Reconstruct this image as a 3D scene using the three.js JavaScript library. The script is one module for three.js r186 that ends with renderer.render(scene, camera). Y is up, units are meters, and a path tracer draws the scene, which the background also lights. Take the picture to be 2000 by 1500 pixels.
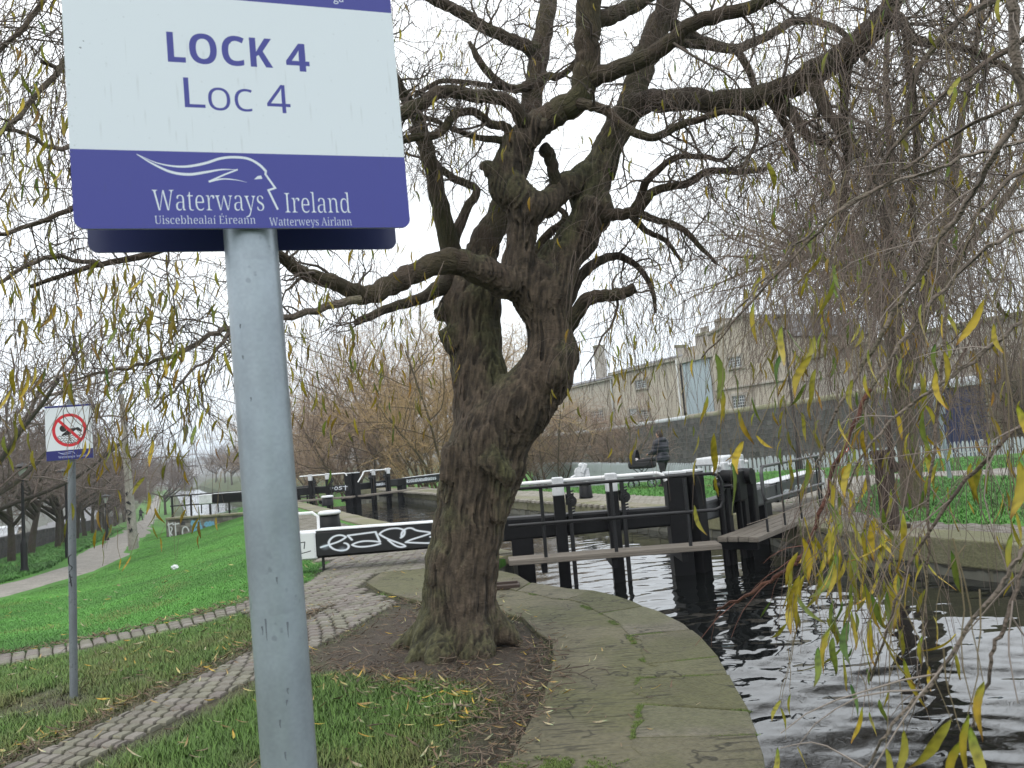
import * as THREE from 'three';
import { ImprovedNoise } from 'three/addons/math/ImprovedNoise.js';
import { RoundedBoxGeometry } from 'three/addons/geometries/RoundedBoxGeometry.js';
import { mergeGeometries } from 'three/addons/utils/BufferGeometryUtils.js';

// ------------------------------------------------------------------ camera, sky, sun, exposure
const rad = (d) => d * Math.PI / 180, { sin, cos, abs, min, max, sqrt, floor, PI, pow, exp, hypot, atan2, tan, round } = Math;
const F = 1504, EYE = 1.6;
const scene = new THREE.Scene();
const camera = new THREE.PerspectiveCamera(2 * Math.atan(750 / F) * 180 / PI, 4 / 3, 0.05, 6000);
camera.position.set(0, EYE, 0);
camera.rotation.order = 'YXZ';
camera.rotation.set(rad(4.7), 0, rad(-4.5));
camera.updateMatrixWorld(true);
camera.focus = 3.6; camera.userData.fStop = 12;

const renderer = new THREE.WebGLRenderer({ antialias: true });
renderer.toneMapping = THREE.LinearToneMapping;
renderer.toneMappingExposure = 1.72;
renderer.shadowMap.enabled = true;
{
  const W = 512, Hh = 256, d = new Float32Array(W * Hh * 4), n = new ImprovedNoise();
  for (let j = 0; j < Hh; j++) for (let i = 0; i < W; i++) {
    const el = ((j + 0.5) / Hh - 0.5) * PI, az = (i + 0.5) / W * 2 * PI;
    const x = cos(el) * cos(az), y = sin(el), z = cos(el) * sin(az);
    const c = 0.5 * n.noise(x * 2.1, y * 3.4, z * 2.1) + 0.25 * n.noise(x * 5, y * 8, z * 5 + 7);
    let L = y > 0 ? 0.76 + 0.36 * sqrt(y) + 0.08 * c : 0.16;
    const blue = y > 0 ? 0.07 * exp(-y * 7) + 0.035 : 0;
    const o = (j * W + i) * 4;
    d[o] = L * (1 - blue); d[o + 1] = L; d[o + 2] = L * (1 + blue * 0.9); d[o + 3] = 1;
  }
  const t = new THREE.DataTexture(d, W, Hh, THREE.RGBAFormat, THREE.FloatType);
  t.mapping = THREE.EquirectangularReflectionMapping; t.magFilter = THREE.LinearFilter; t.needsUpdate = true;
  scene.background = t; scene.environment = t;
}
const sun = new THREE.DirectionalLight(0xfff4e6, 0.6);
sun.position.set(-14, 34, 10); sun.target.position.set(0, 0, -12);
sun.castShadow = true; sun.shadow.radius = 45; sun.shadow.mapSize.set(2048, 2048);
Object.assign(sun.shadow.camera, { left: -50, right: 50, top: 60, bottom: -60, near: 1, far: 160 });
scene.add(sun, sun.target);
scene.fog = new THREE.FogExp2(0xdfe6ee, 0.0006);

// ------------------------------------------------------------------ helpers
function rng(s) { return () => { s |= 0; s = s + 0x6D2B79F5 | 0; let t = Math.imul(s ^ s >>> 15, 1 | s); t = t + Math.imul(t ^ t >>> 7, 61 | t) ^ t; return ((t ^ t >>> 14) >>> 0) / 4294967296; }; }
const clamp = (x, a, b) => min(b, max(a, x)), lerp = (a, b, t) => a + (b - a) * t;
const ss = (a, b, x) => { const t = clamp((x - a) / (b - a), 0, 1); return t * t * (3 - 2 * t); };
const V = (x, y, z) => new THREE.Vector3(x, y, z);
const PN = new ImprovedNoise(), noise = (x, y, z = 0) => PN.noise(x, y, z);
const fbm = (x, y, z = 0, o = 4) => { let s = 0, a = 0.5; for (let i = 0; i < o; i++) { s += a * PN.noise(x, y, z); x *= 2.03; y *= 2.03; z = z * 2.03 + 3.1; a *= 0.5; } return s; };
// a sight line through the photograph's pixel (2000 x 1500): used to survey where things stand
const sight = (px, py) => V((px - 1000) / F, -(py - 750) / F, -1).applyQuaternion(camera.quaternion);
const at = (px, py, d) => { const r = sight(px, py); return r.multiplyScalar(d / -r.z).add(camera.position); };
const onY = (px, py, y = 0) => { const r = sight(px, py); return r.multiplyScalar((y - EYE) / r.y).add(camera.position); };
const size = (hw, d) => hw * d / F;

const used = new Map();
function numbered(name) { const k = used.get(name) ?? 0; used.set(name, k + 1); return k ? `${name}_${String(k).padStart(3, '0')}` : name; }
function tag(o, label, category, group, kind) { Object.assign(o.userData, { label }); if (category) o.userData.category = category; if (group) o.userData.group = group; if (kind) o.userData.kind = kind; return o; }
function thing(name, label, category, pos = [0, 0, 0], turn = 0, group) {
  const o = new THREE.Group(); o.name = numbered(name); o.position.set(...pos); o.rotation.y = turn; scene.add(o);
  return tag(o, label, category, group);
}
function mesh(name, geo, mat, parent) { const m = new THREE.Mesh(geo, mat); m.name = parent ? name : numbered(name); m.castShadow = m.receiveShadow = true; (parent ?? scene).add(m); return m; }
function setting(name, geo, mat, parent) { const m = mesh(name, geo, mat, parent); m.userData.kind = 'structure'; return m; }
function stuff(m) { m.userData.kind = 'stuff'; return m; }
function dup(root, pos, turn, label) { const r = root.clone(); r.name = numbered(root.name.replace(/_\d{3}$/, '')); r.userData = { ...root.userData }; if (pos) r.position.set(...pos); if (turn !== undefined) r.rotation.y = turn; if (label) r.userData.label = label; scene.add(r); return r; }

class MB {                                                     // collects shapes and merges them into one mesh
  constructor(color = false) { this.p = []; this.n = []; this.t = []; this.c = color ? [] : null; this.i = []; }
  get count() { return this.p.length / 3; }
  vert(x, y, z, nx, ny, nz, u, v, col) { this.p.push(x, y, z); this.n.push(nx, ny, nz); this.t.push(u, v); if (this.c) this.c.push(col[0], col[1], col[2]); }
  tube(pts, rs, sides = 6, { cap = false, col = [1, 1, 1], bump = 0, seed = 0, squash = 1 } = {}) {
    const k = pts.length, T = V(), N = V(), B = V(), q = V();
    let len = 0, base = this.count;
    for (let i = 0; i < k; i++) {
      T.copy(pts[min(k - 1, i + 1)]).sub(pts[max(0, i - 1)]).normalize();
      if (i === 0) { N.set(abs(T.y) > 0.9 ? 1 : 0, abs(T.y) > 0.9 ? 0 : 1, 0.13); }
      N.addScaledVector(T, -N.dot(T)).normalize(); B.crossVectors(T, N);
      if (i) len += pts[i].distanceTo(pts[i - 1]);
      const r = typeof rs === 'function' ? rs(i / (k - 1)) : Array.isArray(rs) ? rs[i] : rs, cc = typeof col === 'function' ? col(i / (k - 1)) : col;
      for (let j = 0; j <= sides; j++) {
        const a = j / sides * 2 * PI, ca = cos(a), sa = sin(a) * squash;
        q.set(0, 0, 0).addScaledVector(N, ca).addScaledVector(B, sa);
        let rr = r;
        if (bump) rr *= 1 + bump * (noise(ca * 2.3 + seed, sa * 2.3, len * 7 / max(r * 16, 0.35)) + 0.7 * noise(ca * 6, sa * 6 + seed, len * 5));
        this.vert(pts[i].x + q.x * rr, pts[i].y + q.y * rr, pts[i].z + q.z * rr, q.x, q.y, q.z, j / sides * 2 * PI * r, len, cc);
      }
      if (i) for (let j = 0; j < sides; j++) { const a = base + (i - 1) * (sides + 1) + j, b = a + sides + 1; this.i.push(a, a + 1, b, b, a + 1, b + 1); }
    }
    if (cap) for (const [row, s] of [[0, -1], [k - 1, 1]]) {
      T.copy(pts[row ? k - 1 : 1]).sub(pts[row ? k - 2 : 0]).normalize().multiplyScalar(s);
      const c = this.count; this.vert(pts[row].x, pts[row].y, pts[row].z, T.x, T.y, T.z, 0, 0, typeof col === 'function' ? col(row ? 1 : 0) : col);
      for (let j = 0; j < sides; j++) { const a = base + row * (sides + 1) + j; s > 0 ? this.i.push(a, a + 1, c) : this.i.push(a + 1, a, c); }
    }
    return this;
  }
  quad(a, b, c, d, uvs, col = [1, 1, 1]) {                       // counter-clockwise
    const n = V().subVectors(b, a).cross(V().subVectors(d, a)).normalize(), k = this.count;
    [a, b, c, d].forEach((p, i) => this.vert(p.x, p.y, p.z, n.x, n.y, n.z, ...(uvs ? uvs[i] : [0, 0]), col));
    this.i.push(k, k + 1, k + 2, k, k + 2, k + 3); return this;
  }
  add(g, m, col = [1, 1, 1]) {                                   // any geometry, with a matrix
    g = g.index ? g : g.clone(); const k = this.count, P = g.attributes.position, N = g.attributes.normal, U = g.attributes.uv, q = V(), nm = m ? new THREE.Matrix3().getNormalMatrix(m) : null, nn = V();
    for (let i = 0; i < P.count; i++) {
      q.fromBufferAttribute(P, i); nn.fromBufferAttribute(N, i);
      if (m) { q.applyMatrix4(m); nn.applyMatrix3(nm).normalize(); }
      this.vert(q.x, q.y, q.z, nn.x, nn.y, nn.z, U ? U.getX(i) : 0, U ? U.getY(i) : 0, col);
    }
    if (g.index) for (let i = 0; i < g.index.count; i++) this.i.push(k + g.index.getX(i)); else for (let i = 0; i < P.count; i++) this.i.push(k + i);
    return this;
  }
  geo() {
    const g = new THREE.BufferGeometry();
    g.setAttribute('position', new THREE.Float32BufferAttribute(this.p, 3)); g.setAttribute('normal', new THREE.Float32BufferAttribute(this.n, 3)); g.setAttribute('uv', new THREE.Float32BufferAttribute(this.t, 2));
    if (this.c) g.setAttribute('color', new THREE.Float32BufferAttribute(this.c, 3));
    g.setIndex(this.i); return g;
  }
  build(name, mat, parent) { return mesh(name, this.geo(), mat, parent); }
}
const M4 = (x, y, z, ry = 0, sx = 1, sy = 1, sz = 1, rx = 0, rz = 0) => new THREE.Matrix4().compose(V(x, y, z), new THREE.Quaternion().setFromEuler(new THREE.Euler(rx, ry, rz, 'YXZ')), V(sx, sy, sz));
// box with bevelled edges and uv in metres
function bevelBox(w, h, d, b = 0.01) {
  const g = new RoundedBoxGeometry(w, h, d, 1, min(b, w * 0.45, h * 0.45, d * 0.45));
  metreUV(g); return g;
}
function metreUV(g) {
  const P = g.attributes.position, N = g.attributes.normal, u = new Float32Array(P.count * 2);
  for (let i = 0; i < P.count; i++) {
    const ax = abs(N.getX(i)), ay = abs(N.getY(i)), az = abs(N.getZ(i));
    if (ax >= ay && ax >= az) { u[2 * i] = P.getZ(i); u[2 * i + 1] = P.getY(i); } else if (ay >= az) { u[2 * i] = P.getX(i); u[2 * i + 1] = P.getZ(i); } else { u[2 * i] = P.getX(i); u[2 * i + 1] = P.getY(i); }
  }
  g.setAttribute('uv', new THREE.BufferAttribute(u, 2)); return g;
}
function smooth(pts, per = 6) { return new THREE.CatmullRomCurve3(pts, false, 'centripetal').getPoints((pts.length - 1) * per); }
function inPoly(poly, x, z) { let c = false; for (let i = 0, j = poly.length - 1; i < poly.length; j = i++) { const [xi, zi] = poly[i], [xj, zj] = poly[j]; if ((zi > z) !== (zj > z) && x < (xj - xi) * (z - zi) / (zj - zi) + xi) c = !c; } return c; }
function distPoly(poly, x, z) { let best = 1e9; for (let i = 0, j = poly.length - 1; i < poly.length; j = i++) { const [ax, az] = poly[j], [bx, bz] = poly[i], dx = bx - ax, dz = bz - az, t = clamp(((x - ax) * dx + (z - az) * dz) / (dx * dx + dz * dz + 1e-12), 0, 1); best = min(best, hypot(x - ax - t * dx, z - az - t * dz)); } return best; }
const ground2 = (list, y = 0) => list.map(([px, py]) => { const p = onY(px, py, y); return [p.x, p.z]; });
// a flat polygon [x, z] with thickness, top at y
function slab(poly, y, thick, bevel = 0.012) {
  const s = new THREE.Shape(poly.map(([x, z]) => new THREE.Vector2(x, -z)));
  const g = new THREE.ExtrudeGeometry(s, { depth: thick - 2 * bevel, bevelEnabled: bevel > 0, bevelThickness: bevel, bevelSize: bevel, bevelOffset: -bevel, bevelSegments: 2, curveSegments: 1 });
  g.rotateX(-PI / 2); g.translate(0, y - thick + bevel, 0); metreUV(g); return g;
}
// naive surface nets over a box
function surfaceNets(lo, hi, n, f) {
  const [nx, ny, nz] = n, st = [0, 1, 2].map((k) => (hi[k] - lo[k]) / (n[k] - 1)), vals = new Float32Array(nx * ny * nz);
  for (let z = 0, o = 0; z < nz; z++) for (let y = 0; y < ny; y++) for (let x = 0; x < nx; x++, o++) vals[o] = f(lo[0] + x * st[0], lo[1] + y * st[1], lo[2] + z * st[2]);
  const id = new Int32Array(nx * ny * nz).fill(-1), pos = [], idx = [], ix = (x, y, z) => (z * ny + y) * nx + x;
  const E = [[0, 1], [0, 2], [0, 4], [1, 3], [1, 5], [2, 3], [2, 6], [3, 7], [4, 5], [4, 6], [5, 7], [6, 7]];
  for (let z = 0; z < nz - 1; z++) for (let y = 0; y < ny - 1; y++) for (let x = 0; x < nx - 1; x++) {
    const c = []; let m = 0;
    for (let k = 0; k < 8; k++) { const v = vals[ix(x + (k & 1), y + (k >> 1 & 1), z + (k >> 2))]; c.push(v); if (v < 0) m |= 1 << k; }
    if (m === 0 || m === 255) continue;
    let sx = 0, sy = 0, sz = 0, cnt = 0;
    for (const [a, b] of E) { if ((m >> a & 1) === (m >> b & 1)) continue; const t = c[a] / (c[a] - c[b]); sx += lerp(a & 1, b & 1, t); sy += lerp(a >> 1 & 1, b >> 1 & 1, t); sz += lerp(a >> 2, b >> 2, t); cnt++; }
    id[ix(x, y, z)] = pos.length / 3; pos.push(lo[0] + (x + sx / cnt) * st[0], lo[1] + (y + sy / cnt) * st[1], lo[2] + (z + sz / cnt) * st[2]);
  }
  for (let z = 1; z < nz - 1; z++) for (let y = 1; y < ny - 1; y++) for (let x = 1; x < nx - 1; x++) {
    const v0 = vals[ix(x, y, z)] < 0;
    const face = (a, b, c, d, flip) => { if (a < 0 || b < 0 || c < 0 || d < 0) return; flip ? idx.push(a, c, b, a, d, c) : idx.push(a, b, c, a, c, d); };
    if (v0 !== vals[ix(x + 1, y, z)] < 0) face(id[ix(x, y - 1, z - 1)], id[ix(x, y, z - 1)], id[ix(x, y, z)], id[ix(x, y - 1, z)], !v0);
    if (v0 !== vals[ix(x, y + 1, z)] < 0) face(id[ix(x - 1, y, z - 1)], id[ix(x - 1, y, z)], id[ix(x, y, z)], id[ix(x, y, z - 1)], !v0);
    if (v0 !== vals[ix(x, y, z + 1)] < 0) face(id[ix(x - 1, y - 1, z)], id[ix(x, y - 1, z)], id[ix(x, y, z)], id[ix(x - 1, y, z)], !v0);
  }
  const g = new THREE.BufferGeometry(); g.setAttribute('position', new THREE.Float32BufferAttribute(pos, 3)); g.setIndex(idx); g.computeVertexNormals();
  return g;
}
const capsule = (px, py, pz, a, b, ra, rb) => { const dx = b.x - a.x, dy = b.y - a.y, dz = b.z - a.z, t = clamp(((px - a.x) * dx + (py - a.y) * dy + (pz - a.z) * dz) / (dx * dx + dy * dy + dz * dz), 0, 1); return hypot(px - a.x - t * dx, py - a.y - t * dy, pz - a.z - t * dz) - lerp(ra, rb, t); };
const smin = (a, b, k) => { const h = clamp(0.5 + 0.5 * (b - a) / k, 0, 1); return lerp(b, a, h) - k * h * (1 - h); };

// ------------------------------------------------------------------ computed textures
function tnoise(per, seed) {                                     // value noise that tiles
  const r = rng(seed), g = new Float32Array(per * per).map(() => r());
  return (u, v) => { let x = u * per, y = v * per; const xi = floor(x), yi = floor(y); x -= xi; y -= yi; x = x * x * (3 - 2 * x); y = y * y * (3 - 2 * y); const q = (i, j) => g[((j % per + per) % per) * per + (i % per + per) % per]; return lerp(lerp(q(xi, yi), q(xi + 1, yi), x), lerp(q(xi, yi + 1), q(xi + 1, yi + 1), x), y); };
}
function tfbm(p0, seed, oct = 5) { const n = []; for (let i = 0; i < oct; i++) n.push(tnoise(p0 << i, seed + i)); return (u, v) => { let s = 0, a = 0.5, t = 0; for (const f of n) { s += a * f(u, v); t += a; a *= 0.6; } return s / t; }; }
function tex(n, fn, metres, srgb = false) {
  const d = new Uint8Array(n * n * 4);
  for (let j = 0; j < n; j++) for (let i = 0; i < n; i++) { const c = fn((i + 0.5) / n, (j + 0.5) / n), o = (j * n + i) * 4; for (let k = 0; k < 3; k++) d[o + k] = clamp((Array.isArray(c) ? c[k] : c) * 255, 0, 255); d[o + 3] = 255; }
  const t = new THREE.DataTexture(d, n, n); t.wrapS = t.wrapT = THREE.RepeatWrapping; t.magFilter = THREE.LinearFilter; t.minFilter = THREE.LinearMipmapLinearFilter; t.generateMipmaps = true; if (srgb) t.colorSpace = THREE.SRGBColorSpace;
  t.repeat.set(1 / metres, 1 / metres); t.needsUpdate = true; return t;
}
const toS = (x) => x <= 0.0031308 ? 12.92 * x : 1.055 * pow(x, 1 / 2.4) - 0.055;
const mixc = (a, b, t) => [lerp(a[0], b[0], t), lerp(a[1], b[1], t), lerp(a[2], b[2], t)];
const ctex = (n, fn, metres) => tex(n, (u, v) => fn(u, v).map(toS), metres, true);
const lin = (r, g, b) => new THREE.Color().setRGB(r, g, b);
const mat = (o) => { const { rgb, ...r } = o; return new THREE.MeshStandardMaterial({ roughness: 0.9, metalness: 0, ...(rgb ? { color: lin(...rgb) } : {}), ...r }); };
const phys = (o) => { const { rgb, ...r } = o; return new THREE.MeshPhysicalMaterial({ ...(rgb ? { color: lin(...rgb) } : {}), ...r }); };

const T = {};
{
  const a = tfbm(6, 11), b = tfbm(24, 21, 4), c = tfbm(3, 31), e = tnoise(128, 41);
  T.speck = ctex(512, (u, v) => { const k = 0.55 + 0.55 * a(u, v) + 0.5 * (b(u, v) - 0.5) + 0.25 * (e(u, v) - 0.5); return [k, k, k]; }, 1.3);
  T.speckBump = tex(512, (u, v) => 0.5 * b(u, v) + 0.35 * e(u, v) + 0.15 * a(u, v), 1.3);
  const gr = tnoise(90, 51), gl = tfbm(2, 61), cracks = tfbm(4, 71, 5);
  const crack = (u, v) => 1 - ss(0.0, 0.02, abs(cracks(u, v) - 0.5));
  T.concrete = ctex(1024, (u, v) => { const k = 0.62 + 0.4 * a(u, v) + 0.3 * (e(u, v) - 0.5), m = ss(0.42, 0.62, c(u, v)) * 0.75; return mixc([k, k * 0.97, k * 0.9], [k * 0.74, k * 0.8, k * 0.5], m); }, 2.4);
  const st1 = tnoise(10, 61), st2 = tnoise(160, 62); T.brushed = ctex(1024, (u, v) => { const k = 0.62 + 0.5 * a(u, v) + 0.3 * (e(u, v) - 0.5), s = ss(0.62, 0.85, st2(u * 0.1 + 0.03 * a(u, v), v)) * ss(0.35, 0.65, st1(u, v)), m = ss(0.42, 0.62, c(u, v)) * 0.7, f = (1 - 0.5 * s) * (1 - 0.65 * (1 - ss(0.004, 0.016, abs(cracks(u, v) - 0.5))) * ss(0.46, 0.54, c(u * 2, v * 2))); return mixc([k * f, k * 0.97 * f, k * 0.9 * f], [k * 0.74 * f, k * 0.8 * f, k * 0.5 * f], m); }, 2.4);
  T.concreteBump = tex(1024, (u, v) => { const groove = gl(u, v * 1) ; return 0.35 * b(u, v) + 0.3 * tRow(v, u) + 0.15 * groove + 0.2 * e(u, v); }, 2.4);
  function tRow(v, u) { return gr(0.3 * u + 0.02 * a(u, v), v); }
  const long = tnoise(64, 81), long2 = tnoise(32, 82), fine = tnoise(128, 83);
  T.bark = tex(512, (u, v) => { const w = u + 0.05 * a(u, v); const r = 1 - abs(2 * long2(w, v * 0.25 * 1) - 1); return clamp(0.6 * r + 0.3 * long(w, floor(v * 16) / 64 + v * 0.2) + 0.2 * fine(u, v), 0, 1); }, 0.5);
  T.barkCol = ctex(512, (u, v) => { const r = 0.5 + 0.5 * a(u, v) + 0.4 * (long(u, v * 0.3) - 0.5); return mixc([r, r * 0.97, r * 0.93], [r * 0.85, r * 0.95, r * 0.6], ss(0.5, 0.68, c(u, v)) * 0.6); }, 0.7);
  T.zinc = ctex(512, (u, v) => { const k = 0.82 + 0.3 * (a(u, v) - 0.5) + 0.32 * (c(u, v) - 0.5) + 0.08 * (e(u, v) - 0.5) + 0.12 * (long2(u, v * 0.06) - 0.5) - 0.22 * ss(0.66, 0.74, b(u, v)) * ss(0.45, 0.6, c(u, v)); return [k * 0.98, k, k * 1.02]; }, 0.5);
  T.zincRough = tex(256, (u, v) => 0.5 + 0.3 * (a(u, v) - 0.5), 0.4);
  T.stain = ctex(512, (u, v) => { const k = 0.86 + 0.3 * (a(u, v) - 0.5) + 0.25 * (e(u, v) - 0.5) * 0.4 - 0.3 * ss(0.55, 0.9, long(u, v * 0.05 + 0.02 * a(u, v))) * ss(0.35, 0.7, c(u, v)) - 0.12 * ((v * 18) % 1 < 0.08 || ((u * 9 + (floor(v * 18) & 1) * 0.5) % 1 < 0.04) ? 1 : 0); return [k, k * 0.985, k * 0.96]; }, 7);
  T.wood = ctex(512, (u, v) => { const k = 0.6 + 0.5 * tfw(u, v); return [k, k * 0.97, k * 0.92]; }, 0.8);
  function tfw(u, v) { return 0.6 * long(u * 0.06, v) + 0.4 * a(u, v); }
  T.woodBump = tex(512, (u, v) => 0.8 * long(u * 0.08, v) + 0.2 * e(u, v), 0.8);
  // coursed rubble: random cells with mortar between
  const N = 15, R = rng(91), sites = []; for (let j = 0; j < N; j++) for (let i = 0; i < N * 0.66; i++) sites.push([(i + 0.5 * (j & 1) + 0.65 * (R() - 0.5) + 0.5) / (N * 0.66), (j + 0.5 + 0.45 * (R() - 0.5)) / N, R(), R()]);
  const cell = (u, v) => { let d1 = 9, d2 = 9, s = null; for (const q of sites) { let dx = abs(u - q[0]), dy = abs(v - q[1]); if (dx > 0.5) dx = 1 - dx; if (dy > 0.5) dy = 1 - dy; const d = max(dx * 0.62, dy) * 0.7 + 0.3 * hypot(dx * 0.62, dy); if (d < d1) { d2 = d1; d1 = d; s = q; } else if (d < d2) d2 = d; } return [s, d2 - d1]; };
  const grid = []; const n = 384; for (let j = 0; j < n; j++) for (let i = 0; i < n; i++) grid.push(cell((i + 0.5) / n, (j + 0.5) / n));
  const g = (u, v) => grid[floor(v * n) % n * n + floor(u * n) % n];
  T.rubble = ctex(n, (u, v) => { const [s, d] = g(u, v), k = 0.5 + 0.5 * s[2] + 0.5 * (b(u, v) - 0.5), w = s[3] > 0.93 ? 1.5 : 1; return mixc([0.82, 0.78, 0.7], [k * 0.9 * w, k * 0.9 * w, k * 0.92 * w], ss(0.002, 0.009, d)); }, 4.5);
  T.rubbleBump = tex(n, (u, v) => 0.7 * ss(0, 0.012, g(u, v)[1]) + 0.3 * b(u, v), 4.5);
  T.slate = ctex(512, (u, v) => { const row = floor(v * 24), k = 0.75 + 0.35 * e(u, row / 24) * 1 + 0.2 * (a(u, v) - 0.5), line = (v * 24) % 1 < 0.1 ? 0.7 : 1; return [k * line, k * line, k * line * 1.02]; }, 6);
}
const rep = (t, k) => { const c = t.clone(); c.repeat.set(k[0], k[1]); c.needsUpdate = true; return c; };
const M = {
  zinc: mat({ rgb: [0.37, 0.42, 0.465], map: T.zinc, roughnessMap: T.zincRough, roughness: 0.75, metalness: 0.45 }),
  black: phys({ rgb: [0.008, 0.008, 0.0095], roughness: 0.5, map: T.speck, bumpMap: T.speckBump, bumpScale: 0.002, specularIntensity: 0.45 }),
  blackSteel: mat({ rgb: [0.009, 0.009, 0.0105], roughness: 0.42, metalness: 0.05 }),
  white: mat({ rgb: [0.74, 0.75, 0.76], roughness: 0.55, map: T.zinc, bumpMap: T.zincRough, bumpScale: 0.001 }),
  whiteSteel: mat({ rgb: [0.76, 0.77, 0.78], roughness: 0.45 }),
  deck: mat({ rgb: [0.2, 0.182, 0.16], map: T.wood, bumpMap: T.woodBump, bumpScale: 0.006, roughness: 0.85 }),
  bark: mat({ vertexColors: true, map: T.barkCol, bumpMap: T.bark, bumpScale: 0.02, roughness: 0.95 }),
  twig: mat({ vertexColors: true, roughness: 0.8 }),
  trunk: mat({ vertexColors: true, map: T.speck, bumpMap: T.speckBump, bumpScale: 0.012, roughness: 0.95 }),
  stone: mat({ rgb: [0.3, 0.285, 0.245], map: T.concrete, bumpMap: T.speckBump, bumpScale: 0.012, roughness: 0.92 }),
  quay: mat({ rgb: [0.125, 0.118, 0.078], map: T.brushed, bumpMap: T.concreteBump, bumpScale: 0.02, roughness: 0.92 }),
  wallStone: mat({ rgb: [0.15, 0.15, 0.12], map: T.rubble, bumpMap: T.rubbleBump, bumpScale: 0.04, roughness: 0.9 }),
  prisonWall: mat({ rgb: [0.115, 0.11, 0.11], map: T.rubble, bumpMap: T.rubbleBump, bumpScale: 0.05, roughness: 0.95 }),
  ground: mat({ vertexColors: true, map: T.speck, bumpMap: T.speckBump, bumpScale: 0.03, roughness: 1 }),
  path: mat({ rgb: [0.275, 0.258, 0.23], map: T.speck, bumpMap: T.speckBump, bumpScale: 0.01, roughness: 0.95 }),
  asphalt: mat({ rgb: [0.17, 0.17, 0.175], map: T.speck, roughness: 0.8 }),
};
// ------------------------------------------------------------------ terrain of the canal side: u across the lock (right positive), v along it (away)
const AX = rad(24.5), AV = [-sin(AX), -cos(AX)], PU = [cos(AX), -sin(AX)], C0 = [2.1, -12.8];
const toUV = (x, z) => { const dx = x - C0[0], dz = z - C0[1]; return [dx * PU[0] + dz * PU[1], dx * AV[0] + dz * AV[1]]; };
const toXZ = (u, v) => [C0[0] + u * PU[0] + v * AV[0], C0[1] + u * PU[1] + v * AV[1]];
const WATER = -0.45, LOWER = -4.9;
const HL = [-0.05, -11.6], MIT = [2.48, -11.6], HR = [4.28, -14.0], FAR = [-9.8, -22.4];
const FHL = [HL[0] + FAR[0], HL[1] + FAR[1]], FHR = [HR[0] + FAR[0], HR[1] + FAR[1]];
// water's edge of the quay on this side, from the gate towards the camera
const quayEdge = ground2([[962, 1119], [1010, 1129], [1038, 1145], [1080, 1160], [1112, 1157], [1160, 1161], [1199, 1170], [1240, 1184], [1258, 1194], [1289, 1203], [1337, 1228], [1370, 1253], [1402, 1291], [1420, 1322], [1437, 1352], [1461, 1397], [1479, 1442], [1492, 1487], [1502, 1540]]);
const quayTail = [[1.36, -2.6], [1.45, -1.2], [1.4, 1], [1.2, 6]];
const rightEdge = [[12, 6], [11, -2], [8.2, -5.6], [5.85, -8.7], [5.1, -10.35], [4.5, -11.4], [4.3, -12.6]];
const basin = [...quayEdge, ...quayTail, ...rightEdge];
const downL = toXZ(-2.5, 33), downR = toXZ(2.6, 33);
const canalPoly = [HL, ...quayEdge, ...quayTail, ...rightEdge, HR, FHR, downR, downL, FHL];
const lowPoly = [toXZ(-4.5, 32), toXZ(-4.5, 300), toXZ(4.5, 300), toXZ(4.5, 32)];
function H(x, z) {
  const [u, v] = toUV(x, z);
  const L = -(0.5 + 0.036 * clamp(v, 0, 112)) * ss(-9, 9, v);
  const Mid = -4.3 * ss(30, 37, v), right = -1.3 * ss(27.5, 31, -z) * ss(3.4, 8, u);
  const t = ss(-9.3, lerp(-5.4, -3.9, ss(2, 9, v)), u), t2 = ss(3.2, 9, u);
  const tl = clamp((u + 9.3) / (lerp(-5.4, -3.4, ss(2, 9, v)) + 9.3), 0, 1), tt = lerp(t, tl, 0.8 * ss(4, 10, v));
  let y = u < 0 ? lerp(L, Mid, tt) : lerp(Mid, right, t2 * ss(20, 40, v) + ss(3.2, 5, u) * (1 - ss(20, 40, v)));
  if (v < 31) y -= 0.45 * ss(15, 27, v) * ss(-9, -6, u) * (1 - ss(-4.2, -3.3, u));
  if (u < -13.5) y = lerp(y, L - 0.35, ss(-13.5, -15.5, u));
  const off = min(ss(0.3, 4, abs(u) - 3), 1);
  y += 0.05 * fbm(x * 0.35, z * 0.35, 5, 3) * off;
  const far = hypot(u, v - 60); if (far > 400) y += ss(400, 1800, far) * (6 + 20 * fbm(x * 0.0012, z * 0.0012, 2, 3));
  return y;
}
// soil round the willow, dry path verge
const soilPoly = ground2([[600, 1275], [690, 1232], [781, 1176], [832, 1186], [880, 1190], [962, 1190], [1022, 1213], [1079, 1260], [1080, 1290], [1076, 1326], [1061, 1374], [1040, 1410], [1010, 1470], [990, 1510], [950, 1600], [900, 1500], [960, 1400], [980, 1345], [900, 1330], [770, 1330], [690, 1310], [600, 1310]]);
const concretePoly = ground2([[962, 1188], [995, 1206], [1022, 1213], [1049, 1242], [1079, 1260], [1081, 1290], [1076, 1326], [1061, 1374], [1040, 1410], [1010, 1470], [995, 1500], [960, 1640], [1270, 1640], [1275, 1530], [1285, 1455], [1297, 1390], [1290, 1335], [1300, 1308], [1262, 1250], [1200, 1205], [1125, 1175], [1020, 1158], [945, 1130], [900, 1131], [842, 1114], [746, 1122], [716, 1142], [740, 1158], [790, 1172], [838, 1184]]);
const pathUpper = ground2([[-160, 1562], [0, 1487], [168, 1417], [350, 1331], [500, 1262], [600, 1212], [640, 1188]]);
const pathLower = ground2([[-60, 1590], [122, 1500], [315, 1411], [500, 1322], [605, 1270], [690, 1226], [781, 1176]]);
const pathPoly = [...pathUpper, ...[...pathLower].reverse()];
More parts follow.
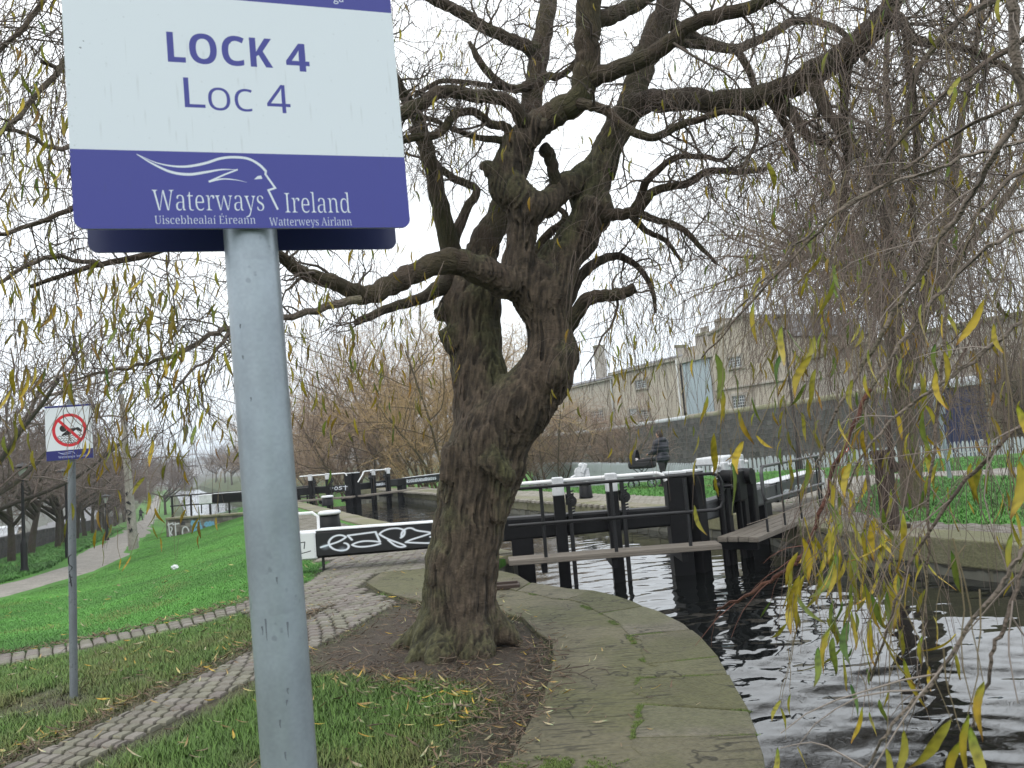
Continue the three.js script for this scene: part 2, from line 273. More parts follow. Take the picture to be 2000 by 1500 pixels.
const plazaPoly = [...ground2([[640, 1190], [560, 1196], [470, 1200], [470, 1166], [590, 1140], [640, 1096]]), toXZ(-5.2, 2), toXZ(-4.3, 8), toXZ(-4.1, 27.5), toXZ(-3.1, 27.5), toXZ(-3.1, 2.6), ...ground2([[960, 1080], [960, 1112], [842, 1112], [746, 1120], [714, 1142], [740, 1160], [786, 1173], [690, 1224]])];
const sidePoly = ground2([[-120, 1262], [0, 1240], [200, 1215], [390, 1190], [500, 1168], [500, 1180], [390, 1205], [200, 1232], [0, 1262], [-120, 1290]]);
const soil2 = ground2([[470, 1196], [640, 1172], [700, 1190], [640, 1212], [520, 1236]]);
const verge = ground2([[590, 1116], [620, 1090], [660, 1098], [610, 1130]]);
const inSide = (x, z) => inPoly(sidePoly, x, z);
function soilness(x, z) {
  const q = 0.5 * fbm(x * 1.7, z * 1.7, 9, 4);
  const d = distPoly(soilPoly, x, z) * (inPoly(soilPoly, x, z) ? 1 : -1);
  let s = ss(-0.3, 0.14, d + q * 0.55);
  const dp = distPoly(pathPoly, x, z); if (dp < 0.5) s = max(s, 0.85 * ss(0.34, 0.02, dp + q * 0.3));
  const dd = distPoly(sidePoly, x, z); if (dd < 0.6) s = max(s, 0.8 * ss(0.35, 0.02, dd + q * 0.3));
  if (z > -9.5 && x > -6.5) s = max(s, 0.85 * ss(0.13, 0.3, fbm(x * 1.15 + 3, z * 1.15, 15, 4)));
  if (inPoly(soil2, x, z)) s = max(s, 0.95);
  if (hypot(x + 3.62, z + 6.05) < 0.7) s = max(s, 0.9 * ss(0.65, 0.1, hypot(x + 3.62, (z + 6.05) * 1.4) + q));
  return s;
}
const paved = (x, z) => inPoly(concretePoly, x, z) || inPoly(pathPoly, x, z) || inPoly(plazaPoly, x, z) || inPoly(sidePoly, x, z);
const rightPave = [toXZ(2.4, -1.5), toXZ(2.4, 33), toXZ(4.7, 33), toXZ(4.7, 1.5), ...ground2([[1400, 980], [1455, 985], [1600, 936], [2200, 900], [2200, 926], [1760, 934], [1690, 955], [1672, 1000], [1760, 1018], [2000, 1026], [2300, 1034]]), [9.6, -6.2], [8.2, -5.6], [5.85, -8.7], [5.1, -10.35], [4.5, -11.4], [4.3, -12.6]];
{
  const line = (segs) => { const o = []; for (const [a, b, n] of segs) for (let i = 0; i < n; i++) o.push(lerp(a, b, i / n)); return o; };
  const us = [...line([[-2500, -500, 8], [-500, -90, 14], [-90, -26, 22], [-26, -15, 22], [-15, 11, 104], [11, 40, 40], [40, 120, 20], [120, 500, 12], [500, 2500, 8]]), 2500];
  const vs = [...line([[-600, -60, 10], [-60, -18, 16], [-18, 12, 120], [12, 40, 76], [40, 130, 60], [130, 500, 26], [500, 3000, 14]]), 3000];
  const p = [], uv = [], col = [], idx = [], W = us.length;
  const soilC = [0.07, 0.054, 0.039], grassN = [0.062, 0.105, 0.022], grassF = [0.085, 0.26, 0.03], dry = [0.13, 0.115, 0.05], town = [0.13, 0.13, 0.12];
  for (const v of vs) for (const u of us) {
    const [x, z] = toXZ(u, v); let y = H(x, z) - 0.012;
    const far = hypot(x, z);
    if (far < 80) { const inside = inPoly(canalPoly, x, z); if (inside || distPoly(canalPoly, x, z) < 0.13) y = -6.2; }
    if (v > 31 && v < 301 && abs(u) < 4.7) y = -6.2;
    let c = mixc(grassN, grassF, ss(7.8, 9.6, far));
    if (far < 22) { c = mixc(c, dry, 0.5 * ss(0.02, 0.3, fbm(x * 0.9, z * 0.9, 3, 4)) * (1 - ss(8, 11, far))); c = mixc(c, soilC, soilness(x, z)); if (paved(x, z)) c = [0.055, 0.053, 0.03]; }
    if (x > 3 && inPoly(rightPave, x, z)) c = [0.13, 0.12, 0.09];
    const k = 0.9 + 0.5 * fbm(x * 0.2, z * 0.2, 8, 3); c = c.map((q) => q * k);
    if (v > 45) c = mixc(c, [0.075, 0.075, 0.04], 0.85 * ss(45, 110, v) * (abs(u + 9.6) < 3 ? 0.3 : 1));
    if (u < -14.5 || v > 320 || u > 60) c = mixc(c, town, 0.75);
    p.push(x, y, z); uv.push(x, z); col.push(...c);
  }
  for (let j = 0; j < vs.length - 1; j++) for (let i = 0; i < W - 1; i++) { const a = j * W + i, b = a + W; idx.push(a, a + 1, b, b, a + 1, b + 1); }
  const g = new THREE.BufferGeometry(); g.setAttribute('position', new THREE.Float32BufferAttribute(p, 3)); g.setAttribute('uv', new THREE.Float32BufferAttribute(uv, 2)); g.setAttribute('color', new THREE.Float32BufferAttribute(col, 3)); g.setIndex(idx); g.computeVertexNormals();
  tag(setting('ground', g, M.ground), 'green lawns and bare soil falling away beside the canal lock');
}
// a strip of surface that follows the ground: edges as [x, z] lists of equal length
function ribbon(name, left, right, lift, m, label, cross = 6) {
  const p = [], uv = [], idx = [], k = left.length;
  for (let i = 0; i < k; i++) for (let j = 0; j <= cross; j++) { const x = lerp(left[i][0], right[i][0], j / cross), z = lerp(left[i][1], right[i][1], j / cross); p.push(x, H(x, z) + (j === 0 || j === cross ? -0.05 : lift), z); uv.push(x, z); }
  for (let i = 0; i < k - 1; i++) for (let j = 0; j < cross; j++) { const a = i * (cross + 1) + j, b = a + cross + 1; idx.push(a, b, a + 1, b, b + 1, a + 1); }
  const g = new THREE.BufferGeometry(); g.setAttribute('position', new THREE.Float32BufferAttribute(p, 3)); g.setAttribute('uv', new THREE.Float32BufferAttribute(uv, 2)); g.setIndex(idx); g.computeVertexNormals();
  if (g.attributes.normal.getY(0) < 0) { for (let i = 0; i < idx.length; i += 3) [idx[i], idx[i + 1]] = [idx[i + 1], idx[i]]; g.setIndex(idx); g.computeVertexNormals(); }
  return tag(setting(name, g, m), label);
}
const along = (u, v0, v1, n, w = 0, bendW = 0) => Array.from({ length: n + 1 }, (_, i) => { const v = lerp(v0, v1, i / n); return toXZ(u + w * noise(v * 0.21, 3.3) + 0.05 * noise(v * 1.3, u) - bendW * pow(ss(22, -4, v), 1.3), v); });
const onTow = (x, z) => { const [u, v] = toUV(x, z); return abs(u + 9.62 + 6.5 * pow(ss(22, -4, v), 1.3)) < 1.35; };
ribbon('towpath', along(-10.75, -6, 260, 800, 0.5, 6.5), along(-8.5, -6, 260, 800, 0.5, 6.5), 0.02, M.path, 'pale gravel towpath running down beside the sloping lawn');
ribbon('road', along(-27, -20, 300, 100), along(-17.5, -20, 300, 100), 0.02, M.asphalt, 'grey asphalt road beyond the row of bare trees', 3);

// ------------------------------------------------------------------ water
function waveSet(seed, n, lo, hi, slope, dirMean, spread) { const r = rng(seed), o = []; for (let i = 0; i < n; i++) { const wl = lo * pow(hi / lo, r()), k = 2 * PI / wl, a = dirMean + (r() - 0.5) * spread; o.push([k * cos(a), k * sin(a), slope / k * (0.5 + r()), r() * 6.28]); } return o; }
function waterSheet(name, uvFn, nu, nv, y, waves, label) {
  const p = [], nn = [], idx = [];
  for (let j = 0; j <= nv; j++) for (let i = 0; i <= nu; i++) {
    const [x, z] = uvFn(i / nu, j / nv); let h = 0, gx = 0, gz = 0;
    const wx = x + 0.25 * noise(x * 0.5, z * 0.5, 4), wz = z + 0.25 * noise(x * 0.5, z * 0.5, 9), gust = 0.65 + 0.45 * ss(-0.25, 0.35, fbm(x * 0.33, z * 0.33, 1, 2)) + 0.75 * ss(-9, -5.5, z);
    for (const [kx, kz, a, ph] of waves) { const t = kx * wx + kz * wz + ph; h += a * sin(t) * gust; const c = a * cos(t) * gust; gx += kx * c; gz += kz * c; }
    p.push(x, y + h, z); const l = 1 / hypot(gx, 1, gz); nn.push(-gx * l, l, -gz * l);
  }
  for (let j = 0; j < nv; j++) for (let i = 0; i < nu; i++) { const a = j * (nu + 1) + i, b = a + nu + 1; idx.push(a, b, a + 1, b, b + 1, a + 1); }
  const g = new THREE.BufferGeometry(); g.setAttribute('position', new THREE.Float32BufferAttribute(p, 3)); g.setAttribute('normal', new THREE.Float32BufferAttribute(nn, 3)); g.setIndex(idx);
  return tag(setting(name, g, M.water), label);
}
M.water = phys({ rgb: [0.006, 0.007, 0.007], roughness: 0.03, ior: 1.75, specularIntensity: 1 });
M.water.side = THREE.DoubleSide;
const ripples = [...waveSet(5, 10, 0.3, 1.1, 0.0115, 1.45, 0.9), ...waveSet(6, 12, 0.1, 0.3, 0.007, 1.5, 1.5), ...waveSet(7, 6, 1.2, 2.4, 0.006, 1.3, 1.0)];
waterSheet('canal_water', (a, b) => [lerp(-1.6, 12, a), lerp(-14.6, 6, b * b * 0.35 + b * 0.65)], 330, 480, WATER, ripples, 'dark rippled canal water above the near lock gates');
waterSheet('chamber_water', (a, b) => toXZ(lerp(-2.9, 2.95, a), lerp(25.2, 1.35, b)), 110, 420, WATER - 0.02, ripples.map(([a, b, c, d]) => [a, b, c * 0.7, d]), 'dark water inside the lock chamber between the two pairs of gates');
waterSheet('lower_water', (a, b) => toXZ(lerp(-4.7, 4.7, a), lerp(320, 27, b)), 30, 500, LOWER, waveSet(9, 8, 0.6, 2.4, 0.03, 1.4, 2.6), 'lower canal pound reflecting the sky beyond the far gates');

// ------------------------------------------------------------------ masonry of the lock
const lockWalls = new THREE.Group(); lockWalls.name = 'lock_walls'; scene.add(lockWalls); tag(lockWalls, 'stone side walls and coping of the lock chamber and basin', null, null, 'structure');
function wallFace(pts, y0, y1, out, m = M.wallStone) {
  const b = new MB(); let s = 0;
  for (let i = 0; i < pts.length - 1; i++) { const [ax, az] = pts[i], [bx, bz] = pts[i + 1], l = hypot(bx - ax, bz - az); b.quad(V(ax, y0, az), V(bx, y0, bz), V(bx, y1, bz), V(ax, y1, az), [[s, y0], [s + l, y0], [s + l, y1], [s, y1]]); s += l; }
  return setting('wall_face', b.geo(), m, lockWalls);
}
function offsetLine(pts, d) { return pts.map(([x, z], i) => { const [ax, az] = pts[max(0, i - 1)], [bx, bz] = pts[min(pts.length - 1, i + 1)], l = hypot(bx - ax, bz - az) || 1; return [x - (bz - az) / l * d, z + (bx - ax) / l * d]; }); }
M.wallStone.side = THREE.DoubleSide;
wallFace(offsetLine([HL, ...quayEdge, ...quayTail], 0.03), -6.2, -0.02);
wallFace(offsetLine([...rightEdge, HR], 0.03), -6.2, -0.02);
wallFace(offsetLine([HR, FHR, downR], 0.03), -6.2, -0.02);
wallFace(offsetLine([downL, FHL, HL], 0.03), -6.2, -0.02);
// coping: stones along an edge, w wide inland
const rc = rng(77), copingMats = [0, 1, 2].map((k) => { const m = M.stone.clone(); m.color = lin(...[[0.23, 0.215, 0.17], [0.2, 0.19, 0.145], [0.26, 0.245, 0.205]][k]); return m; });
function resample(pts, step) { const o = [pts[0]]; let need = step * (0.8 + 0.4 * rc()); for (let i = 0; i < pts.length - 1; i++) { let [ax, az] = pts[i]; const [bx, bz] = pts[i + 1]; let l = hypot(bx - ax, bz - az); while (l > need) { ax += (bx - ax) / l * need; az += (bz - az) / l * need; o.push([ax, az]); l = hypot(bx - ax, bz - az); need = step * (0.8 + 0.4 * rc()); } need -= l; } o.push(pts[pts.length - 1]); return o; }
function coping(pts, w, step, y = 0.03, thick = 0.34) {
  const q = resample(pts, step), inn = offsetLine(q, w);
  for (let i = 0; i < q.length - 1; i++) {
    const g = 0.012, lp = (a, b, t) => [lerp(a[0], b[0], t), lerp(a[1], b[1], t)], l = hypot(q[i + 1][0] - q[i][0], q[i + 1][1] - q[i][1]); if (l < 0.08) continue;
    const e = g / l, mid = lp(lp(q[i], q[i + 1], 0.5), lp(inn[i], inn[i + 1], 0.5), -0.03 + 0.05 * rc());
    setting('coping_stone', slab([lp(q[i], q[i + 1], e), mid, lp(q[i], q[i + 1], 1 - e), lp(inn[i], inn[i + 1], 1 - e), lp(inn[i], inn[i + 1], e)], y + 0.012 * (rc() - 0.5), thick, 0.022), copingMats[floor(rc() * 3)], lockWalls);
  }
}
coping([HR, FHR, downR], 0.62, 1.15); coping([downL, FHL, HL], 0.62, 1.15);
coping([...rightEdge.slice(1), HR], 0.75, 1.0);
coping(quayTail.slice(0, 3), 0.8, 1.1);
// quay on this side: brushed concrete and big edge stones
const quay = new THREE.Group(); quay.name = 'quay'; scene.add(quay); tag(quay, 'mossy concrete quay curving along the water in front of the willow', null, null, 'structure');
setting('concrete_slab', slab(concretePoly, 0.035, 0.2, 0.012), M.quay, quay);
const quayJoints = [];
{
  const joints = [[962, 1119, 940, 1133], [1038, 1145, 1008, 1162], [1160, 1161, 1110, 1179], [1258, 1193, 1176, 1207], [1352, 1240, 1231, 1251], [1404, 1294, 1263, 1309], [1424, 1330, 1251, 1336], [1464, 1403, 1256, 1391], [1482, 1450, 1241, 1456], [1500, 1535, 1226, 1531]].map(([a, b, c, d]) => [onY(a, b), onY(c, d)]);
  quayJoints.push(...joints); const r = rng(12), qm = [0, 1, 2, 3].map((k) => { const m = M.quay.clone(); m.bumpMap = T.speckBump; m.color = lin(...[[0.12, 0.114, 0.077], [0.135, 0.128, 0.092], [0.116, 0.111, 0.071], [0.146, 0.139, 0.11]][k]); return m; });
  for (let i = 0; i < joints.length - 1; i++) {
    const [o0, i0] = joints[i], [o1, i1] = joints[i + 1], between = quayEdge.filter(([x, z]) => { const t = V(x, 0, z); return t.distanceTo(o0) + t.distanceTo(o1) < o0.distanceTo(o1) * 1.07 && t.distanceTo(o0) > 0.05 && t.distanceTo(o1) > 0.05; });
    const g = 0.004, dir = V().subVectors(o1, o0).normalize(), li = V().subVectors(i1, i0).normalize();
    const wob = (p) => [p.x + 0.02 * (r() - 0.5), p.z + 0.02 * (r() - 0.5)], innMid = [0.25, 0.5, 0.75].map((t) => { const q = V().lerpVectors(i0, i1, t), w = V().subVectors(i0, o0).normalize(); q.addScaledVector(w, 0.2 * (r() - 0.45)); return [q.x, q.z]; });
    const poly = [wob(o0.clone().addScaledVector(dir, g)), ...between, wob(o1.clone().addScaledVector(dir, -g)), wob(i1.clone().addScaledVector(li, -g)), ...innMid.reverse(), wob(i0.clone().addScaledVector(li, g))];
    setting('edge_stone', slab(poly, 0.046 + 0.008 * (r() - 0.5), 0.36, 0.016), qm[i % 4], quay);
  }
}
// ------------------------------------------------------------------ brick paths: every brick its own piece
const brickGeo = (() => {
  const b = new MB(), W = 0.5, D = 0.5, t = 0.06, c = 0.055, y1 = 0, y0 = -1;
  const top = [[-W + t, D - t * 2], [W - t, D - t * 2], [W - t, -D + t * 2], [-W + t, -D + t * 2]].map(([x, z]) => V(x, y1, z)), rim = [[-W, D], [W, D], [W, -D], [-W, -D]].map(([x, z]) => V(x, y1 - c * 3, z)), low = rim.map((p) => V(p.x, y0, p.z));
  b.quad(top[0], top[1], top[2], top[3], [[0, 0], [0.2, 0], [0.2, 0.1], [0, 0.1]]);
  for (let i = 0; i < 4; i++) { const j = (i + 1) % 4; b.quad(rim[i], rim[j], top[j], top[i]); b.quad(low[i], low[j], rim[j], rim[i]); }
  return b.geo();
})();
const brickMats = [[0.2, 0.185, 0.155], [0.235, 0.217, 0.19], [0.175, 0.168, 0.13], [0.215, 0.208, 0.16], [0.19, 0.168, 0.15]].map((c) => mat({ rgb: c, map: rep(T.speck, [1, 1]), bumpMap: rep(T.speckBump, [1, 1]), bumpScale: 0.004 }));
function brickArea(name, label, poly, angle, bl, bw, most, limit = 1e9) {
  const g = new THREE.Group(); g.name = numbered(name); scene.add(g); tag(g, label, null, null, 'structure');
  const r = rng(round(angle * 1000) + 3), ca = cos(angle), sa = sin(angle), list = [];
  let lo = [1e9, 1e9], hi = [-1e9, -1e9]; for (const [x, z] of poly) { const a = x * ca + z * sa, b = -x * sa + z * ca; lo = [min(lo[0], a), min(lo[1], b)]; hi = [max(hi[0], a), max(hi[1], b)]; }
  let row = 0; for (let b = lo[1]; b < hi[1]; b += bw, row++) for (let a = lo[0] + (row & 1) * bl / 2; a < hi[0]; a += bl) {
    const x = a * ca - b * sa, z = a * sa + b * ca, ok = [[-0.4, -0.4], [0.4, -0.4], [0.4, 0.4], [-0.4, 0.4]].every(([p, q]) => { const aa = a + p * bl, bb = b + q * bw; return inPoly(poly, aa * ca - bb * sa, aa * sa + bb * ca); });
    if (!ok || hypot(x, z) > limit) continue;
    const d = hypot(x, z) + (abs(x) > -z * 0.72 ? 50 : 0); list.push([x, z, d, (r() - 0.5), r(), r()]);
  }
  list.sort((p, q) => p[2] - q[2]);
  const inst = max(0, list.length - most), im = inst ? new THREE.InstancedMesh(brickGeo, mat({ rgb: [1, 1, 1], map: rep(T.speck, [1, 1]), bumpMap: rep(T.speckBump, [1, 1]), bumpScale: 0.004 }), inst) : null;
  list.forEach(([x, z, , a, b, c], k) => {
    const y = H(x, z) + 0.016 + 0.01 * a + 0.01 * noise(x * 1.1, z * 1.1, 2), m = M4(x, y, z, -angle + 0.05 * (b - 0.5), bl - 0.022 - 0.008 * c, 0.07, bw - 0.02 - 0.007 * b, 0.03 * (c - 0.5), 0.03 * a);
    if (k < most) { const q = mesh('brick', brickGeo, brickMats[floor(c * 4.99)], g); q.applyMatrix4(m); } else { im.setMatrixAt(k - most, m); im.setColorAt(k - most, lin(...(name === 'cobbled_bank' ? mixc([0.22, 0.205, 0.165], [0.31, 0.29, 0.25], b) : mixc([0.165, 0.155, 0.12], [0.235, 0.22, 0.19], b)))); }
  });
  if (im) { im.name = 'brickwork'; stuff(im); g.add(im); }
  return g;
}
function brickRun(name, label, up, low, step, cols) {
  const g = new THREE.Group(); g.name = numbered(name); scene.add(g); tag(g, label, null, null, 'structure');
  const r = rng(cols * 31), lenOf = (l) => { let s = 0; for (let i = 1; i < l.length; i++) s += hypot(l[i][0] - l[i - 1][0], l[i][1] - l[i - 1][1]); return s; };
  const atLen = (l, t) => { let s = t * lenOf(l); for (let i = 1; i < l.length; i++) { const d = hypot(l[i][0] - l[i - 1][0], l[i][1] - l[i - 1][1]); if (s <= d || i === l.length - 1) return [lerp(l[i - 1][0], l[i][0], s / d), lerp(l[i - 1][1], l[i][1], s / d)]; s -= d; } };
  const rows = round((lenOf(up) + lenOf(low)) / 2 / step), list = [];
  for (let k = 0; k < rows; k++) { const a = atLen(up, (k + 0.5) / rows), b = atLen(low, (k + 0.5) / rows), w = hypot(b[0] - a[0], b[1] - a[1]), ang = atan2(b[1] - a[1], b[0] - a[0]), off = k & 1 ? 0.5 : 0; for (let c = -off; c < cols; c++) { const t0 = max(0, c / cols), t1 = min(1, (c + 1) / cols), t = (t0 + t1) / 2; list.push([lerp(a[0], b[0], t), lerp(a[1], b[1], t), (t1 - t0) * w, ang]); } }
  list.sort((p, q) => hypot(p[0], p[1]) - hypot(q[0], q[1])); const rest = [], bed = new MB();
  list.forEach(([x, z, l, ang], k) => { const a = r() - 0.5, c = r(), m = M4(x, H(x, z) + 0.014 + 0.007 * a, z, -ang + 0.06 * (r() - 0.5), l - 0.02 - 0.012 * r(), 0.07, step - 0.018 - 0.01 * r(), 0.05 * (r() - 0.5), 0.05 * a); if (k < 299) { const q = mesh('brick', brickGeo, brickMats[floor(c * 4.99)], g); q.applyMatrix4(m); } else rest.push(m); });
  if (rest.length) { const im = new THREE.InstancedMesh(brickGeo, brickMats[1], rest.length); rest.forEach((m, i) => im.setMatrixAt(i, m)); im.name = 'brickwork'; stuff(im); g.add(im); }
  return g;
}
const pAng = atan2(pathUpper[4][1] - pathUpper[1][1], pathUpper[4][0] - pathUpper[1][0]);
brickRun('brick_path', 'narrow grey brick path running from lower left towards the willow', pathUpper, pathLower, 0.125, 5);
brickArea('brick_paving', 'grey brick paving beside the graffitied balance beam', plazaPoly, pAng + 0.62, 0.21, 0.13, 300, 34);
brickRun('side_path', 'thin brick path crossing the lawn behind the swimming ban sign', sidePoly.slice(0, 5), sidePoly.slice(5).reverse(), 0.13, 3);
brickArea('cobbled_bank', 'pale cobbled bank on the far side of the lock', rightPave, AX * -1, 0.22, 0.15, 300, 40);
// ------------------------------------------------------------------ lock gates: every leaf is one thing
const postGeo = (w, h, d) => { const g = bevelBox(w, h, d, 0.015); g.translate(0, h / 2, 0); return g; };
function sprayTexture(w, h, draw, bg) {
  const c = document.createElement('canvas'); c.width = w; c.height = h; const x = c.getContext('2d');
  x.fillStyle = bg; x.fillRect(0, 0, w, h); x.lineCap = x.lineJoin = 'round'; draw(x, w, h);
  const t = new THREE.CanvasTexture(c); t.colorSpace = THREE.SRGBColorSpace; t.magFilter = THREE.LinearFilter; return t;
}
function stroke(x, path, width, color, soft = true) {
  for (const [k, a] of soft ? [[2.3, 0.06], [1.7, 0.14], [1.25, 0.35], [0.9, 0.95]] : [[1, 1]]) { x.globalAlpha = a; x.lineWidth = width * k; x.strokeStyle = color; x.beginPath(); path(x); x.stroke(); }
  x.globalAlpha = 1;
}
const tagPaths = {
  big: [(c) => { c.moveTo(20, 96); c.bezierCurveTo(60, 80, 110, 75, 140, 40); c.bezierCurveTo(120, 10, 70, 20, 58, 66); c.bezierCurveTo(56, 110, 100, 140, 140, 126); c.bezierCurveTo(160, 110, 150, 84, 132, 80); },
    (c) => { c.moveTo(168, 62); c.lineTo(150, 30); c.lineTo(282, 20); c.lineTo(300, 92); c.bezierCurveTo(250, 74, 200, 70, 168, 96); c.bezierCurveTo(190, 124, 260, 118, 300, 104); },
    (c) => { c.moveTo(300, 38); c.bezierCurveTo(320, 0, 400, -8, 420, 30); c.bezierCurveTo(420, 60, 408, 70, 400, 74); c.moveTo(300, 38); c.bezierCurveTo(340, 90, 420, 120, 418, 136); c.bezierCurveTo(380, 150, 360, 110, 340, 84); },
    (c) => { c.moveTo(404, 66); c.bezierCurveTo(400, 20, 440, 0, 462, 20); c.bezierCurveTo(480, 44, 520, 40, 546, 58); c.bezierCurveTo(500, 80, 440, 90, 422, 108); c.bezierCurveTo(470, 118, 540, 130, 576, 128); c.bezierCurveTo(580, 96, 560, 84, 540, 84); },
    (c) => { c.moveTo(640, 22); c.bezierCurveTo(590, 20, 600, 52, 630, 60); c.bezierCurveTo(640, 100, 640, 120, 620, 130); c.bezierCurveTo(590, 132, 586, 100, 610, 92); }],
  scrawl(c, x0, y0, s, n, seed) { const r = rng(seed); c.moveTo(x0, y0); let x = x0; for (let i = 0; i < n; i++) { const a = s * (0.5 + r()), b = s * (r() - 0.5); c.bezierCurveTo(x + a * 0.2, y0 - s * 1.2 + b, x + a * 1.3, y0 - s * 0.9, x + a * 0.6, y0 + b * 0.3); c.bezierCurveTo(x - a * 0.2, y0 + s * 0.6, x + a * 0.9, y0 + s * 0.5, x + a * 0.95, y0 - b * 0.2); x += a * 0.95; } },
};
const paintFace = (t) => mat({ map: t, roughness: 0.5 });
function face(w, h, m, parent, x, y, z, turn = 0, name = 'graffiti') { const q = mesh(name, new THREE.PlaneGeometry(w, h), m, parent); q.position.set(x, y, z); q.rotation.y = turn; return q; }

function rack(parent, x, z, s, y1) {                              // toothed paddle bar with its winding box
  const b = new MB(); b.add(bevelBox(0.06, 1.55, 0.05, 0.006), M4(0, y1 - 0.82, 0));
  for (let i = 0; i < 9; i++) b.add(new THREE.BoxGeometry(0.045, 0.022, 0.05), M4(0.05, y1 - 0.12 - i * 0.042, 0, 0, 1, 1, 1, 0, 0.2));
  const q = b.build('paddle_bar', M.blackSteel, parent); q.position.set(x, 0, z);
  const w = new MB(); w.add(new THREE.CylinderGeometry(0.075, 0.075, 0.13, 14), M4(0, 0, 0, 0, 1, 1, 1, PI / 2)); w.add(new THREE.CylinderGeometry(0.028, 0.028, 0.3, 8), M4(0, 0, s * 0.05, 0, 1, 1, 1, PI / 2)); w.add(bevelBox(0.12, 0.16, 0.07), M4(-0.02, 0.02, -s * 0.06));
  const gear = w.build('winding_gear', M.blackSteel, parent); gear.position.set(x + 0.03, y1 - 0.26, z);
}
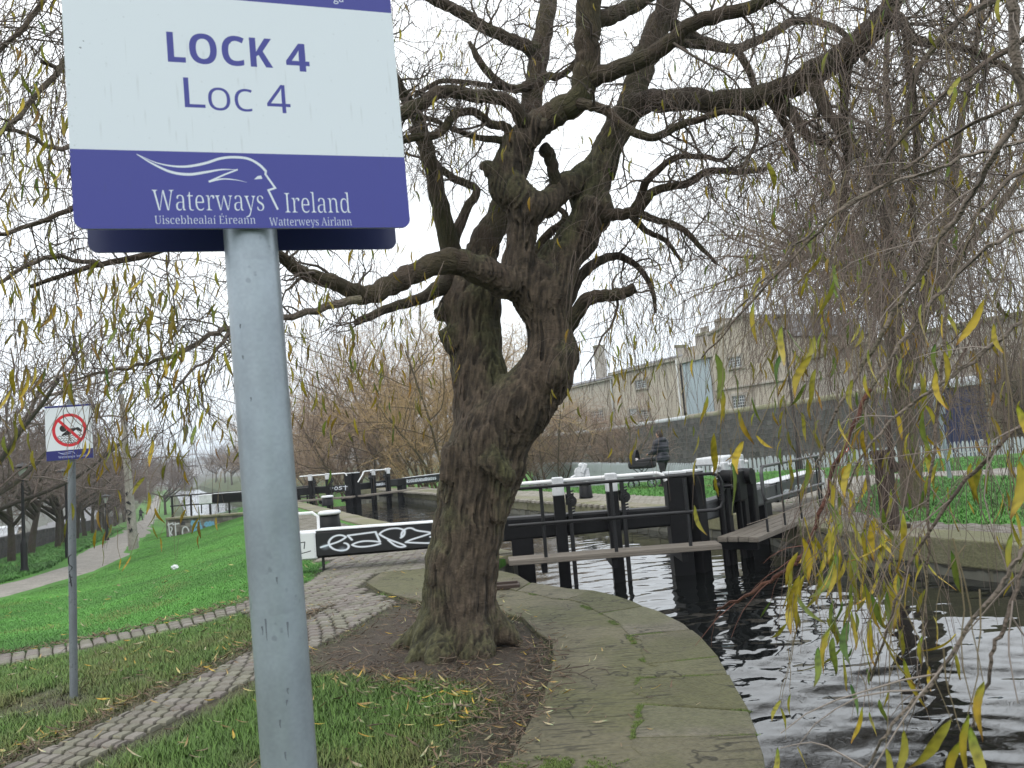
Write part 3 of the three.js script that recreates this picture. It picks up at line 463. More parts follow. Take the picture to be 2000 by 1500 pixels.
// local x runs from heel to mitre, s * z faces the camera's side of the leaf
function gateLeaf(name, label, heel, mitre, s, o) {
  const len = hypot(mitre[0] - heel[0], mitre[1] - heel[1]), turn = atan2(-(mitre[1] - heel[1]), mitre[0] - heel[0]);
  const t = thing(name, label, 'lock gate', [heel[0], 0, heel[1]], turn, 'lock gate leaves'), base = o.base ?? -1.6;
  // posts
  const mp = mesh('mitre_post', postGeo(0.3, 1.02 - base, 0.3), M.black, t); mp.position.set(len - 0.17, base, 0);
  const cap = mesh('post_cap', bevelBox(0.3, 0.035, 0.3, 0.008), M.white, t); cap.position.set(len - 0.17, 1.04, 0);
  const hp = mesh('heel_post', postGeo(0.32, 0.56 - base, 0.32), M.black, t); hp.position.set(0.02, base, 0);
  for (const px of o.posts) {
    const p = mesh('paddle_post', postGeo(0.165, 0.86 - base, 0.17), M.black, t); p.position.set(px, base, s * 0.24);
    const wt = mesh('post_top', bevelBox(0.17, 0.27, 0.175, 0.02), M.white, t); wt.position.set(px, 0.98, s * 0.24);
    rack(t, px + 0.15, s * 0.26, s, 1.02);
  }
  // planking below, each board
  const boards = o.boards ?? 10; for (let i = 0; i < boards; i++) { const w = (len - 0.5) / boards, p = mesh('gate_board', bevelBox(w - 0.008, 0.9, 0.08, 0.006), M.black, t); p.position.set(0.2 + w * (i + 0.5), (o.plankTop ?? -0.5) - 0.45, 0); }
  // balance beam, tapering out behind the heel
  const bm = new MB(), L0 = o.beam, prof = [[len - 0.3, 0.27, 0.55, 0.14], [0, 0.24, 0.57, 0.17], [-1.2, 0.22, 0.59, 0.18], [-L0, 0.21, 0.6, 0.19]], ch = 0.03;
  const rows = prof.map(([x, y0, y1, d]) => [[y0, -d + ch], [y0 + ch, -d], [y1 - ch, -d], [y1, -d + ch], [y1, d - ch], [y1 - ch, d], [y0 + ch, d], [y0, d - ch]].map(([y, z]) => V(x, y, z)));
  for (let i = 0; i < rows.length - 1; i++) for (let k = 0; k < 8; k++) { const a = rows[i][k], b = rows[i][(k + 1) % 8], c = rows[i + 1][(k + 1) % 8], d = rows[i + 1][k]; bm.quad(a, b, c, d, [[a.x, a.y], [b.x, b.y + b.z], [c.x, c.y + c.z], [d.x, d.y]]); }
  for (const [r, f] of [[rows[0], 1], [rows[3], -1]]) for (const [a, b, c, d] of [[0, 3, 4, 7], [0, 1, 2, 3], [4, 5, 6, 7]]) bm.quad(r[a], r[b], r[c], r[d]);
  const beamMat = M.black.clone(); beamMat.side = THREE.DoubleSide; if (o.beamWhite) beamMat.color = lin(0.1, 0.105, 0.11);
  bm.build('balance_beam', beamMat, t);
  if (o.tipFrom) { // white painted end
    const e = mesh('beam_end', bevelBox(o.tip ?? 0.42, 0.4, 0.39, 0.03), M.white, t); e.position.set(-L0 - (o.tip ?? 0.42) / 2 + 0.02, 0.4, 0);
  }
  const edge = mesh('beam_edge', bevelBox(L0 - 0.2, 0.016, 0.34, 0.005), M.white, t); edge.position.set(-L0 / 2 - 0.1, 0.598, 0); edge.rotation.z = -0.008;
  for (const px of [0.55, -0.5, -1.1]) { const q = mesh('iron_strap', bevelBox(0.07, px > 0 ? 0.3 : 0.37, px > 0 ? 0.31 : 0.365, 0.006), M.blackSteel, t); q.position.set(px, 0.405, 0); if (px < 0 && o.posts[0] === 0.6) q.removeFromParent(); }
  // footway boards and rails on the camera's side
  const fb = o.footBoards ?? 2, fw = o.footWidth ?? 0.42, f0 = o.foot0 ?? -0.2, f1 = o.foot1 ?? len + 0.2, fz = o.footZ ?? 0.72;
  for (let i = 0; i < fb; i++) { const w = fw / fb, p = mesh('foot_board', bevelBox(f1 - f0 - 0.03 * ((i * 7) % 3), 0.075, w - 0.012, 0.01), M.deck, t); p.position.set((f0 + f1) / 2, 0.03, s * (fz - fw / 2 + w * (i + 0.5))); }
  for (const px of [0.3, len * 0.5, len - 0.3]) { const q = mesh('bracket', bevelBox(0.08, 0.12, fz + fw / 2 - 0.1, 0.01), M.black, t); q.position.set(px, -0.085, s * (fz / 2 + 0.1)); }
  if (o.rail) {
    const zr = s * (fz + fw / 2 - 0.03), [r0, r1] = o.rail, hgt = 1.03, mid = 0.53, R = 0.12;
    const end = (x, d) => [V(x - d * R, hgt, zr), V(x - d * R * 0.3, hgt - R * 0.3, zr), V(x, hgt - R, zr), V(x, mid + R, zr), V(x - d * R * 0.3, mid + R * 0.3, zr), V(x - d * R, mid, zr)];
    const pts = [V(r0, mid, zr), ...(o.openStart ? [] : []), V(r1 - R * 2, mid, zr), ...end(r1, 1).reverse(), V(r1 - R * 2, hgt, zr), V(r0, hgt, zr)];
    const hb = new MB(); hb.tube(pts, 0.024, 8, { cap: true }); hb.build('handrail', o.railGrey ? mat({ rgb: [0.09, 0.09, 0.095], roughness: 0.4, metalness: 0.4 }) : M.blackSteel, t);
    for (const px of o.railPosts) { const q = mesh('rail_post', postGeo(0.05, 1.0, 0.028), M.blackSteel, t); q.position.set(px, 0.05, zr - s * 0.02); }
  }
  if (o.whiteRail) { // white hand rail along the post tops
    const [a, b] = o.whiteRail, z = s * 0.24, hb = new MB(); hb.tube([V(a, 1.06, z), V(b - 0.12, 1.06, z), V(b - 0.04, 1.03, z), V(b, 0.94, z)].concat(o.railDown ? [V(b + 0.3, 0.62, z)] : []), 0.03, 8, { cap: true });
    hb.build('white_rail', M.whiteSteel, t);
  }
  return t;
}
const whiteTag = '#dfe6ee';
{
  // near left leaf, with the big sprayed tag on its beam
  const g = gateLeaf('lock_gate', 'near black lock gate with graffitied balance beam behind the willow trunk', HL, MIT, 1, { posts: [0.6, 1.38], beam: 3.0, tipFrom: true, tip: 0.46, footBoards: 2, footZ: 0.72, rail: [-0.15, 2.82], railPosts: [0.33, 1.3, 2.32], whiteRail: [-0.2, 2.18], foot1: 2.75 });
  const t = sprayTexture(1024, 160, (x) => { x.scale(1.15, 1.05); for (const p of tagPaths.big) stroke(x, p, 11, whiteTag); x.globalAlpha = 0.12; x.fillStyle = '#cfdcea'; for (const [a, b, r] of [[40, 96, 26], [560, 120, 34], [120, 120, 24], [620, 110, 22]]) for (let k = 1; k < 6; k++) { x.beginPath(); x.arc(a, b, r * k / 5, 0, 7); x.fill(); } x.globalAlpha = 1; }, '#131417');
  face(2.75, 0.32, paintFace(t), g, -1.61, 0.41, 0.1845, 0.0075);
  const e = sprayTexture(256, 256, (x) => { for (const p of [(c) => { c.moveTo(0, 90); c.lineTo(90, 80); c.moveTo(30, 70); c.lineTo(44, 170); c.moveTo(80, 70); c.lineTo(88, 170); c.moveTo(100, 90); c.lineTo(170, 84); c.lineTo(160, 150); c.moveTo(120, 80); c.lineTo(124, 170); c.moveTo(0, 200); c.bezierCurveTo(80, 210, 140, 200, 220, 180); }]) stroke(x, p, 9, '#15161a', false); }, '#d3d6d8');
  face(0.4, 0.36, paintFace(e), g, -3.22, 0.4, 0.199);
  const hoop = new MB(); hoop.tube([V(-3.45, 0.86, -0.1), V(-3.1, 0.86, -0.1), V(-3.02, 0.8, -0.1), V(-3.02, 0.58, -0.1)], 0.022, 8, { cap: true }); hoop.build('beam_hoop', M.whiteSteel, g);
  const pin = mesh('beam_pin', postGeo(0.04, 0.24, 0.04), M.blackSteel, g); pin.position.set(-2.92, 0.0, 0.12);
  const wg = new MB(); // white painted winding gear over the rail
  wg.add(new THREE.CylinderGeometry(0.075, 0.075, 0.1, 12), M4(0.96, 1.15, -0.12, 0, 1, 1, 1, PI / 2)); wg.add(bevelBox(0.07, 0.16, 0.08, 0.02), M4(1.03, 1.2, -0.1, 0, 1, 1, 1, 0, -0.5)); wg.add(new THREE.CylinderGeometry(0.05, 0.07, 0.2, 10), M4(1.06, 1.1, -0.14)); wg.add(bevelBox(0.2, 0.09, 0.12, 0.02), M4(0.92, 1.08, -0.14, 0, 1, 1, 1, 0, 0.4)); wg.add(new THREE.SphereGeometry(0.04, 10, 8), M4(0.99, 1.25, -0.12)); wg.add(bevelBox(0.34, 0.06, 0.1, 0.02), M4(1.02, 1.03, -0.12));
  wg.build('winding_wheel', M.white, g);
}
{
  const g = gateLeaf('lock_gate', 'near right black lock gate with boarded footbridge and grey scrawled beam', HR, MIT, -1, { posts: [1.5, 2.2], beam: 3.25, tipFrom: true, tip: 0.3, beamWhite: true, footBoards: 4, footWidth: 0.62, footZ: 0.68, foot0: -0.75, foot1: 2.95, rail: [-0.62, 2.5], railPosts: [-0.5, -0.35, 0.75, 1.6, 2.4], railGrey: true, whiteRail: [1.1, 2.55] });
  const t = sprayTexture(768, 128, (x) => { const p = [[60, 92, 30], [120, 88, 30], [190, 92, 28], [330, 84, 34], [420, 78, 26], [520, 80, 28], [600, 70, 26]]; p.forEach(([a, b, s], i) => stroke(x, (c) => tagPaths.scrawl(c, a, b, s, 2, 40 + i), 9, '#e6ebf0')); }, '#3c4043');
  face(2.4, 0.3, paintFace(t), g, -1.6, 0.41, -0.192, PI);
  const wb = new MB(); wb.add(bevelBox(0.9, 0.13, 0.5, 0.03), M4(1.4, 1.12, 0.1)); wb.build('white_cover', M.white, g);
  // bulky black gearing
  const k = new MB(); k.add(bevelBox(0.34, 0.5, 0.4, 0.05), M4(1.85, 0.72, -0.22)); k.add(new THREE.CylinderGeometry(0.13, 0.13, 0.2, 14), M4(1.62, 0.85, -0.4, 0, 1, 1, 1, PI / 2)); k.add(new THREE.CylinderGeometry(0.1, 0.1, 0.24, 14), M4(2.3, 0.9, -0.4, 0, 1, 1, 1, PI / 2)); k.add(bevelBox(0.2, 0.95, 0.2, 0.03), M4(1.1, 0.45, -0.24)); k.build('gear_housing', M.black, g);
}
// the lower pair
const fo = { base: -5.2, plankTop: -3.2, boards: 10 };
{
  const MF = [MIT[0] + FAR[0], MIT[1] + FAR[1]];
  const g = gateLeaf('lock_gate', 'far left black lock gate with white railing above its beam', FHL, MF, 1, { ...fo, posts: [0.75, 1.5], beam: 3.6, tipFrom: true, tip: 0.6, footBoards: 2, whiteRail: [0.3, 2.35] });
  face(0.9, 0.26, paintFace(sprayTexture(256, 96, (x) => { stroke(x, (c) => { c.moveTo(20, 20); c.lineTo(30, 70); c.moveTo(20, 22); c.bezierCurveTo(70, 10, 70, 48, 30, 46); c.moveTo(95, 20); c.bezierCurveTo(70, 30, 75, 74, 100, 66); c.bezierCurveTo(125, 50, 120, 22, 95, 20); c.moveTo(170, 22); c.bezierCurveTo(130, 10, 130, 46, 155, 44); c.bezierCurveTo(180, 50, 160, 76, 130, 66); c.moveTo(185, 24); c.lineTo(236, 30); c.moveTo(214, 10); c.lineTo(210, 84); }, 9, whiteTag); }, '#111215')), g, 1.95, 0.42, 0.175);
  const k = gateLeaf('lock_gate', 'far right black lock gate with scribbled beam below brown bushes', FHR, MF, -1, { ...fo, posts: [1.1, 2.0], beam: 4.6, footBoards: 2, whiteRail: [0.9, 2.6], railDown: true, foot0: -0.9 });
  face(3.9, 0.3, paintFace(sprayTexture(1024, 96, (x) => { stroke(x, (c) => tagPaths.scrawl(c, 20, 56, 34, 18, 7), 7, whiteTag); stroke(x, (c) => { c.moveTo(700, 70); for (let i = 0; i < 6; i++) c.bezierCurveTo(710 + i * 50, 10, 735 + i * 50, 20, 745 + i * 50, 66 - i * 4); }, 8, whiteTag); }, '#14161b')), k, -2.0, 0.41, -0.192, PI);
  face(1.5, 0.24, paintFace(sprayTexture(512, 96, (x) => { stroke(x, (c) => tagPaths.scrawl(c, 20, 56, 30, 12, 17), 8, whiteTag); }, '#111215')), k, 1.2, 0.42, -0.18, PI);
}
// bollards
{
  const b = thing('bollard', 'short black bollard with white top on the cobbled far bank', 'bollard', [...(() => { const p = onY(1145, 974); return [p.x, 0.03, p.z]; })()]);
  mesh('bollard_body', new THREE.LatheGeometry([[0.0, 0], [0.2, 0], [0.19, 0.03], [0.17, 0.36], [0.0, 0.36]].map((p) => new THREE.Vector2(...p)), 20), M.black, b);
  mesh('bollard_cap', new THREE.LatheGeometry([[0.0, 0.36], [0.19, 0.36], [0.2, 0.39], [0.2, 0.43], [0.17, 0.46], [0, 0.475]].map((p) => new THREE.Vector2(...p)), 20), M.white, b);
  const p = onY(645, 1034); dup(b, [p.x, 0.03, p.z], 0, 'black bollard with wide white cap behind the graffitied beam').scale.set(1.35, 0.9, 1.35);
  const q = at(640, 985, 28); dup(b, [q.x, 0.03, q.z], 0, 'white topped bollard beside the far lock gate').scale.set(1.1, 0.8, 1.1);
}
// rusty ground paddle stand on the right bank
{
  const p = onY(1741, 1036), t = thing('paddle_stand', 'rusty brown paddle winding post on the right bank among hanging twigs', 'paddle stand', [p.x, 0.03, p.z], 0.5);
  const rust = mat({ rgb: [0.05, 0.032, 0.024], map: T.speck, bumpMap: T.speckBump, bumpScale: 0.01 });
  mesh('post', postGeo(0.17, 1.02, 0.2), rust, t); const top = mesh('post_head', bevelBox(0.27, 0.12, 0.26, 0.03), rust, t); top.position.y = 1.06;
  const b = new MB(); b.add(new THREE.CylinderGeometry(0.09, 0.09, 0.2, 16), M4(0.12, 0.86, 0, 0, 1, 1, 1, 0, PI / 2)); b.add(new THREE.CylinderGeometry(0.03, 0.03, 0.5, 8), M4(0.3, 0.86, 0, 0, 1, 1, 1, 0, PI / 2)); b.add(bevelBox(0.06, 0.7, 0.06, 0.01), M4(0.0, 1.2, 0.14)); b.build('winding_gear', rust, t);
  const f = mesh('foot_plate', bevelBox(0.34, 0.06, 0.4, 0.015), rust, t); f.position.y = 0.03;
}
// wing wall and railing beside the far gates
{
  const p0 = at(330, 1010, 36.6), p1 = at(620, 988, 35.2), dx = p1.x - p0.x, dz = p1.z - p0.z, L = hypot(dx, dz), topY = -0.42;
  const t = thing('wing_wall', 'low stone wall with graffiti at the left of the far gates', 'wall', [p0.x, topY, p0.z], atan2(-dz, dx));
  const gt = sprayTexture(1024, 256, (x, w, h) => {
    const r = rng(4); for (let j = 0; j < 5; j++) for (let i = 0; i < 16; i++) { const k = 70 + r() * 60; x.fillStyle = `rgb(${k},${k - 3},${k - 8})`; x.fillRect(i * 66 + (j & 1) * 30 - 30, j * 52, 63, 48); }
    stroke(x, (c) => { c.moveTo(30, 40); c.lineTo(44, 220); c.moveTo(20, 60); c.lineTo(90, 40); c.moveTo(120, 40); c.lineTo(124, 210); c.moveTo(90, 60); c.lineTo(170, 50); c.moveTo(220, 200); c.bezierCurveTo(190, 90, 280, 60, 300, 150); c.moveTo(60, 90); c.bezierCurveTo(110, 120, 20, 150, 70, 190); }, 15, '#cfd4d8');
    for (const [a, b, s] of [[340, 70, 40], [350, 130, 46], [340, 190, 40], [520, 90, 36], [530, 170, 40]]) stroke(x, (c) => tagPaths.scrawl(c, a, b, s, 3, a), 22, '#6fa9c9'); stroke(x, (c) => tagPaths.scrawl(c, 680, 110, 30, 3, 9), 16, '#b98a93'); stroke(x, (c) => tagPaths.scrawl(c, 190, 60, 26, 3, 29), 8, '#26282c');
  }, '#4a4a48');
  const body = mesh('wall_body', bevelBox(L, 2.6, 0.5, 0.02), M.wallStone, t); body.position.set(L / 2, -1.3 - 0.09, 0);
  face(3.9, 0.95, paintFace(gt), t, 1.98, -0.57, 0.254);
  for (let i = 0; i < 8; i++) { const c = mesh('coping_stone', bevelBox(L / 8 - 0.02, 0.1, 0.6, 0.02), M.stone, t); c.position.set(L / 8 * (i + 0.5), -0.04, 0.01); }
  const rl = thing('railing', 'black steel railing along the top of the graffitied wing wall', 'railing', [p0.x, topY + 0.01, p0.z], atan2(-dz, dx));
  for (const y of [0.52, 0.98]) { const b = new MB(); b.tube([V(0.1, y, 0), V(L, y, 0)], 0.036, 6, { cap: true }); b.build('rail', M.blackSteel, rl); }
  for (let x = 0.2; x < L; x += 0.98) { const q = mesh('rail_post', postGeo(0.075, 1.0, 0.075), M.blackSteel, rl); q.position.set(x, 0, 0); }
  for (const x of [0.8, 1.7]) { const q = mesh('rail_post', postGeo(0.05, 1.0, 0.05), M.blackSteel, rl); q.position.set(x, 0, -1.4); }
}
// ------------------------------------------------------------------ prison wall and building, seen along the canal
const WA = [23.5, -38], WC = [3.4, -85], wl = hypot(WC[0] - WA[0], WC[1] - WA[1]), wd = [(WA[0] - WC[0]) / wl, (WA[1] - WC[1]) / wl];
const wallTurn = atan2(-wd[1], wd[0]);                            // local x towards the camera along the wall, local z towards the canal
const wn = [sin(wallTurn), cos(wallTurn)];
// meets the sight line of a pixel with a vertical plane parallel to the wall, `back` metres behind it -> [s along, y]
function onWall(px, py, back = 0) { const r = sight(px, py), ox = WA[0] - wn[0] * back, oz = WA[1] - wn[1] * back, t = (ox * wn[0] + oz * wn[1]) / (r.x * wn[0] + r.z * wn[1]), x = r.x * t, z = r.z * t; return [(x - ox) * wd[0] + (z - oz) * wd[1], EYE + r.y * t]; }
{
  const t = thing('stone_wall', 'long dark grey rubble wall behind the spiked steel fence', 'wall', [WA[0], 0, WA[1]], wallTurn);
  const top = [[2300, 640], [2080, 716], [1933, 742], [1720, 768], [1535, 794], [1340, 819], [1132, 848], [1060, 853], [1000, 862]].map(([a, b]) => onWall(a, b));
  for (let i = 0; i < top.length - 1; i++) {
    const [s0, y0] = top[i], [s1, y1] = top[i + 1], b = new MB(), q = (s, y, z) => V(s, y, z);
    const uvq = (p) => [p.x, p.y], f = (a, c, d, e) => b.quad(a, c, d, e, [a, c, d, e].map(uvq));
    f(q(s0, -2.5, 0), q(s1, -2.5, 0), q(s1, y1, 0), q(s0, y0, 0)); f(q(s1, -2.5, -0.6), q(s0, -2.5, -0.6), q(s0, y0, -0.6), q(s1, y1, -0.6)); f(q(s0, y0, 0), q(s1, y1, 0), q(s1, y1, -0.6), q(s0, y0, -0.6));
    b.build('wall_section', M.prisonWall, t);
    const light = i >= 5 || i === 2, c = new MB(); c.tube([V(s0, y0 + 0.1, -0.3), V(s1, y1 + 0.1, -0.3)], light ? 0.22 : 0.26, 8); c.build('wall_coping', light ? mat({ rgb: [0.42, 0.45, 0.47], roughness: 0.6 }) : M.stone, t);
  }
  const [a0] = onWall(1842, 800), [a1] = onWall(1934, 800);        // the navy gate and its pale pillar
  const g = thing('wall_gate', 'navy blue metal gate in the grey wall behind the fence', 'gate', [WA[0] + wd[0] * a0, 0, WA[1] + wd[1] * a0], wallTurn), w = abs(a0 - a1);
  for (let i = 0; i < 6; i++) { const p = mesh('gate_panel', bevelBox(w / 6 - 0.03, 4.6, 0.12, 0.02), mat({ rgb: [0.018, 0.025, 0.085], roughness: 0.5 }), g); p.position.set(w / 6 * (i + 0.5), 0.6, 0.12); }
  const p = mesh('gate_pillar', bevelBox(0.7, 4.9, 0.5, 0.03), M.stone, g); p.position.set(w + 0.45, 0.6, 0.16);
  const ln = mesh('gate_lintel', bevelBox(w + 1.4, 0.22, 0.5, 0.03), mat({ rgb: [0.42, 0.45, 0.47] }), g); ln.position.set(w / 2 - 0.2, 3.0, 0.2);
}
const BK = 7;
const render1 = mat({ rgb: [0.52, 0.475, 0.405], map: T.stain, roughness: 0.95, bumpMap: rep(T.speckBump, [0.3, 0.3]), bumpScale: 0.03 }), render2 = mat({ rgb: [0.47, 0.43, 0.375], map: T.stain, roughness: 0.95 });
const slate = mat({ rgb: [0.16, 0.16, 0.168], map: T.slate, roughness: 0.8 }), winGlass = phys({ rgb: [0.05, 0.06, 0.065], roughness: 0.15 }), winFrame = mat({ rgb: [0.5, 0.53, 0.54], roughness: 0.6 }), trimM = mat({ rgb: [0.44, 0.41, 0.36], map: T.speck, roughness: 0.9 });
const bOrigin = [WA[0] - wn[0] * BK, WA[1] - wn[1] * BK];
function barredWindow(parent, s, y, w, h, z = 0) {
  const f = mesh('window', bevelBox(w, h, 0.1, 0.02), winFrame, parent); f.position.set(s, y, z + 0.02);
  const p = mesh('pane', new THREE.BoxGeometry(w - 0.16, h - 0.16, 0.04), winGlass, f); p.position.z = 0.05;
  const b = new MB(); for (let i = 1; i < 6; i++) b.add(new THREE.BoxGeometry(0.055, h - 0.14, 0.05), M4(-w / 2 + w * i / 6, 0, 0.08)); for (let i = 1; i < 4; i++) b.add(new THREE.BoxGeometry(w - 0.14, 0.05, 0.045), M4(0, -h / 2 + h * i / 4, 0.081)); b.build('bars', winFrame, f);
  for (const [dx, dy, ww, hh] of [[-w / 2 - 0.11, 0, 0.22, h + 0.44], [w / 2 + 0.11, 0, 0.22, h + 0.44], [0, h / 2 + 0.13, w, 0.26]]) { const q = mesh('window_surround', bevelBox(ww - 0.004, hh, 0.3, 0.02), trimM, parent); q.position.set(s + dx, y + dy, z + 0.07); }
  const sl = mesh('window_sill', bevelBox(w + 0.3, 0.12, 0.26, 0.02), trimM, parent); sl.position.set(s, y - h / 2 - 0.07, z + 0.08);
}
{
  const t = thing('prison_building', 'long beige prison block with slate roof, chimneys and gable above the wall', 'building', [bOrigin[0], 0, bOrigin[1]], wallTurn);
  const W = (px, py) => onWall(px, py, BK), Wz = (px, py, z) => onWall(px, py, BK - z);
  const [sG0] = W(1565, 700), [sG1, yCorn] = W(1405, 689), [sT1] = W(1330, 701), [sL1, yE] = W(1186, 734), [sEnd] = W(1040, 760), [, yApex] = W(1480, 616), [, ySh] = W(1402, 655), [, yShR] = W(1558, 660), yRidge = W(1322, 676)[1];
  const box = (name, s0, s1, y0, y1, d, z, m) => { const g = bevelBox(abs(s1 - s0), y1 - y0, d, 0.04), q = mesh(name, g, m, t); q.position.set((s0 + s1) / 2, (y0 + y1) / 2, z - d / 2); return q; };
  // gabled front block (nearest), tower link, long wing, far wing
  { const sh = new THREE.Shape([[sG0, -3], [sG1, -3], [sG1, ySh], [(sG0 + sG1) / 2, yApex], [sG0, yShR]].map((p) => new THREE.Vector2(...p))), g = new THREE.ExtrudeGeometry(sh, { depth: 9, bevelEnabled: false }); g.translate(0, 0, -8.2); metreUV(g); mesh('gable_block', g, render1, t);
    const c = new MB(), a = V(sG0 + 0.2, yShR + 0.12, 0.85), m = V((sG0 + sG1) / 2, yApex + 0.2, 0.85), e = V(sG1 - 0.2, ySh + 0.12, 0.85); c.tube([a, m, e], 0.2, 6); c.build('gable_coping', trimM, t);
    const rf = new MB(); for (const p of [a, e]) rf.quad(V(p.x, p.y, 0.7), V(m.x, m.y, 0.7), V(m.x, m.y, -8.4), V(p.x, p.y, -8.4), [[0, 0], [0, 4], [9, 4], [9, 0]]); const r = rf.build('roof', slate, t); r.material.side = THREE.DoubleSide; }
  box('tower_link', sG1, sT1, -3, yCorn - 0.15, 7.5, 0.0, render2);
  box('cornice', sG1, sT1 - 0.3, yCorn - 0.25, yCorn + 0.25, 8, 0.35, trimM);
  box('parapet', sG1 + 0.2, sT1, yCorn + 0.25, W(1330, 681)[1], 7, -0.2, render2);
  box('long_wing', sT1, sL1, -3, yE, 9, -0.6, render1);
  box('far_wing', sL1, sEnd, -3, yE - 0.3, 9, -1.6, render2);
  box('eaves', sT1, sL1 - 0.3, yE, yE + 0.32, 9.5, -0.3, trimM); box('eaves', sL1 - 0.3, sEnd, yE - 0.3, yE - 0.05, 9.5, -1.3, trimM);
  { const rf = new MB(), y0 = yE + 0.32, y1 = yRidge; rf.quad(V(sT1, y0, -0.25), V(sL1 - 0.4, y0, -0.25), V(sL1 + 1.5, y1, -5), V(sT1, y1, -5), [[sT1, 0], [sL1, 0], [sL1, 6], [sT1, 6]]); rf.quad(V(sL1 - 0.4, y0, -9.7), V(sT1, y0, -9.7), V(sT1, y1, -5), V(sL1 + 1.5, y1, -5), [[sT1, 0], [sL1, 0], [sL1, 6], [sT1, 6]]); rf.build('roof', slate, t);
    const r2 = new MB(), ya = yE - 0.05, yb = y1 - 0.3; r2.quad(V(sL1 + 0.3, ya, -1.2), V(sEnd, ya, -1.2), V(sEnd, yb, -6), V(sL1 + 0.3, yb, -6), [[0, 0], [sEnd - sL1, 0], [sEnd - sL1, 6], [0, 6]]); r2.quad(V(sEnd, ya, -10), V(sL1, ya, -10), V(sL1, yb, -6), V(sEnd, yb, -6), [[0, 0], [9, 0], [9, 6], [0, 6]]); r2.build('roof', slate, t); }
  // chimneys
  const chim = (px0, px1, py0, py1, pots) => { const [s0, ya] = Wz(px0, py1, -4), [s1] = Wz(px1, py1, -4), [, yb] = Wz((px0 + px1) / 2, py0, -4); const c = box('chimney', s0, s1, ya - 2, yb, 1.4, -3.4, trimM), w = abs(s1 - s0) * 0.6; c.scale.set(0.6, 1, 0.7); const cap = mesh('chimney_cap', bevelBox(w + 0.4, 0.3, 1.8, 0.05), M.stone, c); cap.position.y = (yb - ya + 2) / 2; for (let i = 0; i < pots; i++) { const p = mesh('chimney_pot', new THREE.LatheGeometry([[0.12, 0], [0.2, 0], [0.17, 0.5], [0.21, 0.56], [0.13, 0.6]].map((q) => new THREE.Vector2(...q)), 10), trimM, c); p.position.set(-w / 2 + w * (i + 0.5) / pots, (yb - ya + 2) / 2 + 0.15, 0); } };
  chim(1357, 1400, 652, 684, 6); chim(1401, 1430, 624, 680, 0); chim(1164, 1178, 676, 712, 0); chim(1326, 1333, 676, 700, 0);
  // windows and the pale blue sheeting
  for (const [a, b, c, d, z] of [[1426, 1450, 695, 720, 0.8], [1435, 1459, 771, 798, 0.8], [1244, 1264, 740, 760, -0.6], [1250, 1268, 800, 820, -0.6], [1157, 1180, 800, 826, -1.6], [1232, 1246, 798, 812, -0.6], [1128, 1142, 806, 826, -1.6]]) { const [s0, y0] = Wz(a, d, z), [s1, y1] = Wz(b, c, z); barredWindow(t, (s0 + s1) / 2, (y0 + y1) / 2, abs(s1 - s0), y1 - y0, z); }
  { const [s0, y0] = Wz(1396, 815, 0.1), [s1] = Wz(1343, 815, 0.1), [, y1] = Wz(1370, 700, 0.1), n = 8, w = abs(s1 - s0) / n; for (let i = 0; i < n; i++) { const p = mesh('cladding_sheet', bevelBox(w - 0.02, y1 - y0 + 0.8, 0.08, 0.02), mat({ rgb: [0.33, 0.4, 0.44], roughness: 0.5 }), t); p.position.set(s0 + (s1 > s0 ? 1 : -1) * w * (i + 0.5), (y0 + y1) / 2, 0.06 + 0.01 * (i & 1)); } }
  for (const px of [1326, 1333]) { const [s] = Wz(px, 760, 0.1), b = new MB(); b.tube([V(s, -2, 0.1), V(s, yE, 0.1)], 0.09, 6); b.build('drain_pipe', px === 1326 ? M.whiteSteel : M.black, t); }
  { const [s] = Wz(1181, 770, -0.5), b = new MB(); b.tube([V(s, -2, -1.45), V(s, yE, -1.45)], 0.12, 6); b.build('drain_pipe', winFrame, t); }
  const [sS, yS] = Wz(1552, 738, 0.9); const sc = box('string_course', sG0, sG1, yS - 0.1, yS + 0.08, 0.2, 0.98, trimM);
}
{ // low ranges to the right
  const t = thing('prison_annex', 'low grey brick range stepping up to the right of the gable', 'building', [bOrigin[0], 0, bOrigin[1]], wallTurn);
  const steps = [[1560, 1610, 706], [1610, 1700, 690], [1700, 1790, 676], [1790, 2000, 655]], bm = mat({ rgb: [0.4, 0.375, 0.34], map: T.stain, roughness: 0.95 });
  for (const [a, b, c] of steps) { const [s0, y] = onWall(a, c, BK), [s1] = onWall(b, c, BK), q = mesh('wing', bevelBox(abs(s1 - s0) - 0.01, y + 3, 6, 0.04), bm, t); q.position.set((s0 + s1) / 2, (y - 3) / 2, -3); const e = mesh('wing_coping', bevelBox(abs(s1 - s0), 0.25, 6.4, 0.04), M.stone, t); e.position.set((s0 + s1) / 2, y + 0.13, -3);
    for (let k = 1; k < 3; k++) { const cr = mesh('string_course', bevelBox(abs(s1 - s0) - 0.02, 0.14, 0.1, 0.02), trimM, t); cr.position.set((s0 + s1) / 2, y - 1.5 * k, 0.03); } }
}
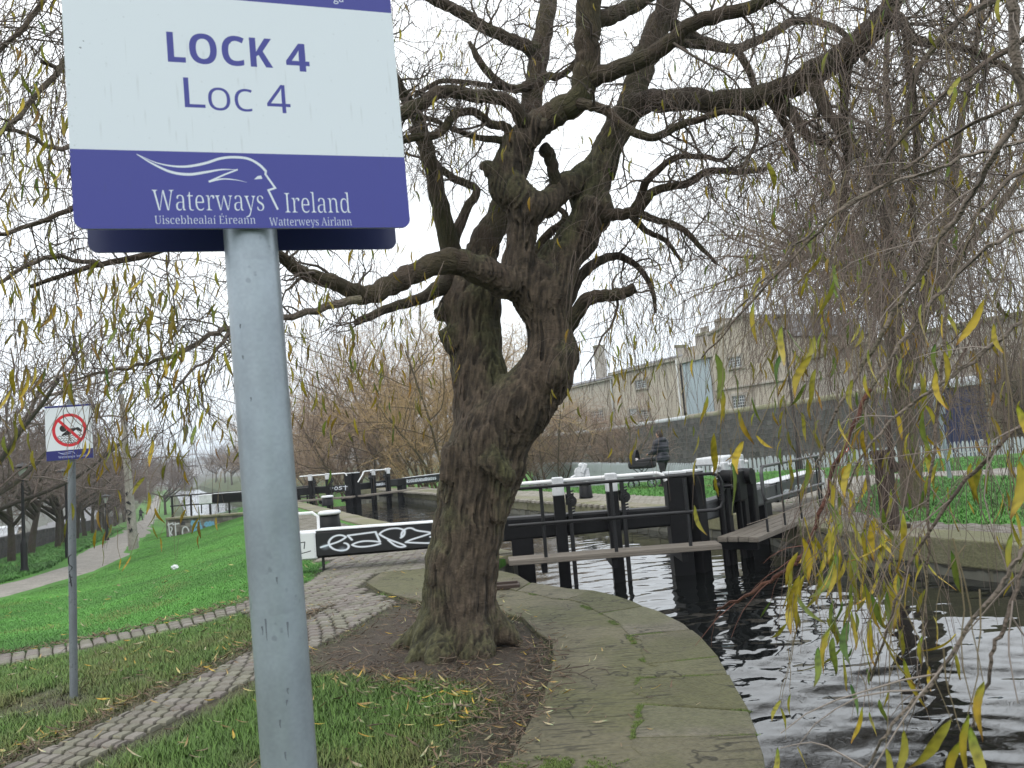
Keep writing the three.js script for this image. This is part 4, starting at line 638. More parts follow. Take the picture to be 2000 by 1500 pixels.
// ------------------------------------------------------------------ palisade fence, every pale its own
const paleMat = mat({ rgb: [0.4, 0.43, 0.46], roughness: 0.6, metalness: 0.2 });
const paleGeo = (() => { const sh = new THREE.Shape([[-0.035, 0], [0.035, 0], [0.035, 1.68], [0.012, 1.8], [0, 1.74], [-0.012, 1.8], [-0.035, 1.68]].map((p) => new THREE.Vector2(...p))); const g = new THREE.ExtrudeGeometry(sh, { depth: 0.02, bevelEnabled: false, curveSegments: 1 }); return g; })();
function palisade(label, a, b, top, step) {
  const L = hypot(b[0] - a[0], b[1] - a[1]), t = thing('palisade_fence', label, 'fence', [a[0], top - 1.8, a[1]], atan2(-(b[1] - a[1]), b[0] - a[0]));
  const r = rng(9); for (let x = 0; x < L; x += step) { const p = mesh('pale', paleGeo, paleMat, t); p.position.set(x, 0.02 * (r() - 0.5), 0.02); p.scale.set(step / 0.105, 1, 1); p.rotation.y = 0.1 * (r() - 0.5); }
  for (const y of [0.35, 1.35]) { const q = mesh('fence_rail', bevelBox(L, 0.06, 0.04, 0.01), paleMat, t); q.position.set(L / 2, y, -0.01); }
  for (let x = 0.05; x < L; x += 2.75) { const q = mesh('fence_post', bevelBox(0.1, 1.9, 0.1, 0.01), paleMat, t); q.position.set(x, 0.85, -0.09); }
}
const FC = [6.75, -29.6];
palisade('light grey spiked palisade fence facing the canal bank on the right', [FC[0] + 0.1, FC[1]], [23, -29.9], 0.5, 0.165);
palisade('grey palisade fence running away behind the person with the pram', [1.0, -54], [FC[0] - 0.05, FC[1] - 0.02], 0.47, 0.16);
{ // small round notice on the fence
  const p = at(1651, 877, 29.45), t = thing('fence_notice', 'small round red and white notice on the palisade fence', 'notice', [p.x, p.y, p.z]);
  const d = mesh('disc', new THREE.CylinderGeometry(0.12, 0.12, 0.012, 24), M.whiteSteel, t); d.rotation.x = PI / 2; const r = mesh('ring', new THREE.TorusGeometry(0.105, 0.02, 8, 28), mat({ rgb: [0.5, 0.03, 0.03], roughness: 0.5 }), t); r.position.z = 0.01;
}
ribbon('bank_path', ground2([[1640, 950], [1700, 943], [1800, 934], [2000, 927], [2200, 920]]), ground2([[1560, 945], [1690, 927], [1800, 921], [2000, 914], [2200, 908]]), 0.03, M.path, 'tan footpath between strips of grass on the right bank');
// ------------------------------------------------------------------ lamp posts and poles
function lampPost(label, x, z, h, y = H(x, z)) {
  const t = thing('lamp_post', label, 'lamp post', [x, y, z], 0, null);
  mesh('column', new THREE.LatheGeometry([[0, 0], [0.13, 0], [0.13, 0.1], [0.1, 0.16], [0.1, 0.9], [0.075, 1.0], [0.055, 1.1], [0.04, h - 0.5], [0.06, h - 0.46], [0.04, h - 0.42], [0, h - 0.4]].map((p) => new THREE.Vector2(...p)), 14), M.blackSteel, t);
  const l = mesh('lantern', new THREE.LatheGeometry([[0.05, h - 0.42], [0.13, h - 0.1], [0.14, h - 0.08]].map((p) => new THREE.Vector2(...p)), 12), phys({ rgb: [0.55, 0.56, 0.55], roughness: 0.3 }), t);
  mesh('lantern_hood', new THREE.LatheGeometry([[0.14, h - 0.08], [0.3, h - 0.06], [0.26, h], [0.1, h + 0.07], [0.03, h + 0.1], [0, h + 0.16]].map((p) => new THREE.Vector2(...p)), 14), M.blackSteel, t);
  return t;
}
{ const p = at(1562, 905, 27.6); lampPost('tall black lamp post beyond the right beam end', p.x, p.z, 5.7, -0.15).rotation.z = 0.012; }
{ let p = at(48, 1118, 25); lampPost('black lamp post standing leftmost among the bare street trees', p.x, p.z, 3.4, p.y); p = at(209, 1055, 46); lampPost('small black lamp post beside the towpath verge', p.x, p.z, 2.6, p.y); p = at(133, 1096, 31); lampPost('black lamp post half hidden by the swimming ban post', p.x, p.z, 3.6, p.y); }
{ // tall pale concrete pole
  const p = at(262, 1073, 31), q = at(237, 770, 31.0), t = thing('concrete_pole', 'tall pale tapering pole with black scribbles beside the towpath', 'pole', [p.x, p.y, p.z]), h = q.y - p.y, off = V(q.x - p.x, 0, 0);
  const b = new MB(); b.tube([V(0, -0.3, 0), V(off.x * 0.5, h * 0.5, 0), V(off.x, h, 0)], [0.2, 0.145, 0.095], 14, { cap: true }); b.build('pole_shaft', mat({ rgb: [0.36, 0.34, 0.3], map: T.speck, roughness: 0.9 }), t);
  const c = new MB(); c.tube([V(off.x, h, 0), V(off.x * 1.03, h + 0.18, 0)], 0.05, 8, { cap: true }); c.add(bevelBox(0.28, 0.1, 0.2, 0.03), M4(off.x * 1.03, h + 0.2, 0)); c.build('pole_head', M.zinc, t);
  const s = new MB(), r = rng(3); for (let k = 0; k < 5; k++) { const y = 0.7 + k * 0.33, pts = []; for (let i = 0; i < 6; i++) { const a = 1.0 + 1.1 * r(); pts.push(V(cos(a) * 0.2 + off.x * y / h, y + 0.28 * r(), sin(a) * 0.2)); } s.tube(smooth(pts, 3), 0.018, 4); } s.build('scribble', M.blackSteel, t);
  const p2 = at(292, 990, 75), t2 = dup(t, [p2.x, p2.y, p2.z], 0, 'distant pale pole further along the towpath'); t2.scale.setScalar(0.75); t2.children[2].removeFromParent();
}
{ const p = at(1860, 960, 19), q = at(1828, 762, 19), t = thing('sign_post', 'grey leaning sign post on the right bank grass', 'post', [p.x, p.y, p.z]); const b = new MB(); b.tube([V(0, -0.2, 0), V(q.x - p.x, q.y - p.y, 0)], 0.05, 10, { cap: true }); b.build('post', M.zinc, t);
  const s = mesh('sign_plate', bevelBox(0.03, 0.6, 0.4, 0.008), M.zinc, t); s.position.set(q.x - p.x, q.y - p.y - 0.3, 0.05); s.rotation.y = 0.1; }
// ------------------------------------------------------------------ street on the left: low wall, cars, houses, hills
{
  const t = thing('road_wall', 'grey rubble wall between the towpath trees and the road', 'wall');
  const pts = along(-14.6, 4, 130, 42);
  for (let i = 0; i < pts.length - 1; i++) { const [ax, az] = pts[i], [bx, bz] = pts[i + 1], y0 = H(ax, az) + 1.15, y1 = H(bx, bz) + 1.15, b = new MB(), l = hypot(bx - ax, bz - az), nx = -(bz - az) / l * 0.3, nz = (bx - ax) / l * 0.3, u0 = i * l;
    const f = (a, c, d, e, w) => b.quad(a, c, d, e, w); f(V(ax, y0 - 2, az), V(bx, y1 - 2, bz), V(bx, y1, bz), V(ax, y0, az), [[u0, 0], [u0 + l, 0], [u0 + l, 2], [u0, 2]]); f(V(ax, y0, az), V(bx, y1, bz), V(bx + nx, y1, bz + nz), V(ax + nx, y0, az + nz), [[u0, 0], [u0 + l, 0], [u0 + l, 0.3], [u0, 0.3]]); f(V(ax + nx, y0 - 2, az + nz), V(bx + nx, y1 - 2, bz + nz), V(bx + nx, y1, bz + nz), V(ax + nx, y0, az + nz), [[u0, 0], [u0 + l, 0], [u0 + l, 2], [u0, 2]]); b.build('wall_section', M.prisonWall, t); }
  M.prisonWall.side = THREE.DoubleSide;
}
function makeCar(paint) {
  const t = thing('parked_car', 'car', 'car', [0, 0, 0], 0, 'cars on the road behind the bare trees');
  const prof = [[-2.1, 0.35], [-2.12, 0.75], [-1.95, 0.95], [-1.35, 1.02], [-0.75, 1.42], [0.75, 1.45], [1.5, 0.98], [2.0, 0.86], [2.12, 0.6], [2.08, 0.35]];
  const sh = new THREE.Shape(prof.map((p) => new THREE.Vector2(...p))), g = new THREE.ExtrudeGeometry(sh, { depth: 1.5, bevelEnabled: true, bevelThickness: 0.12, bevelSize: 0.1, bevelSegments: 3 }); g.translate(0, 0, -0.75);
  mesh('body', g, paint, t);
  const gl = new THREE.ExtrudeGeometry(new THREE.Shape([[-1.15, 1.05], [-0.7, 1.42], [0.7, 1.45], [1.25, 1.05]].map((p) => new THREE.Vector2(...p))), { depth: 1.78, bevelEnabled: false }); gl.translate(0, 0, -0.89); mesh('side_window', gl, winGlass, t);
  const ws = mesh('windscreen', new THREE.BoxGeometry(0.06, 0.62, 1.4), winGlass, t); ws.position.set(1.22, 1.24, 0); ws.rotation.z = 1.02; const rw = ws.clone(); rw.name = 'rear_window'; rw.position.x = -1.13; rw.rotation.z = -0.98; t.add(rw);
  for (const [x, z] of [[-1.3, 0.8], [1.3, 0.8], [-1.3, -0.8], [1.3, -0.8]]) { const w = mesh('wheel', new THREE.CylinderGeometry(0.33, 0.33, 0.22, 18), M.blackSteel, t); w.rotation.x = PI / 2; w.position.set(x, 0.33, z); const rim = mesh('rim', new THREE.CylinderGeometry(0.2, 0.2, 0.23, 12), M.zinc, w); }
  for (const z of [-0.62, 0.62]) { const l = mesh('headlight', new THREE.SphereGeometry(0.15, 10, 8), phys({ rgb: [0.85, 0.87, 0.9], roughness: 0.1 }), t); l.scale.set(0.5, 0.6, 1); l.position.set(2.12, 0.7, z); }
  return t;
}
{
  const paints = [[0.6, 0.62, 0.64], [0.75, 0.76, 0.77], [0.05, 0.06, 0.09], [0.3, 0.32, 0.34], [0.7, 0.7, 0.7]].map((c) => phys({ rgb: c, roughness: 0.3, clearcoat: 1, clearcoatRoughness: 0.05 }));
  const spots = [[-18.6, 38, 0, 'white car nearest the wall behind the first bare tree'], [-21.5, 52, 1, 'white car behind the second bare tree trunk on the road'], [-18.8, 62, 3, 'grey car parked along the road wall'], [-22, 78, 4, 'pale car further down the road'], [-23.5, 44, 2, 'dark car on the far side of the road']];
  let proto = null; for (const [u, v, k, label] of spots) { const [x, z] = toXZ(u, v), turn = atan2(-AV[1], AV[0]) + (k % 2 ? 0 : PI), p = [x, H(x, z) + 0.03, z]; let c; if (!proto) { c = proto = makeCar(paints[k]); c.position.set(...p); c.rotation.y = turn; c.userData.label = label; } else { c = dup(proto, p, turn, label); c.children[0].material = paints[k]; } }
  const [x, z] = toXZ(-16.8, 92), c = dup(proto, [x, H(x, z) + 0.03, z], atan2(-AV[1], AV[0]) + PI, 'oncoming car with lit headlights far along the road');
  const glow = new THREE.MeshStandardMaterial({ color: 0x111111, emissive: 0xfff6e0, emissiveIntensity: 14 });
  for (const h of c.children.filter((q) => q.name === 'headlight')) { h.material = glow; const pl = new THREE.PointLight(0xfff6e0, 5, 12); pl.position.set(h.position.x + 0.15, h.position.y, h.position.z); pl.name = 'headlight_beam'; c.add(pl); }
}
{ // terraces across the road and the far city on its slope
  const r = rng(21), wallC = [[0.3, 0.27, 0.24], [0.24, 0.14, 0.1], [0.4, 0.38, 0.35], [0.2, 0.18, 0.17]];
  for (let k = 0; k < 9; k++) {
    const v = 12 + k * 13, [x, z] = toXZ(-33, v), t = thing('terraced_house', ['first', 'second', 'third', 'fourth', 'fifth', 'sixth', 'seventh', 'eighth', 'ninth'][k] + ' house from the left along the far side of the road', 'house', [x, H(x, z), z], atan2(-AV[1], AV[0]));
    const m = mat({ rgb: wallC[floor(r() * 4)], roughness: 0.95 }), h = 5.2 + r();
    const b = mesh('wall', bevelBox(11.5, h, 7, 0.03), m, t); b.position.y = h / 2; const sh = new THREE.ExtrudeGeometry(new THREE.Shape([[-3.8, 0], [3.8, 0], [0, 2.4]].map((p) => new THREE.Vector2(...p))), { depth: 12, bevelEnabled: false }); sh.rotateY(PI / 2); sh.translate(-6, h, 0); metreUV(sh); const rf = mesh('roof', sh, slate, t);
    const ch = mesh('chimney', bevelBox(0.9, 1.6, 0.7, 0.03), m, rf); ch.position.set(4.6, h + 2.3, 0);
    for (const px of [-4, -1.4, 1.4, 4]) for (const py of [1.5, 4]) { const w = mesh('window', bevelBox(1.0, 1.5, 0.1, 0.02), winFrame, t); w.position.set(px, py, 3.5); const p = mesh('pane', new THREE.BoxGeometry(0.8, 1.3, 0.05), winGlass, w); p.position.z = 0.04; }
  }
  const g = new THREE.Group(); let n = 0;
  for (let k = 0; k < 40; k++) {
    const u = -130 + 250 * r(), v = 420 + 900 * r(), [x, z] = toXZ(u, v), h = 7 + 18 * r() * r(), w = 9 + 16 * r(), t = thing('city_block', 'pale hazy city building on the horizon beyond the canal', 'building', [x, H(x, z) - 2, z], r() * 3, 'hazy city buildings on the horizon');
    const m = mat({ rgb: mixc([0.25, 0.24, 0.24], [0.6, 0.6, 0.6], r()), roughness: 0.9 }), b = mesh('block', bevelBox(w, h, 10, 0.1), m, t); b.position.y = h / 2; const rf = mesh('roof', bevelBox(w * 0.6, 2, 6, 0.1), slate, t); rf.position.y = h + 0.9;
  }
  const hp = [], hi = [], NX = 90; for (let j = 0; j < 8; j++) for (let i = 0; i <= NX; i++) { const u = -1800 + i * 40, v = 1500 + j * 130, [x, z] = toXZ(u, v); hp.push(x, -12 + 74 * sin(min(j / 7 * 1.7, PI / 2)) * (0.75 + 0.35 * noise(u * 0.0012, 3.2)) + 5 * noise(u * 0.006, j), z); }
  for (let j = 0; j < 7; j++) for (let i = 0; i < NX; i++) { const a = j * (NX + 1) + i, b = a + NX + 1; hi.push(a, a + 1, b, b, a + 1, b + 1); }
  const hg = new THREE.BufferGeometry(); hg.setAttribute('position', new THREE.Float32BufferAttribute(hp, 3)); hg.setIndex(hi); hg.computeVertexNormals(); const hm = mat({ rgb: [0.1, 0.12, 0.1], roughness: 1 }); hm.side = THREE.DoubleSide; tag(setting('hills', hg, hm), 'low blue hills on the horizon');
}
// ------------------------------------------------------------------ trees
function wander(r, p, dir, len, n, wob, grav, out = null) {
  const pts = [p.clone()], d = dir.clone().normalize(), q = p.clone(), st = len / n;
  for (let i = 0; i < n; i++) {
    d.x += wob * (r() - 0.5); d.y += wob * (r() - 0.5) - grav * (0.4 + i / n); d.z += wob * (r() - 0.5); if (out) d.addScaledVector(out, 0.05); d.normalize();
    q.addScaledVector(d, st); pts.push(q.clone());
  }
  return pts;
}
const along3 = (pts, t) => { const k = t * (pts.length - 1), i = min(floor(k), pts.length - 2); return [V().lerpVectors(pts[i], pts[i + 1], k - i), V().subVectors(pts[i + 1], pts[i]).normalize()]; };
const sideways = (r, d, up = 0) => { const v = V(r() - 0.5, r() - 0.5 + up, r() - 0.5); v.addScaledVector(d, -v.dot(d)); return v.normalize(); };
function twigTube(mb, pts, r0, r1, col) { mb.tube(pts, (t) => lerp(r0, r1, t), 3, { col }); }

// bare trees of the background: trunk, limbs, and a crown of fine twigs
function bareTree(name, label, category, seed, o, group) {
  const r = rng(seed), t = thing(name, label, category, [0, 0, 0], 0, group), tr = new MB(true), cr = new MB(true);
  const colT = o.bark, colW = o.twig;
  const levels = o.levels, rec = (p, d, len, rad0, lvl) => {
    const n = lvl === 0 ? 5 : lvl < 3 ? 5 : 4, pts = wander(r, p, d, len, n, o.wob[lvl], o.grav[lvl]);
    const big = lvl < 2, m = big ? tr : cr; const sh = 0.75 + 0.5 * r();
    m.tube(big ? smooth(pts, 2) : pts, (q) => rad0 * lerp(1, lvl >= levels ? 0.4 : 0.55, q), lvl === 0 ? 9 : lvl === 1 ? 6 : 3, { col: (big ? colT : colW).map((c) => c * sh), bump: lvl === 0 ? 0.12 : 0, seed });
    if (lvl >= levels) return;
    const k = o.kids[lvl];
    for (let i = 0; i < k; i++) { const [q, dd] = along3(pts, o.from[lvl] + (1 - o.from[lvl]) * (i + r()) / k), s = sideways(r, dd, o.up[lvl]), nd = dd.clone().multiplyScalar(o.fwd[lvl]).addScaledVector(s, 1 + 0.3 * r()); rec(q, nd, len * o.shrink[lvl] * (0.7 + 0.6 * r()), rad0 * o.thin[lvl], lvl + 1); }
  };
  if (o.stems) { for (let i = 0; i < o.stems; i++) { const a = i / o.stems * 2 * PI + r(); rec(V(cos(a) * 0.5, -0.2, sin(a) * 0.5), V(cos(a) * 0.55, 1, sin(a) * 0.55), o.len * (0.7 + 0.5 * r()), o.r, 0); } } else rec(V(0, -0.3, 0), V(0.05 * (r() - 0.5), 1, 0.05 * (r() - 0.5)), o.len, o.r, 0);
  tr.build('trunk', M.bark, t); cr.build('crown', M.twig, t);
  return t;
}
const street = { levels: 4, len: 3.1, r: 0.2, wob: [0.12, 0.5, 0.6, 0.7, 0.8], grav: [0, -0.02, -0.02, 0, 0], kids: [7, 7, 7, 7], from: [0.62, 0.25, 0.2, 0.1], up: [0.25, 0.2, 0.15, 0.05], fwd: [0.8, 0.75, 0.8, 0.8], shrink: [1.45, 0.58, 0.52, 0.5], thin: [0.5, 0.45, 0.4, 0.5], bark: [0.085, 0.072, 0.06], twig: [0.155, 0.122, 0.104] };
const bush = { stems: 8, levels: 3, len: 5.6, r: 0.055, wob: [0.25, 0.5, 0.6, 0.7], grav: [0.0, 0.0, 0.03, 0.05], kids: [12, 9, 7], from: [0.2, 0.15, 0.1], up: [0.25, 0.2, 0.1], fwd: [0.9, 1, 1], shrink: [0.42, 0.46, 0.5], thin: [0.4, 0.45, 0.5], bark: [0.2, 0.14, 0.08], twig: [0.44, 0.3, 0.13] };
{
  const names = ['first', 'second', 'third', 'fourth', 'fifth', 'sixth', 'seventh', 'eighth', 'ninth', 'tenth', 'eleventh', 'twelfth', 'thirteenth', 'fourteenth', 'fifteenth', 'sixteenth', 'seventeenth', 'eighteenth'];
  const protos = [0, 1, 2].map((k) => bareTree('street_tree', '', 'tree', 300 + k, street, 'bare street trees along the towpath')), r = rng(31);
  const spots = []; for (let k = 0; k < 18; k++) spots.push([-12.9 + 0.7 * (r() - 0.5), 14.5 + k * 5.6 + 1.4 * r() + (k > 11 ? (k - 11) * 3 : 0)]);
  spots.forEach(([u, v], k) => {
    const [x, z] = toXZ(u, v), p = [x, H(x, z), z], label = `bare brown street tree, ${names[k]} from the left along the towpath`, c = k < 3 ? protos[k] : dup(protos[k % 3], p, 0, label);
    c.position.set(...p); c.rotation.y = r() * 6.28; c.scale.setScalar(0.76 + 0.18 * r()); c.userData.label = label;
  });
  const b = [0, 1, 2].map((k) => bareTree('willow_bush', '', 'bush', 400 + k, { ...bush, twig: [[0.36, 0.25, 0.115], [0.33, 0.235, 0.14], [0.27, 0.19, 0.14]][k], bark: [[0.17, 0.125, 0.075], [0.16, 0.12, 0.085], [0.14, 0.105, 0.08]][k] }, null));
  const bs = [[7.5, 31, 1.0, 'golden brown bare bush just right of the far gates, behind their scribbled beam'], [8.5, 38, 1.12, 'tall golden bare bush beside the willow trunk across the lock'], [6.0, 44, 1.0, 'brown bare bush standing behind the far black gate'], [11, 33, 0.95, 'dull brown bush at the left edge of the grey prison wall'], [7.5, 53, 1.1, 'pale brown bush at the left end of the bush line'], [13.5, 30, 0.8, 'low dark brown bush under the left end of the prison roof'], [16.5, 38, 0.8, 'brown scrub at the foot of the far stone wall'], [10.5, 46, 1.2, 'tallest golden bush at the back of the thicket'], [6.8, 66, 1.0, 'reddish bare bush far along the right canal bank'], [6.5, 82, 1.15, 'rusty brown bare tree beyond the far gates'], [7.5, 102, 1.2, 'hazy bare tree where the canal vanishes'], [18.5, 31, 0.75, 'leafless bush below the far wing of the prison']];
  bs.forEach(([u, v, s, label], k) => { const [x, z] = toXZ(u, v), p = [x, H(x, z) - 0.1, z], c = k < 3 ? b[k] : dup(b[k % 3], p, 0, label); c.position.set(...p); c.rotation.y = r() * 6; c.scale.setScalar(s * (u < 11 ? 1.5 : 1.15)); c.userData.label = label; });
  // reddish trees beyond the lower pound
  for (const [u, v, s, label] of [[-7.5, 120, 1.1, 'bare tree at the end of the towpath'], [7.5, 150, 1.1, 'reddish bare tree beside the lower canal pound'], [7, 185, 1.2, 'reddish tree standing just left of the foreground post, far down the canal'], [7.5, 215, 1.3, 'tall reddish tree far down the right canal bank'], [7, 250, 1.2, 'small hazy tree at the far end of the canal'], [-6.5, 220, 1.2, 'dark hazy tree at the far left bank of the canal'], [-13, 190, 1.5, 'hazy brown tree at the end of the street tree row'], [-14, 260, 1.6, 'faint brown tree where the towpath vanishes']]) { const [x, z] = toXZ(u, v); dup(protos[1], [x, H(x, z), z], r() * 6, label).scale.setScalar(s); }
}

// ------------------------------------------------------------------ the big willow
const BARK = [0.088, 0.066, 0.047], MOSS = [0.074, 0.075, 0.033], DARK = [0.05, 0.038, 0.032];
const willow = thing('willow_tree', 'old gnarled willow with forked mossy trunk and drooping twigs beside the quay', 'tree', [0, 0, 0]);
const TD = onY(888, 1262).z * -1;                                  // the trunk's distance
{
  const P = (px, py, d) => at(px, py, TD + d), S = (hw, d) => size(hw, TD + d);
  const chain = [];                                                // [a, b, ra, rb]
  const run = (list) => { for (let i = 0; i < list.length - 1; i++) { const [x0, y0, d0, w0] = list[i], [x1, y1, d1, w1] = list[i + 1]; chain.push([P(x0, y0, d0), P(x1, y1, d1), S(w0, d0), S(w1, d1)]); } };
  run([[892, 1300, 0, 82], [893, 1235, 0, 72], [897, 1160, 0, 66], [903, 1100, 0, 64], [915, 1030, 0, 64], [930, 960, 0.02, 70], [948, 905, 0.02, 76], [958, 860, 0.02, 72]]);
  run([[952, 880, 0.06, 70], [947, 800, 0.1, 56], [937, 730, 0.16, 50], [926, 660, 0.22, 50], [921, 600, 0.28, 54], [925, 556, 0.32, 44], [940, 490, 0.4, 30]]);
  run([[960, 868, -0.04, 66], [1010, 800, -0.06, 62], [1062, 735, -0.1, 52], [1080, 690, -0.12, 46], [1074, 640, -0.12, 40], [1058, 590, -0.12, 46], [1050, 556, -0.12, 50]]);
  run([[1040, 575, -0.16, 40], [1016, 520, -0.22, 30], [1020, 455, -0.26, 27], [1024, 405, -0.3, 36], [996, 372, -0.34, 33], [995, 320, -0.36, 26], [1010, 282, -0.36, 27], [1048, 245, -0.36, 28]]);
  run([[1072, 575, -0.08, 46], [1092, 510, -0.02, 38], [1128, 466, 0.02, 37], [1158, 412, 0.05, 37], [1150, 380, 0.06, 36], [1172, 330, 0.08, 29], [1190, 282, 0.1, 28]]);
  run([[1030, 412, -0.3, 24], [1066, 400, -0.22, 21], [1105, 362, -0.1, 21], [1138, 345, 0, 24]]);
  run([[1020, 560, -0.2, 32], [985, 552, -0.34, 27], [950, 530, -0.44, 25], [905, 514, -0.5, 24]]);
  // roots and burrs
  run([[860, 1215, -0.05, 40], [832, 1262, -0.2, 24], [800, 1300, -0.34, 10]]); run([[880, 1230, -0.1, 44], [862, 1280, -0.35, 26], [838, 1316, -0.5, 11]]); run([[850, 1220, 0.1, 36], [812, 1250, 0.12, 20], [770, 1268, 0.15, 8]]);
  run([[930, 1225, -0.12, 36], [938, 1275, -0.3, 24], [950, 1300, -0.4, 9]]); run([[950, 1210, 0, 32], [985, 1235, -0.05, 18], [1012, 1252, -0.1, 7]]); run([[915, 1240, -0.15, 40], [915, 1290, -0.3, 20], [905, 1325, -0.42, 8]]);
  run([[1098, 700, -0.3, 24], [1085, 735, -0.34, 20]]); run([[880, 600, 0.2, 20], [862, 612, 0.16, 14]]); run([[886, 665, 0.1, 22], [872, 655, 0.05, 12]]); run([[965, 905, -0.3, 22], [990, 930, -0.3, 16]]); run([[862, 1085, -0.2, 18], [852, 1130, -0.2, 14]]); run([[982, 960, -0.25, 16], [975, 1010, -0.25, 14]]); run([[950, 325, -0.36, 12], [972, 345, -0.36, 16], [990, 365, -0.36, 20]]);
  run([[880, 880, -0.2, 16], [872, 930, -0.22, 14]]); run([[1150, 405, -0.15, 22], [1140, 440, -0.14, 14]]);
  const lo = [9, 9, 9], hi = [-9, -9, -9]; for (const [a, b, ra, rb] of chain) for (const [p, q] of [[a, ra], [b, rb]]) ['x', 'y', 'z'].forEach((k, i) => { lo[i] = min(lo[i], p[k] - q - 0.06); hi[i] = max(hi[i], p[k] + q + 0.06); });
  lo[1] = max(lo[1], -0.14);
  const boxes = chain.map(([a, b, ra, rb]) => { const R = max(ra, rb) + 0.14; return [min(a.x, b.x) - R, max(a.x, b.x) + R, min(a.y, b.y) - R, max(a.y, b.y) + R, min(a.z, b.z) - R, max(a.z, b.z) + R]; });
  const lean = (y) => 0.16 * y;
  const ridges = (x, y, z) => { const w = 0.12 * noise(x * 3, y * 2, z * 3), a = x - lean(y) + w, s = noise(a * 21, y * 1.9, z * 21 + w * 9), s2 = noise(a * 43 + 5, y * 3.6, z * 43), s3 = noise(x * 70, y * 34, z * 70); return (1 - abs(s)) * 0.6 + (1 - abs(s2)) * 0.3 + 0.1 * s3; };
  const field = (x, y, z) => {
    let d = 0.3;
    for (let i = 0; i < chain.length; i++) { const B = boxes[i]; if (x < B[0] || x > B[1] || y < B[2] || y > B[3] || z < B[4] || z > B[5]) continue; const [a, b, ra, rb] = chain[i]; d = smin(d, capsule(x, y, z, a, b, ra, rb), 0.06); }
    if (abs(d) < 0.09) d += 0.034 - 0.054 * ridges(x, y, z) - 0.018 * noise(x * 4.2, y * 2.2, z * 4.2) - 0.012 * noise(x * 11, y * 9, z * 11);
    return d;
  };
  const n = [Math.ceil((hi[0] - lo[0]) / 0.0085), Math.ceil((hi[1] - lo[1]) / 0.014), Math.ceil((hi[2] - lo[2]) / 0.0095)];
  const g = surfaceNets(lo, hi, n, field), Pp = g.attributes.position, Nn = g.attributes.normal, c = new Float32Array(Pp.count * 3), uv = new Float32Array(Pp.count * 2);
  for (let i = 0; i < Pp.count; i++) {
    const x = Pp.getX(i), y = Pp.getY(i), z = Pp.getZ(i), rg = ridges(x, y, z), m = ss(0.05, 0.5, fbm(x * 2.2, y * 1.3, z * 2.2 + 4, 4) + 0.35 * Nn.getY(i) + 0.12 + 0.2 * ss(0.5, 0, y)), rd = ss(0.1, 0.4, fbm(x * 3, y * 1.5, z * 3 + 9, 3));
    let k = mixc(BARK, [0.11, 0.07, 0.055], rd * 0.25); k = mixc(k, MOSS, 0.85 * m); const s = lerp(0.42, 1.35, ss(0.42, 0.85, rg)) * (0.85 + 0.4 * noise(x * 30, y * 14, z * 30)) * (0.95 + 0.55 * noise((x - 0.16 * y) * 62, y * 4.5, z * 62)); k = k.map((q) => q * s);
    c.set(k, i * 3); uv[2 * i] = (x + z * 0.7); uv[2 * i + 1] = y;
  }
  g.setAttribute('color', new THREE.BufferAttribute(c, 3)); g.setAttribute('uv', new THREE.BufferAttribute(uv, 2));
  mesh('trunk', g, M.trunk, willow);
}
